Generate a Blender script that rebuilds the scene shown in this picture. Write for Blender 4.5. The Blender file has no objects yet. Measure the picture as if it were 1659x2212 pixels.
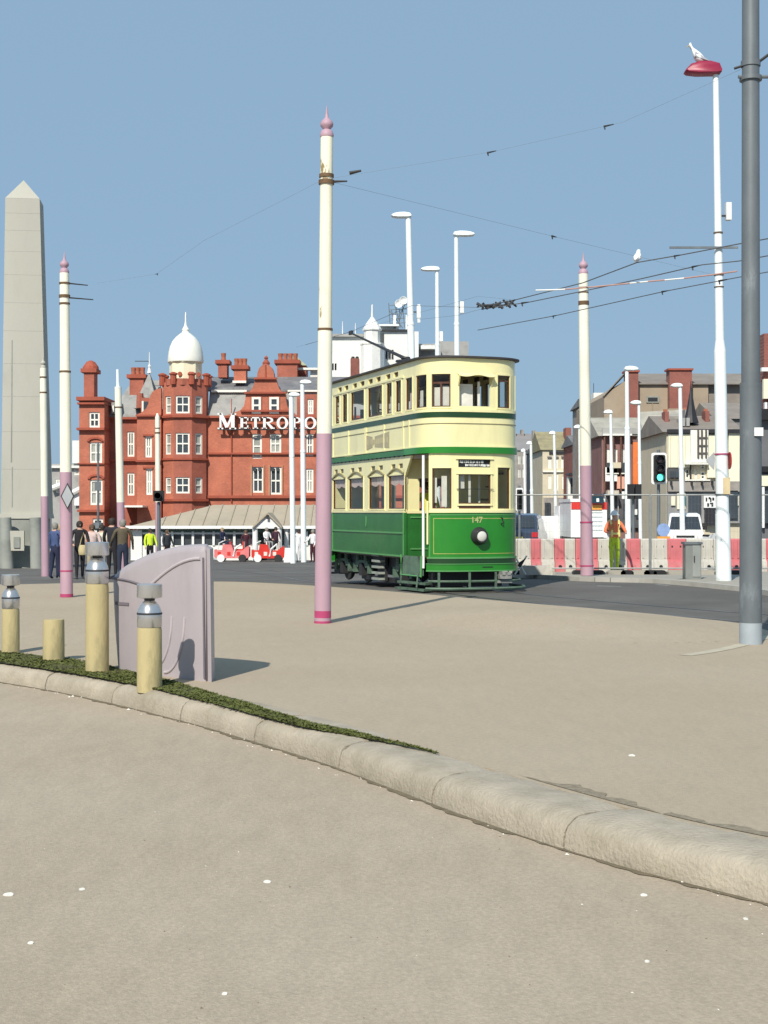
import bpy, bmesh, math, random
from mathutils import Vector, Matrix
random.seed(7)
R = math.radians
scene = bpy.context.scene
col = scene.collection

# ------------------------------------------------------------------ camera
FPX, CX, CY, EYE = 3136.0, 829.5, 1106.0, 1.6      # focal length, centre and eye height used to survey the place
cam_d = bpy.data.cameras.new('camera')
cam_d.sensor_fit = 'VERTICAL'
cam_d.sensor_height = 36.0
cam_d.lens = 36.0 * FPX / 2212.0
cam_d.clip_start = 0.1
cam_d.clip_end = 6000
cam = bpy.data.objects.new('camera', cam_d)
cam.location = (0, 0, EYE)
cam.rotation_euler = (R(90), 0, 0)
col.objects.link(cam)
scene.camera = cam

# ------------------------------------------------------------------ sky, sun, exposure
SUN_EL = R(41)
SUN_AZ = R(198)                                     # clockwise from +Y: behind the camera, to its left
w = bpy.data.worlds.new('World')
scene.world = w
w.use_nodes = True
nt = w.node_tree
nt.nodes.clear()
sky = nt.nodes.new('ShaderNodeTexSky')
sky.sky_type = 'NISHITA'
sky.sun_disc = False
sky.sun_elevation = SUN_EL
sky.sun_rotation = SUN_AZ
sky.altitude = 0
sky.air_density = 1.0
sky.dust_density = 0.6
sky.ozone_density = 2.0
bg = nt.nodes.new('ShaderNodeBackground')
bg.inputs['Strength'].default_value = 0.09
wo = nt.nodes.new('ShaderNodeOutputWorld')
hz = nt.nodes.new('ShaderNodeMix'); hz.data_type = 'RGBA'            # thin sea haze evens out the clear sky
hz.inputs[0].default_value = .90
hz.inputs[7].default_value = (2.78, 4.32, 6.0, 1)
nt.links.new(sky.outputs[0], hz.inputs[6])
nt.links.new(hz.outputs[2], bg.inputs['Color'])
nt.links.new(bg.outputs[0], wo.inputs['Surface'])
sun_d = bpy.data.lights.new('sun', 'SUN')
sun_d.energy = 4.2
sun_d.angle = R(0.53)
sun_d.color = (1.0, 0.94, 0.83)
sun = bpy.data.objects.new('sun', sun_d)
sdir = Vector((math.sin(SUN_AZ) * math.cos(SUN_EL), math.cos(SUN_AZ) * math.cos(SUN_EL), math.sin(SUN_EL)))
sun.rotation_euler = sdir.to_track_quat('Z', 'Y').to_euler()
sun.location = sdir * 60
col.objects.link(sun)
vs = scene.view_settings
vs.view_transform = 'Standard'
vs.look = 'None'
vs.exposure = 0.20
vs.gamma = 1.0
vs.use_curve_mapping = False
scene.cycles.max_bounces = 6
scene.cycles.transparent_max_bounces = 24

# ------------------------------------------------------------------ survey helpers
def gx(px, d): return (px - CX) / FPX * d
def gz(py, d): return EYE - (py - CY) / FPX * d
def at(px, py, d): return Vector((gx(px, d), d, gz(py, d)))
def lerp_tab(tab, v):
    if v <= tab[0][0]: return tab[0][1]
    for (a, za), (b, zb) in zip(tab, tab[1:]):
        if v <= b: return za + (zb - za) * (v - a) / (b - a)
    return tab[-1][1]
ZL = [(13, -.36), (17, -.08), (31, -.08), (43, -.4), (62, -.8), (80, -1.1), (130, -1.6), (300, -2.5), (2500, -9)]
ZR = [(13, -.36), (17, -.08), (34, -.08), (36, -.10), (42, -.23), (80, -.5), (130, -.8), (300, -1.5), (2500, -9)]
def terr(x, y):
    u = x / max(y, 1.0)
    t = min(1, max(0, (u + .06) / .16)); t = t * t * (3 - 2 * t)
    return lerp_tab(ZL, y) * (1 - t) + lerp_tab(ZR, y) * t
def flat_d(py, z=0.0): return (EYE - z) * FPX / (py - CY)

# ------------------------------------------------------------------ materials
MATS = {}
def nd(t, kind, **kw):
    n = t.nodes.new(kind)
    for k, v in kw.items(): setattr(n, k, v)
    return n
def mat(name, color, rough=.6, var=.12, scale=3.0, bump=0.0, bscale=60.0, metal=0.0, spec=.4, coat=0.0,
        dirt=None, dscale=1.2, dmin=.52, dmax=.68, stretch=(1, 1, 1), emit=None, estr=1.0):
    if name in MATS: return MATS[name]
    m = bpy.data.materials.new(name); m.use_nodes = True
    t = m.node_tree; b = t.nodes['Principled BSDF']
    b.inputs['Roughness'].default_value = rough
    b.inputs['Metallic'].default_value = metal
    b.inputs['Specular IOR Level'].default_value = spec
    if coat: b.inputs['Coat Weight'].default_value = coat; b.inputs['Coat Roughness'].default_value = .08
    tc = nd(t, 'ShaderNodeTexCoord'); mp = nd(t, 'ShaderNodeMapping'); mp.inputs['Scale'].default_value = stretch
    t.links.new(tc.outputs['Object'], mp.inputs['Vector'])
    n = nd(t, 'ShaderNodeTexNoise'); n.inputs['Scale'].default_value = scale; n.inputs['Detail'].default_value = 6
    n.inputs['Roughness'].default_value = .62
    t.links.new(mp.outputs[0], n.inputs['Vector'])
    rp = nd(t, 'ShaderNodeMapRange'); rp.inputs[1].default_value = .3; rp.inputs[2].default_value = .7
    rp.inputs[3].default_value = 1 - var; rp.inputs[4].default_value = 1 + var
    t.links.new(n.outputs['Fac'], rp.inputs[0])
    mx = nd(t, 'ShaderNodeMix', data_type='RGBA', blend_type='MULTIPLY'); mx.inputs[0].default_value = 1
    mx.inputs[6].default_value = (*color, 1)
    t.links.new(rp.outputs[0], mx.inputs[7])
    out = mx.outputs[2]
    if dirt:
        n2 = nd(t, 'ShaderNodeTexNoise'); n2.inputs['Scale'].default_value = dscale; n2.inputs['Detail'].default_value = 8
        n2.inputs['Roughness'].default_value = .7
        t.links.new(mp.outputs[0], n2.inputs['Vector'])
        r2 = nd(t, 'ShaderNodeMapRange'); r2.inputs[1].default_value = dmin; r2.inputs[2].default_value = dmax
        t.links.new(n2.outputs['Fac'], r2.inputs[0])
        m2 = nd(t, 'ShaderNodeMix', data_type='RGBA'); m2.inputs[7].default_value = (*dirt, 1)
        t.links.new(r2.outputs[0], m2.inputs[0]); t.links.new(out, m2.inputs[6]); out = m2.outputs[2]
    t.links.new(out, b.inputs['Base Color'])
    if bump:
        n3 = nd(t, 'ShaderNodeTexNoise'); n3.inputs['Scale'].default_value = bscale; n3.inputs['Detail'].default_value = 5
        t.links.new(mp.outputs[0], n3.inputs['Vector'])
        bp = nd(t, 'ShaderNodeBump'); bp.inputs['Strength'].default_value = bump; bp.inputs['Distance'].default_value = .02
        t.links.new(n3.outputs['Fac'], bp.inputs['Height']); t.links.new(bp.outputs[0], b.inputs['Normal'])
    if emit:
        b.inputs['Emission Color'].default_value = (*emit, 1); b.inputs['Emission Strength'].default_value = estr
    MATS[name] = m
    return m
def paving_mat(name, c1, c2, speck_scale, speck_amt, rough=.85, streak=.1):
    """sandy resin paving: broad blotches, fine grit, pale and dark specks"""
    m = bpy.data.materials.new(name); m.use_nodes = True
    t = m.node_tree; b = t.nodes['Principled BSDF']; b.inputs['Roughness'].default_value = rough
    b.inputs['Specular IOR Level'].default_value = .25
    tc = nd(t, 'ShaderNodeTexCoord')
    def noise(s, det=5, ro=.6, vec=None):
        n = nd(t, 'ShaderNodeTexNoise'); n.inputs['Scale'].default_value = s; n.inputs['Detail'].default_value = det
        n.inputs['Roughness'].default_value = ro; t.links.new(vec or tc.outputs['Object'], n.inputs['Vector']); return n.outputs['Fac']
    def rng(src, a, bb, c, d):
        r = nd(t, 'ShaderNodeMapRange'); r.inputs[1].default_value = a; r.inputs[2].default_value = bb
        r.inputs[3].default_value = c; r.inputs[4].default_value = d; t.links.new(src, r.inputs[0]); return r.outputs[0]
    mx = nd(t, 'ShaderNodeMix', data_type='RGBA'); mx.inputs[6].default_value = (*c1, 1); mx.inputs[7].default_value = (*c2, 1)
    t.links.new(rng(noise(.30, 5, .55), .35, .65, 0, 1), mx.inputs[0])
    mp = nd(t, 'ShaderNodeMapping'); mp.inputs['Rotation'].default_value = (0, 0, R(28)); mp.inputs['Scale'].default_value = (1.0, .3, 1)
    t.links.new(tc.outputs['Object'], mp.inputs['Vector'])
    m1 = nd(t, 'ShaderNodeMix', data_type='RGBA', blend_type='MULTIPLY'); m1.inputs[0].default_value = 1
    t.links.new(mx.outputs[2], m1.inputs[6]); t.links.new(rng(noise(7, 6, .7, mp.outputs[0]), .3, .7, 1 - streak, 1 + streak), m1.inputs[7])
    m2 = nd(t, 'ShaderNodeMix', data_type='RGBA', blend_type='MULTIPLY'); m2.inputs[0].default_value = 1
    t.links.new(m1.outputs[2], m2.inputs[6]); t.links.new(rng(noise(speck_scale, 4, .75), .32, .68, 1 - speck_amt, 1 + speck_amt), m2.inputs[7])
    v = nd(t, 'ShaderNodeTexVoronoi'); v.inputs['Scale'].default_value = 55; t.links.new(tc.outputs['Object'], v.inputs['Vector'])
    sp = nd(t, 'ShaderNodeMix', data_type='RGBA'); sp.inputs[7].default_value = (c1[0] * .55, c1[1] * .55, c1[2] * .55, 1)
    t.links.new(rng(v.outputs['Distance'], .02, .16, .5, 0), sp.inputs[0]); t.links.new(m2.outputs[2], sp.inputs[6])
    t.links.new(sp.outputs[2], b.inputs['Base Color'])
    bp = nd(t, 'ShaderNodeBump'); bp.inputs['Strength'].default_value = .5; bp.inputs['Distance'].default_value = .012
    t.links.new(noise(90, 4, .7), bp.inputs['Height']); t.links.new(bp.outputs[0], b.inputs['Normal'])
    MATS[name] = m
    return m
def brick_mat(name, c1, c2, mortar, sc=3.2):
    m = bpy.data.materials.new(name); m.use_nodes = True
    t = m.node_tree; b = t.nodes['Principled BSDF']; b.inputs['Roughness'].default_value = .8
    tc = nd(t, 'ShaderNodeTexCoord'); mp = nd(t, 'ShaderNodeMapping'); mp.inputs['Rotation'].default_value = (R(90), 0, 0)
    t.links.new(tc.outputs['Object'], mp.inputs['Vector'])
    br = nd(t, 'ShaderNodeTexBrick'); br.inputs['Color1'].default_value = (*c1, 1); br.inputs['Color2'].default_value = (*c2, 1)
    br.inputs['Mortar'].default_value = (*mortar, 1); br.inputs['Scale'].default_value = sc; br.inputs['Mortar Size'].default_value = .012
    t.links.new(mp.outputs[0], br.inputs['Vector'])
    n = nd(t, 'ShaderNodeTexNoise'); n.inputs['Scale'].default_value = .45; n.inputs['Detail'].default_value = 8; n.inputs['Roughness'].default_value = .7
    t.links.new(tc.outputs['Object'], n.inputs['Vector'])
    r = nd(t, 'ShaderNodeMapRange'); r.inputs[1].default_value = .3; r.inputs[2].default_value = .7; r.inputs[3].default_value = .72; r.inputs[4].default_value = 1.2
    t.links.new(n.outputs['Fac'], r.inputs[0])
    mx = nd(t, 'ShaderNodeMix', data_type='RGBA', blend_type='MULTIPLY'); mx.inputs[0].default_value = 1
    t.links.new(br.outputs[0], mx.inputs[6]); t.links.new(r.outputs[0], mx.inputs[7]); t.links.new(mx.outputs[2], b.inputs['Base Color'])
    MATS[name] = m
    return m
def glass_mat(name, tint, refl=.12):
    m = bpy.data.materials.new(name); m.use_nodes = True
    t = m.node_tree; t.nodes.clear()
    o = nd(t, 'ShaderNodeOutputMaterial'); tr = nd(t, 'ShaderNodeBsdfTransparent'); gl = nd(t, 'ShaderNodeBsdfGlossy')
    tr.inputs['Color'].default_value = (*tint, 1); gl.inputs['Roughness'].default_value = .03
    lw = nd(t, 'ShaderNodeLayerWeight'); lw.inputs['Blend'].default_value = .5
    pw = nd(t, 'ShaderNodeMath', operation='POWER'); pw.inputs[1].default_value = 4.5; t.links.new(lw.outputs['Facing'], pw.inputs[0])
    ml = nd(t, 'ShaderNodeMath', operation='MULTIPLY'); ml.inputs[1].default_value = .5; t.links.new(pw.outputs[0], ml.inputs[0])
    tc = nd(t, 'ShaderNodeTexCoord'); n = nd(t, 'ShaderNodeTexNoise'); n.inputs['Scale'].default_value = 1.5
    t.links.new(tc.outputs['Object'], n.inputs['Vector'])
    bp = nd(t, 'ShaderNodeBump'); bp.inputs['Strength'].default_value = .05; bp.inputs['Distance'].default_value = .05
    t.links.new(n.outputs['Fac'], bp.inputs['Height']); t.links.new(bp.outputs[0], gl.inputs['Normal'])
    ad = nd(t, 'ShaderNodeMath', operation='ADD'); ad.inputs[1].default_value = refl; t.links.new(ml.outputs[0], ad.inputs[0])
    mx = nd(t, 'ShaderNodeMixShader'); t.links.new(ad.outputs[0], mx.inputs[0]); t.links.new(tr.outputs[0], mx.inputs[1]); t.links.new(gl.outputs[0], mx.inputs[2])
    t.links.new(mx.outputs[0], o.inputs['Surface'])
    MATS[name] = m
    return m

PAVE_NEAR = paving_mat('sandy_paving_near', (.395, .325, .242), (.43, .36, .275), 46, .15, .85, .07)
PAVE_FAR = paving_mat('sandy_paving_plaza', (.395, .324, .236), (.42, .348, .258), 26, .09, .85, .04)
ASPHALT = mat('asphalt', (.115, .107, .097), .85, .16, .5, .4, 70, dirt=(.15, .145, .135), dscale=.25, dmin=.45, dmax=.75)
CONC = mat('pavement_concrete', (.36, .335, .285), .85, .14, 1.2, .2, 30, dirt=(.27, .26, .23))
KERBM = mat('kerb_stone', (.395, .345, .27), .85, .16, 3.0, .55, 45, dirt=(.27, .235, .17), dscale=2.2, dmin=.46, dmax=.74)
KERBS = mat('granite_kerb', (.40, .385, .35), .8, .12, 2)
DIRT = mat('sandy_dirt', (.16, .13, .085), .95, .25, 12, .5, 60)
CHIP = mat('shell_chip', (.82, .80, .74), .7, .2, 30)
MOSS = mat('moss_leaf', (.098, .112, .03), .9, .45, 6)
MOSS2 = mat('moss_soil', (.10, .095, .042), .95, .4, 9, .8, 50)
WHITE = mat('white_paint', (.80, .81, .80), .45, .05, 4)
WHITEW = mat('weathered_white', (.78, .78, .74), .6, .08, 2, dirt=(.50, .49, .45), dscale=.8, dmin=.58, dmax=.8)
POLEW = mat('pole_cream', (.83, .80, .66), .5, .07, 3, dirt=(.42, .34, .20), dscale=2.0, dmin=.66, dmax=.72, stretch=(1, 1, .5))
POLEP = mat('pole_pink', (.44, .285, .345), .55, .09, 3, stretch=(1, 1, .3))
POLEM = mat('pole_magenta', (.42, .055, .15), .45, .12, 6)
POLEA = mat('pole_cream_stained', (.82, .785, .62), .5, .08, 3, dirt=(.30, .22, .10), dscale=5.0, dmin=.565, dmax=.60, stretch=(1, 1, .3))
LAMPW = mat('lamp_white', (.80, .85, .85), .4, .04, 3)
STEEL = mat('brushed_steel', (.60, .60, .60), .25, .06, 20, metal=.8)
GALV = mat('galvanised_steel', (.15, .17, .185), .5, .12, 5, metal=.2, dirt=(.27, .30, .32), dscale=2.5, dmin=.60, dmax=.75, stretch=(1, 1, .4))
DARK = mat('dark_metal', (.03, .03, .032), .55, .2, 5)
BLACK = mat('black_plastic', (.015, .015, .017), .5, .1, 5)
RUST = mat('rusty_iron', (.14, .085, .045), .85, .3, 8)
WIRE2 = mat('thin_span_wire', (.20, .23, .27), .5, .1, 2)
WIRE = mat('overhead_wire', (.10, .105, .115), .5, .1, 2)
YELB = mat('yellow_concrete', (.46, .385, .20), .75, .12, 3, .25, 40, dirt=(.30, .26, .14), dscale=4, stretch=(1, 1, .3))
LILAC = mat('lilac_plastic', (.385, .342, .358), .45, .05, 2, spec=.5, dirt=(.335, .295, .31), dscale=1.5, stretch=(1, 1, .4))
LILACD = mat('lilac_seam', (.16, .14, .16), .7, .1, 4)
STONE = mat('portland_stone', (.46, .445, .385), .85, .10, .9, .2, 10, dirt=(.375, .365, .31), dscale=.45, dmin=.45, dmax=.7, stretch=(1, 1, .35))
STONED = mat('stained_stone', (.30, .31, .28), .85, .15, .8, dirt=(.21, .225, .20), dscale=.6)

# ------------------------------------------------------------------ mesh builder and object helpers
class MB:
    def __init__(s): s.v = []; s.f = []; s.mi = []; s.cur = 0
    def add(s, vs, fs):
        o = len(s.v); s.v += [tuple(p) for p in vs]
        for f in fs: s.f.append(tuple(i + o for i in f)); s.mi.append(s.cur)
        return s
    def hexa(s, p):   # 8 points: bottom ring 0-3, top ring 4-7
        return s.add(p, [(3, 2, 1, 0), (4, 5, 6, 7), (0, 1, 5, 4), (1, 2, 6, 5), (2, 3, 7, 6), (3, 0, 4, 7)])
    def box(s, x0, x1, y0, y1, z0, z1):
        return s.hexa([(x0, y0, z0), (x1, y0, z0), (x1, y1, z0), (x0, y1, z0), (x0, y0, z1), (x1, y0, z1), (x1, y1, z1), (x0, y1, z1)])
    def tube(s, p0, p1, r0, r1=None, n=12, caps=True):
        p0 = Vector(p0); p1 = Vector(p1); r1 = r0 if r1 is None else r1
        d = (p1 - p0).normalized(); a = d.orthogonal().normalized(); b = d.cross(a)
        vs = []
        for p, r in ((p0, r0), (p1, r1)):
            for i in range(n):
                t = 2 * math.pi * i / n; vs.append(p + (a * math.cos(t) + b * math.sin(t)) * r)
        fs = [(i, (i + 1) % n, n + (i + 1) % n, n + i) for i in range(n)]
        if caps: fs += [tuple(range(n - 1, -1, -1)), tuple(range(n, 2 * n))]
        return s.add(vs, fs)
    def path(s, pts, r, n=6):
        pts = [Vector(p) for p in pts]; vs = []; fs = []
        for i, p in enumerate(pts):
            d = (pts[min(i + 1, len(pts) - 1)] - pts[max(i - 1, 0)]).normalized()
            up = Vector((0, 0, 1)) if abs(d.z) < .95 else Vector((0, 1, 0))
            a = d.cross(up).normalized(); b = d.cross(a)
            for k in range(n):
                t = 2 * math.pi * k / n; vs.append(p + (a * math.cos(t) + b * math.sin(t)) * r)
        for i in range(len(pts) - 1):
            for k in range(n): fs.append((i * n + k, i * n + (k + 1) % n, (i + 1) * n + (k + 1) % n, (i + 1) * n + k))
        fs += [tuple(range(n - 1, -1, -1)), tuple((len(pts) - 1) * n + k for k in range(n))]
        return s.add(vs, fs)
    def lathe(s, prof, c=(0, 0, 0), n=20, axis='z'):
        vs = []; fs = []; c = Vector(c)
        for r, z in prof:
            for k in range(n):
                t = 2 * math.pi * k / n; x, y = r * math.cos(t), r * math.sin(t)
                vs.append(c + (Vector((x, y, z)) if axis == 'z' else (Vector((x, -z, y)) if axis == '-y' else Vector((z, x, y)))))
        for i in range(len(prof) - 1):
            for k in range(n): fs.append((i * n + k, i * n + (k + 1) % n, (i + 1) * n + (k + 1) % n, (i + 1) * n + k))
        fs += [tuple(range(n - 1, -1, -1)), tuple((len(prof) - 1) * n + k for k in range(n))]
        return s.add(vs, fs)
    def prism(s, poly, y0, y1, fn=None):   # polygon in (x,z) extruded along y
        fn = fn or (lambda a, b, t: (a, t, b)); n = len(poly)
        vs = [fn(a, b, y0) for a, b in poly] + [fn(a, b, y1) for a, b in poly]
        fs = [(i, (i + 1) % n, n + (i + 1) % n, n + i) for i in range(n)]
        fs += [tuple(range(n - 1, -1, -1)), tuple(range(n, 2 * n))]
        return s.add(vs, fs)
    def build(s, name, mats, parent=None, smooth=False, recalc=True, angle=40):
        me = bpy.data.meshes.new(name); me.from_pydata(s.v, [], s.f)
        mats = mats if isinstance(mats, (list, tuple)) else [mats]
        for m in mats: me.materials.append(m)
        me.polygons.foreach_set('material_index', s.mi)
        if recalc:
            bm = bmesh.new(); bm.from_mesh(me); bmesh.ops.recalc_face_normals(bm, faces=bm.faces); bm.to_mesh(me); bm.free()
        if smooth:
            me.polygons.foreach_set('use_smooth', [True] * len(me.polygons))
            try: me.set_sharp_from_angle(angle=R(angle))
            except Exception: pass
        me.update()
        o = bpy.data.objects.new(name, me); col.objects.link(o)
        if parent is not None:
            o.parent = parent
            if parent.get('_w'): o.location = -parent.location
        return o
def tag(o, label=None, cat=None, group=None, kind=None):
    if label: o['label'] = label
    if cat: o['category'] = cat
    if group: o['group'] = group
    if kind: o['kind'] = kind
    return o
def thing(name, label, cat, loc=(0, 0, 0), group=None, world=True, rz=0):
    o = bpy.data.objects.new(name, None); o.empty_display_size = .3; o.location = loc; o.rotation_euler = (0, 0, rz)
    col.objects.link(o); tag(o, label, cat, group)
    if world: o['_w'] = 1
    return o
def copy_tree(o, parent=None):
    c = o.copy(); col.objects.link(c); c.parent = parent
    for ch in list(o.children):
        if ch.name != c.name: copy_tree(ch, c)
    return c
def cbox(name, m, parent, *a, **k): return MB().box(*a).build(name, m, parent, **k)

def wall_panel(mb, p0, p1, z0, z1, ops=(), reveal=.15):
    """wall from plan point p0 to p1 (outside is to the right of p0->p1), with openings (u0,u1,za,zb)"""
    p0 = Vector((p0[0], p0[1], 0)); p1 = Vector((p1[0], p1[1], 0)); L = (p1 - p0).length; d = (p1 - p0) / L
    n = Vector((d.y, -d.x, 0))
    us = sorted({0.0, L} | {max(0, min(L, u)) for o in ops for u in o[:2]}); zs = sorted({z0, z1} | {max(z0, min(z1, z)) for o in ops for z in o[2:4]})
    P = lambda u, z, o=0.0: p0 + d * u - n * o + Vector((0, 0, z))
    for a, b in zip(us, us[1:]):
        for c, e in zip(zs, zs[1:]):
            um, zm = (a + b) / 2, (c + e) / 2
            if any(o[0] < um < o[1] and o[2] < zm < o[3] for o in ops): continue
            mb.add([P(a, c), P(b, c), P(b, e), P(a, e)], [(0, 1, 2, 3)])
    for o in ops:
        a, b, c, e = o[:4]
        mb.add([P(a, c), P(b, c), P(b, e), P(a, e), P(a, c, reveal), P(b, c, reveal), P(b, e, reveal), P(a, e, reveal)],
               [(0, 4, 5, 1), (1, 5, 6, 2), (2, 6, 7, 3), (3, 7, 4, 0)])
    return P
def window_at(parent, P, u0, u1, z0, z1, frame, pane, rec=.1, fw=.09, bars=(1, 1), name='window'):
    """frame with bars and one sheet of glass set back in the opening; P(u,z,inset) from wall_panel"""
    mb = MB()
    def bar(a, b, c, e, i0, i1):
        mb.hexa([P(a, c, i0), P(b, c, i0), P(b, c, i1), P(a, c, i1), P(a, e, i0), P(b, e, i0), P(b, e, i1), P(a, e, i1)])
    i0, i1 = rec - .05, rec + .03
    bar(u0, u0 + fw, z0, z1, i0, i1); bar(u1 - fw, u1, z0, z1, i0, i1)
    bar(u0 + fw, u1 - fw, z0, z0 + fw, i0, i1); bar(u0 + fw, u1 - fw, z1 - fw, z1, i0, i1)
    nx, nz = bars
    for k in range(1, nz + 1):
        z = z0 + (z1 - z0) * k / (nz + 1); bar(u0 + fw, u1 - fw, z - fw * .4, z + fw * .4, i0 + .005, i1)
    for k in range(1, nx + 1):
        u = u0 + (u1 - u0) * k / (nx + 1); bar(u - fw * .3, u + fw * .3, z0 + fw, z1 - fw, i0 + .012, i1 - .005)
    f = mb.build(name, frame, parent)
    g = MB().add([P(u0 + .02, z0 + .02, rec + .04), P(u1 - .02, z0 + .02, rec + .04), P(u1 - .02, z1 - .02, rec + .04), P(u0 + .02, z1 - .02, rec + .04)], [(0, 1, 2, 3)])
    g.build('pane', pane, f)
    return f
def text_obj(name, body, size, extrude, m, parent, M):
    cu = bpy.data.curves.new(name, 'FONT'); cu.body = body; cu.size = size; cu.extrude = extrude; cu.align_x = 'CENTER'; cu.align_y = 'CENTER'
    cu.offset = size * .018
    o = bpy.data.objects.new('tmp_text', cu); col.objects.link(o)
    dg = bpy.context.evaluated_depsgraph_get()
    me = bpy.data.meshes.new_from_object(o.evaluated_get(dg)); bpy.data.objects.remove(o); bpy.data.curves.remove(cu)
    me.materials.clear(); me.materials.append(m); me.transform(M); me.name = name
    r = bpy.data.objects.new(name, me); col.objects.link(r); r.parent = parent
    if parent.get('_w'): r.location = -parent.location
    return r
# ------------------------------------------------------------------ ground
def strip_xs():
    return [-900, -400, -200, -120, -80, -60, -45, -36] + [x * 2 for x in range(-15, 20)] + [44, 55, 70, 90, 130, 220, 450, 900]
def ground_sheet():
    xs = strip_xs(); ys = [-40, 0, 8, 13, 14, 15, 16, 17, 20, 25, 28, 31, 34, 37, 40, 43, 47, 52, 57, 62, 68, 74, 80, 90, 100, 115, 130, 160, 200, 300, 500, 900, 1600, 2600]
    mb = MB(); n = len(xs)
    vs = [(x, y, terr(x, y)) for y in ys for x in xs]
    fs = [(j * n + i, j * n + i + 1, (j + 1) * n + i + 1, (j + 1) * n + i) for j in range(len(ys) - 1) for i in range(n - 1)]
    mb.add(vs, fs)
    tag(mb.build('road', ASPHALT, smooth=True), kind='structure')
ground_sheet()

def catmull(pts, per=8):
    out = []
    for i in range(len(pts) - 1):
        p0 = pts[max(i - 1, 0)]; p1 = pts[i]; p2 = pts[i + 1]; p3 = pts[min(i + 2, len(pts) - 1)]
        for k in range(per):
            t = k / per
            out.append(.5 * ((2 * p1) + (p2 - p0) * t + (2 * p0 - 5 * p1 + 4 * p2 - p3) * t * t + (3 * p1 - p0 - 3 * p2 + p3) * t ** 3))
    out.append(pts[-1]); return out
ZF = -.18
kp = [(0, 1474), (200, 1511), (400, 1560), (565, 1608), (700, 1650), (853, 1707), (1000, 1762), (1200, 1830), (1400, 1888), (1568, 1930)]
kpts = []
for px, py in kp:
    d = flat_d(py, ZF); kpts.append(Vector((gx(px, d), d, 0)))
kpts = [Vector((-14, 25.5, 0)), Vector((-7.6, 18.6, 0))] + kpts + [Vector((1.98, 6.26, 0)), Vector((2.45, 5.62, 0)), Vector((3.05, 4.86, 0)), Vector((3.8, 4.0, 0)), Vector((4.8, 2.95, 0)), Vector((6.0, 1.85, 0)), Vector((7.5, 0.6, 0))]
KL = catmull(kpts, 10)
KS = [0.0]
for a, b in zip(KL, KL[1:]): KS.append(KS[-1] + (b - a).length)
def kerb_at(s, off=0.0, z=0.0):
    s = max(0, min(KS[-1] - 1e-6, s))
    lo = 0
    for i in range(len(KS) - 1):
        if KS[i] <= s <= KS[i + 1]: lo = i; break
    t = (s - KS[lo]) / (KS[lo + 1] - KS[lo]); p = KL[lo].lerp(KL[lo + 1], t); d = (KL[lo + 1] - KL[lo]).normalized()
    return Vector((p.x - d.y * off, p.y + d.x * off, z))
KN = 120
edge_b = [kerb_at(KS[-1] * i / KN, .42) for i in range(KN + 1)]
edge_f = [kerb_at(KS[-1] * i / KN, .12) for i in range(KN + 1)]
mb = MB(); pts = [(p.x, p.y, ZF) for p in edge_f] + [(40, -2, ZF), (40, -40, ZF), (-60, -40, ZF), (-60, 25.5, ZF)]
mb.add(pts, [tuple(range(len(pts)))]); tag(mb.build('foreground_pavement', PAVE_NEAR), kind='structure')
far = []
for px, py in [(1659, 1362), (1595, 1346), (1480, 1333), (1300, 1316), (1130, 1302), (980, 1289), (850, 1278), (720, 1268), (590, 1260), (465, 1256), (250, 1258), (45, 1262)]:
    d = flat_d(py); far.append(Vector((gx(px, d), d, 0)))
far = [Vector((40, 3, 0)), Vector((14, 12.5, 0)), Vector((8.5, 16.5, 0))] + catmull(far, 4) + [Vector((-14.5, 31, 0)), Vector((-40, 30, 0)), Vector((-40, 26, 0))]
mb = MB(); pts = [(p.x, p.y, 0) for p in edge_b] + [(40, -2, 0)] + [(p.x, p.y, 0) for p in far]
n = len(pts)
mb.add(pts, [tuple(range(n))])
mb.add(pts + [(p[0], p[1], -.34) for p in pts], [(i, (i + 1) % n, n + (i + 1) % n, n + i) for i in range(n)])
tag(mb.build('plaza', PAVE_FAR), kind='structure')

# low swell in the plaza by the grey column
mb = MB(); vs = []; NX, NY = 36, 36
for j in range(NY + 1):
    for i in range(NX + 1):
        u, v = i / NX * 2 - 1, j / NY * 2 - 1; r_ = min(1, math.hypot(u, v)); hgt = (math.cos(r_ * math.pi) + 1) / 2
        vs.append((2.3 + 2.7 * u + .5 * v, 21.2 + 3.0 * v - 1.8 * u, .004 + .16 * hgt * (1 if r_ < 1 else 0) - (.012 if r_ >= 1 else 0)))
mb.add(vs, [(j * (NX + 1) + i, j * (NX + 1) + i + 1, (j + 1) * (NX + 1) + i + 1, (j + 1) * (NX + 1) + i) for j in range(NY) for i in range(NX) if math.hypot((i + .5) / NX * 2 - 1, (j + .5) / NY * 2 - 1) < 1.02])
tag(mb.build('plaza_swell', PAVE_FAR, smooth=True, angle=80), kind='structure')
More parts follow.
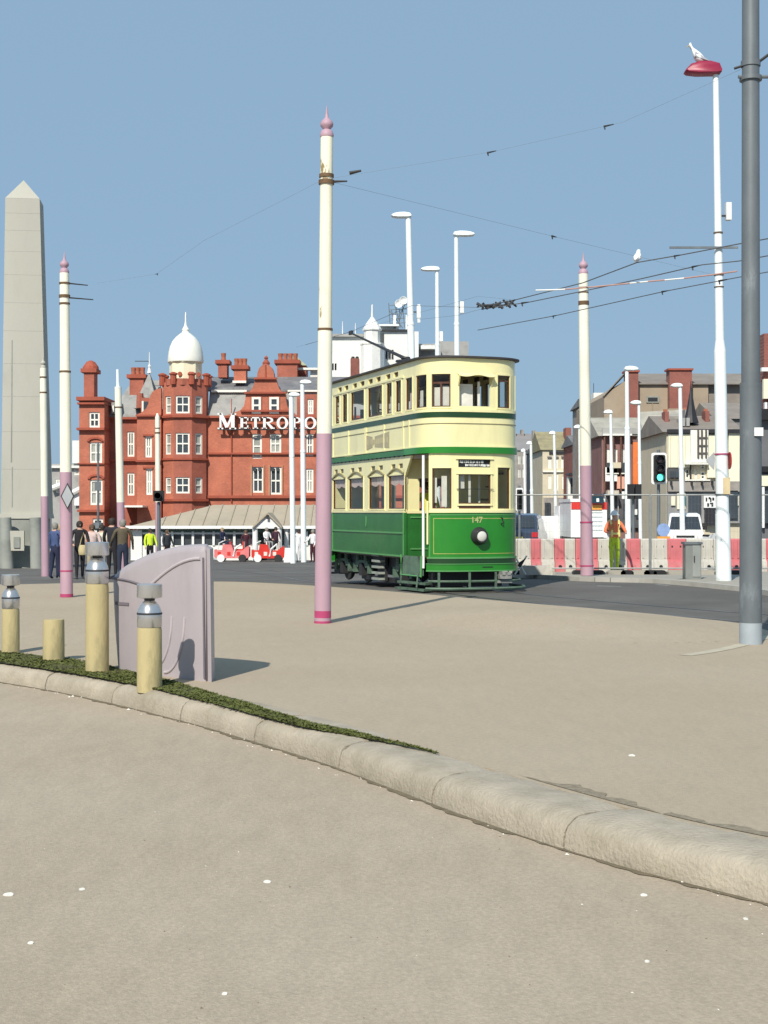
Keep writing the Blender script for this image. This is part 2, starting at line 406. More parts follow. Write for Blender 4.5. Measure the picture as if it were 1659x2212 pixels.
# rounded kerb of separate stones
kerb = thing('kerb', None, None, (0, 0, 0)); tag(kerb, kind='structure')
prof = [(0.0, -.21), (.004, -.14), (.014, -.085), (.03, -.05), (.06, -.024), (.10, -.008), (.16, .002), (.25, .006), (.36, .005), (.452, -.003), (.455, -.21)]
s = .3
while s < KS[-1] - 1:
    L = 1.36; e = min(s + L, KS[-1] - .1); mb = MB(); nseg = 14; vs = []
    tilt = random.uniform(-.006, .006); m = len(prof)
    for i in range(nseg + 1):
        q = s + .008 + (e - s - .016) * i / nseg
        sh = .985 if i in (0, nseg) else 1.0
        for a, z in prof:
            zz = z + (tilt if z > -.1 else 0) + random.uniform(-.004, .004) * (z > -.2)
            if i in (0, nseg) and z > -.1: zz -= .009
            vs.append(kerb_at(q, (a - .22) * sh + .22 + random.uniform(-.005, .004) * (z < .0), zz))
    fs = [(i * m + k, i * m + k + 1, (i + 1) * m + k + 1, (i + 1) * m + k) for i in range(nseg) for k in range(m - 1)]
    fs += [tuple(range(m - 1, -1, -1)), tuple(nseg * m + k for k in range(m))]
    mb.add(vs, fs).build('kerb_stone', KERBM, kerb, smooth=True, angle=50)
    s = e
# dirt lying in the angle in front of the kerb and behind it
def ribbon(name, s0, s1, fn_in, fn_out, z, m, step=.035):
    mb = MB(); vs = []; k = 0; q = s0
    while q < s1:
        vs += [kerb_at(q, fn_in(q), z), kerb_at(q, fn_out(q), z)]; k += 1; q += step
    mb.add(vs, [(2 * i, 2 * i + 1, 2 * i + 3, 2 * i + 2) for i in range(k - 1)])
    return tag(mb.build(name, m), kind='stuff')
def wob(seed, a):
    rr = random.Random(seed); ph = [rr.uniform(0, 6) for _ in range(5)]; fr = [2.3, 5.1, 11.7, 23, 41]
    return lambda q: a * (1 + sum(math.sin(q * f + p) * c for f, p, c in zip(fr, ph, (.35, .3, .3, .25, .2))))
w1 = wob(1, .034)
o = ribbon('dirt_line', 3, KS[-1] - 2, lambda q: .01, lambda q: -max(.016, w1(q)), ZF + .004, DIRT)
tag(o, 'dark dirt collected along the foot of the kerb', 'dirt')
def s_of_px(px):
    best = 0
    for i in range(0, 2000):
        q = KS[-1] * i / 2000; p = kerb_at(q, .5)
        if p.y > 1 and p.x / p.y * FPX + CX >= px: return q
    return KS[-1]
DRIFT = mat('sand_drift_shade', (.25, .21, .15), .95, .3, 25, .6, 60)  # drifted sand and its shadow together in one dark colour
w2 = wob(5, .09)
sa, sb = s_of_px(1130), s_of_px(1440)
o = ribbon('sand_drift_shade', sa, sb, lambda q: .458, lambda q: .458 + max(.0, w2(q) * math.sin(math.pi * (q - sa) / (sb - sa))), .004, DRIFT)
tag(o, 'sandy drift, its shadow put into the colour, behind the kerb where it passes on the right', 'sand')
w3 = wob(9, .06); sc_, sd_ = s_of_px(1440), s_of_px(1659) + 1
o = ribbon('sand_drift_shade', sc_, sd_, lambda q: .458, lambda q: .458 + max(.0, w3(q)), .004, DRIFT)
tag(o, 'patchy sand along the back of the kerb at the right edge', 'sand')
def chips(name, label, n, fn, smin, smax, m, seed):
    rr = random.Random(seed); mb = MB()
    for _ in range(n):
        p, z = fn(rr); r = rr.uniform(smin, smax) * (rr.random() ** 1.5 + .35)
        pts = [(p.x + rr.uniform(-r, r), p.y + rr.uniform(-r, r), z), (p.x + r, p.y + rr.uniform(-r, 0), z), (p.x + rr.uniform(-.5, .5) * r, p.y + r, z), (p.x, p.y, z + r * .55)]
        mb.add(pts, [(0, 1, 2), (0, 1, 3), (1, 2, 3), (2, 0, 3)])
    return tag(mb.build(name, m), label, 'chips', kind='stuff')
s9 = s_of_px(900)
chips('shell_chips', 'pale shell chips and grit lying along the foot of the kerb', 240, lambda rr: (kerb_at(rr.uniform(6, KS[-1] - 2), -abs(rr.gauss(.02, .06))), ZF + .001), .006, .016, CHIP, 3)
chips('grit', 'fine pale grit scattered over the near pavement', 140, lambda rr: (Vector((rr.uniform(-2.2, 2.2), rr.uniform(4.4, 9.5), 0)), ZF + .001), .002, .006, CHIP, 4)
chips('dark_grit', 'small dark grit scattered over the near pavement', 260, lambda rr: (Vector((rr.uniform(-2.2, 2.2), rr.uniform(4.4, 9.5), 0)), ZF + .001), .003, .007, DIRT, 6)

# moss strip behind the kerb
mu = [(-400, 1352), (-150, 1386), (0, 1408), (160, 1425), (350, 1468), (500, 1510), (621, 1548), (742, 1577), (830, 1599), (890, 1614), (950, 1630)]
MU = []
for px, py in mu:
    d = flat_d(py, .01); MU.append(Vector((gx(px, d), d, 0)))
MU = catmull(MU, 10); ms0 = 0
def near_s(p):
    return min(range(0, 1200), key=lambda i: (kerb_at(KS[-1] * i / 1200, .35) - p).length_squared) * KS[-1] / 1200
mossw = []
for p in MU[::2]:
    q = near_s(p); mossw.append((q, (kerb_at(q, 0) - p).length))
mossw.sort()
mlow = []
for px, py in ((-300, 1385), (0, 1432), (116, 1453), (289, 1493), (404, 1517), (578, 1556), (693, 1582), (800, 1603), (958, 1634)):
    d = flat_d(py, .012); p = Vector((gx(px, d), d, 0)); q = near_s(p); mlow.append((q, max(.07, (kerb_at(q, 0) - p).length)))
mlow.sort()
def minn(q): return min(lerp_tab(mlow, q), lerp_tab(mossw, q) - .03)
mb = MB(); vs = []; k = 0; q = mossw[0][0]; wob4 = wob(4, .018)
while q < mossw[-1][0]:
    tf = max(.02, min(1, (mossw[-1][0] - q) / 1.6)); mi_, mo_ = minn(q), lerp_tab(mossw, q); mi_ = mo_ - (mo_ - mi_) * tf
    vs += [kerb_at(q, mi_ + wob4(q + 9) * .6 * tf, .013), kerb_at(q, (mi_ + mo_) / 2, .016), kerb_at(q, mo_ + wob4(q) * tf, .008)]; k += 1; q += .04
mb.add(vs, [f for i in range(k - 1) for f in ((3 * i, 3 * i + 1, 3 * i + 4, 3 * i + 3), (3 * i + 1, 3 * i + 2, 3 * i + 5, 3 * i + 4))])
mb.cur = 1; rr = random.Random(12)
for _ in range(30000):
    q = rr.uniform(mossw[0][0] + 4, mossw[-1][0]); mo_ = lerp_tab(mossw, q); a = rr.random(); tf = max(0, min(1, (mossw[-1][0] - q) / 1.6))
    if rr.random() > tf + .05: continue
    cl = .5 + .5 * math.sin(q * 5.3) * math.sin(q * 2.1 + a * 4)
    if rr.random() > .45 + .5 * cl: continue
    m0 = mo_ - (mo_ - minn(q)) * tf; p = kerb_at(q, m0 + (mo_ * 1.03 - m0) * a, 0); h = rr.uniform(.003, .014) * (.4 + cl); r = rr.uniform(.006, .018); t = rr.uniform(0, 6.28)
    dx, dy = math.cos(t) * r, math.sin(t) * r; lx, ly = rr.uniform(-.02, .02), rr.uniform(-.02, .02)
    mb.add([(p.x - dx, p.y - dy, .014), (p.x + dx, p.y + dy, .014), (p.x + dx * .5 + lx, p.y + dy * .5 + ly, .014 + h), (p.x - dx * .5 + lx, p.y - dy * .5 + ly, .014 + h * .9)], [(0, 1, 2, 3)])
tag(mb.build('moss', [MOSS2, MOSS], recalc=False), 'green moss and weeds growing along the back of the kerb', 'moss', kind='stuff')

# far pavement on the right, raised behind its own kerb
fe = [(1116, 1233), (1260, 1246), (1420, 1252), (1600, 1268), (1659, 1276), (1900, 1320)]
front = []
for px, py in fe:
    d = flat_d(py); front.append(Vector((gx(px, d), d, 0)))
front = [Vector((3.4, 46, 0))] + catmull(front, 5)
mb = MB(); rows = [front]
for k in (1, 2, 4, 6, 9, 14, 22, 34):
    rows.append([Vector((p.x * (p.y + k) / p.y, p.y + k, 0)) for p in front])
n = len(front); vs = [(p.x, p.y, terr(p.x, p.y) + .1) for r_ in rows for p in r_]
mb.add(vs, [(j * n + i, j * n + i + 1, (j + 1) * n + i + 1, (j + 1) * n + i) for j in range(len(rows) - 1) for i in range(n - 1)])
tag(mb.build('pavement', CONC, smooth=True), kind='structure')
fk = thing('granite_kerb', None, None); tag(fk, kind='structure')
for i in range(n - 1):
    a, b = front[i], front[i + 1]; d = (b - a).normalized(); nn = Vector((d.y, -d.x, 0)); a2 = a + d * .004; b2 = b - d * .004
    za, zb = terr(a.x, a.y), terr(b.x, b.y)
    MB().hexa([a2 + nn * .14 + Vector((0, 0, za - .1)), b2 + nn * .14 + Vector((0, 0, zb - .1)), b2 + Vector((0, 0, zb - .1)), a2 + Vector((0, 0, za - .1)),
               a2 + nn * .13 + Vector((0, 0, za + .105)), b2 + nn * .13 + Vector((0, 0, zb + .105)), b2 + Vector((0, 0, zb + .108)), a2 + Vector((0, 0, za + .108))]).build('kerb_stone', KERBS, fk)
# pale strip on the plaza near the grey column, worn road lines, tram rails
def ground_ribbon(name, pts, wd, m, dz=.004, zfn=terr):
    mb = MB(); vs = []
    for i, p in enumerate(pts):
        d = (pts[min(i + 1, len(pts) - 1)] - pts[max(i - 1, 0)]).normalized(); nn = Vector((-d.y, d.x, 0)) * wd / 2
        for q in (p - nn, p + nn): vs.append((q.x, q.y, zfn(q.x, q.y) + dz))
    mb.add(vs, [(2 * i, 2 * i + 1, 2 * i + 3, 2 * i + 2) for i in range(len(pts) - 1)])
    return tag(mb.build(name, m), kind='structure')
EDGE = mat('pale_strip', (.47, .42, .32), .85, .1, 4)
LINE = mat('worn_line', (.30, .30, .29), .8, .3, 3)
ep = []
for px, py in [(1480, 1416), (1540, 1407), (1600, 1394), (1659, 1376), (1750, 1358)]:
    d = flat_d(py); ep.append(Vector((gx(px, d), d, 0)))
ground_ribbon('pale_strip', catmull(ep, 5), .16, EDGE, .004, lambda x, y: 0)
for a, b in (((1290, 1266), (1342, 1267)), ((1418, 1263), (1446, 1265))):
    pa = Vector((gx(a[0], flat_d(a[1], -.08)), flat_d(a[1], -.08), 0)); pb = Vector((gx(b[0], flat_d(b[1], -.08)), flat_d(b[1], -.08), 0))
    ground_ribbon('road_line', [pa.lerp(pb, t / 5) for t in range(6)], .16, LINE)

# ------------------------------------------------------------------ litter on the ground
FEATH = mat('feather_white', (.66, .64, .58), .8, .2, 40)
def scrap(px, py, z, w_, label, seed):
    w_ *= .62; rr = random.Random(seed); d = flat_d(py, z); x = gx(px, d); mb = MB(); n = 5; top = []; 
    ang = rr.uniform(-.5, .5)
    for i in range(n):
        t = i / (n - 1) - .5; h = .004 + w_ * .16 * math.cos(t * 2.6) * (.6 + .4 * rr.random()); wd = w_ * .30 * math.cos(t * 2.7) + .003
        cx_, cy_ = x + math.cos(ang) * t * w_, d + math.sin(ang) * t * w_
        for sg in (-1, 1): top.append((cx_ - math.sin(ang) * wd * sg, cy_ + math.cos(ang) * wd * sg, z + h * (.25 if sg < 0 else 1)))
    bot = [(a, b, c - .003) for a, b, c in top]
    m = len(top); f = [(2 * i, 2 * i + 1, 2 * i + 3, 2 * i + 2) for i in range(n - 1)]
    mb.add(top + bot, f + [tuple(m + k for k in reversed(q)) for q in f] + [(0, 2, m + 2, m)] + [(2 * i, 2 * i + 2, m + 2 * i + 2, m + 2 * i) for i in range(1, n - 1)] + [(2 * i + 1, m + 2 * i + 1, m + 2 * i + 3, 2 * i + 3) for i in range(n - 1)])
    tag(mb.build('feather', FEATH, smooth=True), label, 'feather', 'white scraps dropped on the paving')
scrap(577, 1906, ZF, .06, 'white curled feather on the near pavement, left of centre', 1)
scrap(177, 1922, ZF, .045, 'white feather on the near pavement towards the left edge', 2)
scrap(18, 1934, ZF, .08, 'long white feather cut by the left edge of the view', 3)
scrap(66, 2038, ZF, .04, 'small white scrap low at the left of the near pavement', 4)
scrap(1391, 1935, ZF, .05, 'white scrap just below the kerb on the right', 5)
scrap(1611, 1986, ZF, .035, 'small white scrap at the right edge below the kerb', 6)
scrap(485, 2148, ZF, .032, 'tiny white scrap nearest the camera, left of centre', 7)
scrap(1365, 1633, 0, .07, 'single white feather on the plaza beyond the kerb', 8)
scrap(1398, 2078, ZF, .03, 'tiny white scrap near the bottom right of the pavement', 9)

# ------------------------------------------------------------------ bollard lights
def bollard(px, py, wpx, ytop, ysplit, label, head=True):
    d = flat_d(py, .005); x = gx(px, d); k = d / FPX; r = wpx / 2 * k
    t = thing('bollard', label, 'bollard', (x, d, 0), 'yellow bollards in the moss by the kerb', world=False)
    h = (py - ysplit) * k
    MB().lathe([(r * 1.0, -.03), (r * 1.005, h * .3), (r * .985, h * .95), (r * .94, h), (0.001, h + .004)], n=28).build('post', YELB, t, smooth=True)
    if head:
        H2 = (ysplit - ytop) * k
        MB().lathe([(r * .93, h + .002), (r * 1.0, h + .012), (r * 1.0, h + H2 * .32), (r * .985, h + H2 * .34)], n=28).build('lower_ring', STEEL, t, smooth=True)
        MB().lathe([(r * 1.012, h + H2 * .30), (r * 1.018, h + H2 * .31), (r * 1.018, h + H2 * .335), (r * 1.0, h + H2 * .345)], n=28).build('seam_ring', DARK, t, smooth=True)
        MB().tube((0, 0, h + H2 * .6), (0, 0, h + H2 * .72), r * .4, r * .5, 16).build('neck', DARK, t, smooth=True)
        MB().lathe([(r * .98, h + H2 * .335), (r * .93, h + H2 * .40), (r * .80, h + H2 * .49), (r * .55, h + H2 * .585), (r * .36, h + H2 * .625), (r * .34, h + H2 * .68)], n=28).build('reflector', STEEL, t, smooth=True, angle=60)
        MB().lathe([(r * .5, h + H2 * .66), (r * 1.0, h + H2 * .69), (r * 1.02, h + H2 * .71), (r * 1.02, h + H2 * .985), (r * .97, h + H2), (.001, h + H2 + .004)], n=28).build('cap', STEEL, t, smooth=True)
bollard(23, 1410, 38, 1240, 1314, 'yellow bollard light with steel head at the left edge')
bollard(116, 1427, 46, 1337, 1337, 'short yellow bollard stump without a head', False)
bollard(210, 1451, 50, 1170, 1260, 'tallest yellow bollard light with steel head')
bollard(323, 1486, 54, 1260, 1354, 'yellow bollard light in front of the lilac bin housing')

# ------------------------------------------------------------------ lilac moulded bin housing
def bin_housing():
    A = Vector((gx(450, 13.65), 13.65, 0)); B = Vector((gx(246, 14.75), 14.75, 0))    # right and left foot of the big side panel
    ux = (A - B).normalized(); uy = Vector((-.03, 1, 0)); Lh = (A - B).length; D = .42; Ht = 1.30
    t = thing('bin_housing', 'lilac moulded plastic bin housing with curved hood behind the bollards', 'bin', (A + B) / 2)
    P = lambda u, v, z: B + ux * u + uy * v + Vector((0, 0, z))
    prof = [(.06, 0), (.015, .35), (-.02, .70), (-.03, .93)]
    hood = []
    for i in range(15):
        f = i / 14; hood.append((-.03 + (Lh - .05) * f, .93 + .36 * math.sin(f * math.pi / 2) ** .72))
    hood = [p for p in hood if p[0] < Lh - .02] + [(Lh - .06, Ht - .012), (Lh - .02, Ht - .06)]
    outline = prof + hood[1:] + [(Lh - .02, 0)]
    # side shells with a soft shoulder where the hood rolls over
    def ring(v, ins): 
        c = Vector((Lh * .55, .55)); return [P(c.x + (u - c.x) * (1 - ins), v, max(0, .0 if z == 0 else c.y + (z - c.y) * (1 - ins))) for u, z in outline]
    rows = [ring(.0, .10), ring(.02, .035), ring(.07, .0), ring(D - .07, 0), ring(D - .02, .035), ring(D, .10)]
    n = len(outline); vs = [p for r_ in rows for p in r_]
    fs = [(j * n + i, j * n + (i + 1) % n, (j + 1) * n + (i + 1) % n, (j + 1) * n + i) for j in range(5) for i in range(n)]
    fs += [tuple(range(n - 1, -1, -1)), tuple(5 * n + i for i in range(n))]
    MB().add(vs, fs).build('shell', LILAC, t, smooth=True, angle=65)
    # front door, posting slot, back panel and seam, sweeping moulded ribs
    MB().hexa([P(Lh - .012, .03, 0), P(Lh + .045, .03, 0), P(Lh + .045, D - .03, 0), P(Lh - .012, D - .03, 0), P(Lh - .03, .03, Ht - .03), P(Lh + .02, .03, Ht - .05), P(Lh + .02, D - .03, Ht - .05), P(Lh - .03, D - .03, Ht - .03)]).build('back_panel', LILAC, t)
    MB().hexa([P(Lh - .075, -.006, .03), P(Lh - .05, -.006, .03), P(Lh - .05, .05, .03), P(Lh - .075, .05, .03), P(Lh - .095, -.006, Ht - .13), P(Lh - .07, -.006, Ht - .13), P(Lh - .07, .05, Ht - .13), P(Lh - .095, .05, Ht - .13)]).build('seam', LILACD, t)
    for k, (u0, u1) in enumerate(((.62, .98), (.86, 1.18))):
        pts = []
        for i in range(13):
            a = i / 12; pts.append(P(u0 + (u1 - u0) * math.sin(a * math.pi / 2), -.004, .04 + .55 * (1 - math.cos(a * math.pi / 2))))
        MB().path(pts, .014, 8).build('rib', mat('lilac_highlight', (.47, .42, .44), .4, .05, 3), t, smooth=True)  # paler than the shell: the highlight on the ribs is in the colour
    MB().path([P(-.05 + .02 * math.sin(i * .5), .0 + D * i / 10, .93 + .012 * math.sin(math.pi * i / 10)) for i in range(11)], .016, 6).build('slot_lip', LILACD, t)
    MB().path([P(-.02 + .5 * i / 10, -.006 + .0 * i, .925 - .05 * (i / 10) ** 2) for i in range(11)], .012, 6).build('hood_seam', LILACD, t)
    cre = []
    for i in range(12):
        f = i / 11; cre.append(P(.50 + (Lh - .62) * f, -.003, .80 + .36 * math.sin(f * math.pi / 2)))
    MB().path(cre, .016, 8).build('crease_highlight', MATS['lilac_highlight'], t, smooth=True)  # highlight where the hood rolls over, painted as a paler tube
    MB().hexa([P(.02, -.012, .66), P(.26, -.012, .66), P(.26, .05, .66), P(.02, .05, .66), P(.02, -.012, .69), P(.26, -.012, .69), P(.26, .05, .69), P(.02, .05, .69)]).build('posting_slot', LILACD, t)
bin_housing()

# ------------------------------------------------------------------ traction poles and lighting columns
def column(name, label, cat, base, top, d, secs, rings=(), group=None, zbase=None):
    """secs: (py0,py1,w0,w1,material,name) measured along the column; base/top are (px,py)"""
    k = d / FPX; o = at(base[0], base[1], d)
    t = thing(name, label, cat, (o.x, d, o.z), group)
    def ax(py): 
        f = (py - base[1]) / (top[1] - base[1]); return at(base[0] + (top[0] - base[0]) * f, py, d)
    t['_ax'] = 0
    for py0, py1, w0, w1, m, nm in secs:
        MB().tube(ax(py0), ax(py1), w0 / 2 * k, w1 / 2 * k, 22).build(nm, m, t, smooth=True)
    for py, h, wd, m, nm in rings:
        MB().tube(ax(py + h / 2), ax(py - h / 2), wd / 2 * k, wd / 2 * k, 20).build(nm, m, t, smooth=True)
    return t, ax, k
def finial(t, ax, k, py, sc, m):
    c = ax(py); prof = [(.95, 0), (1.0, .25), (.78, .9), (.5, 1.05), (.55, 1.15), (.88, 1.5), (.93, 1.85), (.8, 2.2), (.5, 2.5), (.28, 2.75), (.2, 3.3), (.06, 4.3), (.01, 4.5)]
    MB().lathe([(r_ * sc * k, z * sc * k) for r_, z in prof], c, 20).build('finial', m, t, smooth=True, angle=60)
dA = flat_d(1346)
t, ax, k = column('tram_pole', 'tall pink and cream traction pole with spiked pink finial in front of the tram', 'pole', (697, 1347), (706, 290), dA,
    [(1347, 1341, 37, 37, POLEM, 'base_band'), (1341, 1334, 36, 36, POLEP, 'base_ring'), (1334, 1319, 36.5, 36.5, POLEM, 'base_band'), (1319, 937, 36, 33.5, POLEP, 'lower_shaft'), (937, 713, 33, 31.5, POLEW, 'middle_shaft'), (713, 295, 29, 27, POLEA, 'upper_shaft')],
    [(712, 5, 33, RUST, 'joint_ring'), (380, 7, 32, RUST, 'clamp'), (394, 9, 34, RUST, 'clamp')], 'pink and cream traction poles')
finial(t, ax, k, 296, 15.2, POLEP)
MB().tube(ax(392) + Vector((.08, 0, 0)), ax(392) + Vector((.3, -.02, .0)), .02, .012, 8).build('bracket', DARK, t)
MB().tube(ax(377) + Vector((.33, 0, .02)), ax(373) + Vector((.5, 0, .03)), .028, .016, 8).build('insulator', DARK, t)
dB = flat_d(1290)
t, ax, k = column('tram_pole', 'pink and cream traction pole with diamond sign beside the obelisk', 'pole', (144, 1290), (139, 590), dB,
    [(1290, 1020, 27, 26, POLEP, 'lower_shaft'), (1020, 800, 24.5, 23.5, POLEW, 'middle_shaft'), (800, 590, 22, 20, POLEW, 'upper_shaft')],
    [(803, 4, 25, RUST, 'joint_ring'), (612, 4, 23, RUST, 'clamp'), (640, 6, 24, RUST, 'clamp'), (656, 4, 23, RUST, 'clamp'), (1233, 3, 28, POLEM, 'base_band'), (1286, 7, 28, POLEM, 'base_band')], 'pink and cream traction poles')
finial(t, ax, k, 590, 10.5, POLEP)
for y_, L_ in ((612, .35), (643, .45)): MB().tube(ax(y_) + Vector((.08, 0, 0)), ax(y_) + Vector((.08 + L_, .05, -.03)), .014, .01, 6).build('bracket', DARK, t)
c = ax(1072) + Vector((.06, -.13, 0)); SIGNG = mat('sign_grey', (.36, .38, .40), .5, .1, 3)
MB().prism([(c.x, c.z - .25), (c.x + .13, c.z), (c.x, c.z + .25), (c.x - .13, c.z)], c.y, c.y - .015).build('diamond_sign', DARK, t)
MB().prism([(c.x, c.z - .21), (c.x + .105, c.z), (c.x, c.z + .21), (c.x - .105, c.z)], c.y - .016, c.y - .022).build('sign_face', SIGNG, t)
MB().tube(ax(1055), c + Vector((0, .02, .15)), .015, .015, 6).build('bracket', DARK, t)
dC = 47.0
t, ax, k = column('tram_pole', 'pink and cream traction pole standing against the obelisk plinth', 'pole', (98, 1250), (93, 795), dC,
    [(1250, 1072, 17, 16, POLEP, 'lower_shaft'), (1072, 850, 15.5, 15, POLEW, 'middle_shaft'), (850, 795, 14, 13, POLEW, 'upper_shaft')],
    [(815, 3, 15, RUST, 'clamp'), (848, 3, 16, RUST, 'joint_ring')], 'pink and cream traction poles')
finial(t, ax, k, 795, 6.0, STONE)
dD = 50.0
t, ax, k = column('tram_pole', 'pink and cream traction pole in front of the hotel corner tower', 'pole', (264, 1252), (254, 798), dD,
    [(1252, 1085, 17, 16.5, POLEP, 'lower_shaft'), (1085, 836, 16.5, 14.5, POLEW, 'middle_shaft'), (836, 798, 7.5, 6, LAMPW, 'top_rod')],
    [(838, 5, 15, WHITEW, 'collar'), (880, 3, 16, RUST, 'clamp')], 'pink and cream traction poles')
dE = 66.0
t, ax, k = column('tram_pole', 'thin cream traction pole in front of the domed hotel turret', 'pole', (342, 1225), (340, 897), dE,
    [(1225, 1085, 12, 12, POLEP, 'lower_shaft'), (1085, 900, 11.5, 10, POLEW, 'upper_shaft'), (900, 893, 8, 4, POLEW, 'cap')],
    [(935, 3, 12, RUST, 'clamp'), (925, 2, 11.5, RUST, 'clamp')], 'pink and cream traction poles')
dF = flat_d(1243)
t, ax, k = column('tram_pole', 'pink and cream traction pole with pink finial among the red and white barriers', 'pole', (1268, 1243), (1260, 592), dF,
    [(1243, 1128, 28, 26, POLEP, 'base_shaft'), (1128, 1006, 25, 25, POLEP, 'lower_shaft'), (1006, 655, 24.5, 22, POLEW, 'middle_shaft'), (655, 592, 21, 20.5, POLEW, 'upper_shaft')],
    [(1128, 3, 28, POLEM, 'joint_ring'), (655, 9, 23, RUST, 'clamp'), (622, 3, 22, RUST, 'clamp'), (632, 3, 22, RUST, 'clamp'), (1222, 3, 29, POLEM, 'base_band')], 'pink and cream traction poles')
finial(t, ax, k, 592, 10.5, POLEP)
# grey steel column on the right
dH = flat_d(1391)
t, ax, k = column('steel_column', 'thick grey steel column rising out of view at the right', 'pole', (1621.5, 1392), (1621.5, -170), dH,
    [(1392, 1345, 49, 48, mat('grey_base_coat', (.33, .37, .40), .55, .1, 4), 'base_shaft'), (1345, 832, 48, 46, GALV, 'lower_shaft'), (832, -170, 40, 36, GALV, 'upper_shaft')],
    [(832, 10, 46.5, GALV, 'collar'), (138, 12, 42, GALV, 'clamp'), (170, 9, 48, GALV, 'clamp')])
MB().path([ax(140) + Vector((.08, -.02, .02)), ax(132) + Vector((.2, -.05, .06)), ax(122) + Vector((.4, -.1, .1))], .018, 8).build('bracket', DARK, t)
MB().path([ax(140) + Vector((-.08, -.02, -.01)), ax(148) + Vector((-.2, 0, -.0))], .016, 8).build('bracket', DARK, t)
MB().path([ax(168) + Vector((-.16, -.04, 0)), ax(168) + Vector((.35, -.04, 0))], .022, 8).build('bracket', GALV, t)
c = ax(934) + Vector((.06, -.15, 0)); MB().box(c.x - .053, c.x + .053, c.y - .004, c.y + .012, c.z - .05, c.z + .05).build('notice', WHITE, t)

def lamp_head(t, p, dirx, L, m, th=.15, wd=.3, name='lamp_head'):
    pr = [(-.11, -.04), (.0, -.075), (L * .6, -.085), (L * .92, -.055), (L, -.01), (L * .97, .04), (L * .8, th * .55), (L * .5, th * .75), (L * .2, th * .78), (-.06, th * .6), (-.12, .02)]
    mb = MB(); n = len(pr); vs = []
    for v, ins in ((-wd / 2, .6), (-wd * .42, .88), (-wd * .25, 1), (wd * .25, 1), (wd * .42, .88), (wd / 2, .6)):
        vs += [(p.x + dirx * (a * (.9 + .1 * ins)), p.y + v, p.z + b * ins) for a, b in pr]
    fs = [(j * n + i, j * n + (i + 1) % n, (j + 1) * n + (i + 1) % n, (j + 1) * n + i) for j in range(5) for i in range(n)]
    fs += [tuple(range(n - 1, -1, -1)), tuple(5 * n + i for i in range(n))]
    return mb.add(vs, fs).build(name, m, t, smooth=True, angle=50)
dG = flat_d(1256)
t, ax, k = column('street_lamp', 'tall white lighting column with magenta lamp head', 'street lamp', (1563, 1256), (1546, 160), dG,
    [(1256, 1110, 34, 31, LAMPW, 'base_shaft'), (1110, 760, 28, 26, LAMPW, 'lower_shaft'), (760, 735, 26, 19, LAMPW, 'taper'), (735, 500, 19, 17, LAMPW, 'middle_shaft'), (500, 162, 16, 12.5, LAMPW, 'upper_shaft')],
    [(503, 3, 20, RUST, 'clamp'), (620, 2, 21, RUST, 'clamp'), (594, 3, 21, RUST, 'clamp'), (981, 3, 31, POLEM, 'strap'), (1068, 3, 32, GALV, 'strap')])
lamp_head(t, ax(155), -1, .72, mat('magenta_enamel', (.30, .022, .06), .4, .18, 5), .30, .36)
cr = ax(537); MB().box(cr.x - 1.15, cr.x + .42, cr.y - .15, cr.y - .11, cr.z - .025, cr.z + .025).build('cross_arm', GALV, t)
cr = ax(457) + Vector((.24, 0, 0)); MB().box(cr.x - .06, cr.x + .06, cr.y - .08, cr.y + .08, cr.z - .2, cr.z + .2).build('control_box', WHITEW, t)
MB().box(cr.x - .17, cr.x - .06, cr.y - .02, cr.y + .02, cr.z - .12, cr.z - .08).build('bracket', DARK, t)
c = ax(995); MB().lathe([(.01, -.01), (.2, -.01), (.2, .01), (.01, .01)], c + Vector((.18, 0, 0)), 18, 'x').build('round_sign', mat('sign_red', (.40, .045, .04), .5, .1, 4), t)
MB().prism([(c.x - .15, c.z + .2), (c.x - .34, c.z), (c.x - .15, c.z - .22), (c.x - .13, c.z)], c.y + .1, c.y + .12).build('sign_plate', SIGNG, t)
c = ax(1050) + Vector((.0, -.19, 0)); MB().box(c.x - .02, c.x + .14, c.y, c.y + .01, c.z - .19, c.z + .19).build('notice', mat('notice_card', (.62, .50, .30), .7, .15, 6), t)

def lamp(pxb, pxt, yt, d, w0, w1, ystep, dirx, L, label, name='street_lamp', box=None, m=LAMPW):
    xb = gx(pxb, d); zb = terr(xb, d); pyb = CY + (EYE - zb) * FPX / d
    secs = [(pyb, ystep, w0, w0 * .9, m, 'lower_shaft'), (ystep, yt, w1 * 1.15, w1, m, 'upper_shaft')]
    t, ax, k = column(name, label, 'street lamp', (pxb, pyb), (pxt, yt), d, secs, [(ystep, 5, w0, m, 'collar')], 'white street lamps')
    lamp_head(t, ax(yt - 4 * 50 / d), dirx, L, m, .17 * max(1, d / 70), .34)
    if box:
        c = ax(box[1]); MB().box(c.x + box[0] - .07, c.x + box[0] + .07, c.y - .1, c.y + .1, c.z - .22, c.z + .22).build('control_box', WHITEW, t)
        MB().box(c.x, c.x + box[0] - .07, c.y - .02, c.y + .02, c.z - .02, c.z + .02).build('bracket', DARK, t)
    return t
lamp(899, 882, 470, 53, 17, 12, 700, -1, .62, 'tallest white street lamp behind the tram, head to the left', box=(.3, 674))
lamp(990, 985.5, 510, 56, 13, 9, 700, 1, .72, 'white street lamp behind the tram, head to the right', box=(.2, 664))
lamp(947, 944, 585, 64, 11, 8, 745, -1, .72, 'shorter white street lamp behind the tram, head to the left', box=(.17, 727))
lamp(633, 629, 856, 73, 12, 10, 985, 1, .45, 'white street lamp in front of the hotel, the shorter and left one of a pair')
lamp(656, 653, 829, 76, 12, 9, 975, 1, .50, 'white street lamp in front of the hotel, the taller and right one of a pair')
lamp(1357, 1354, 800, 66, 13, 8, 925, 1, .52, 'white street lamp left of the traffic light, head to the right')
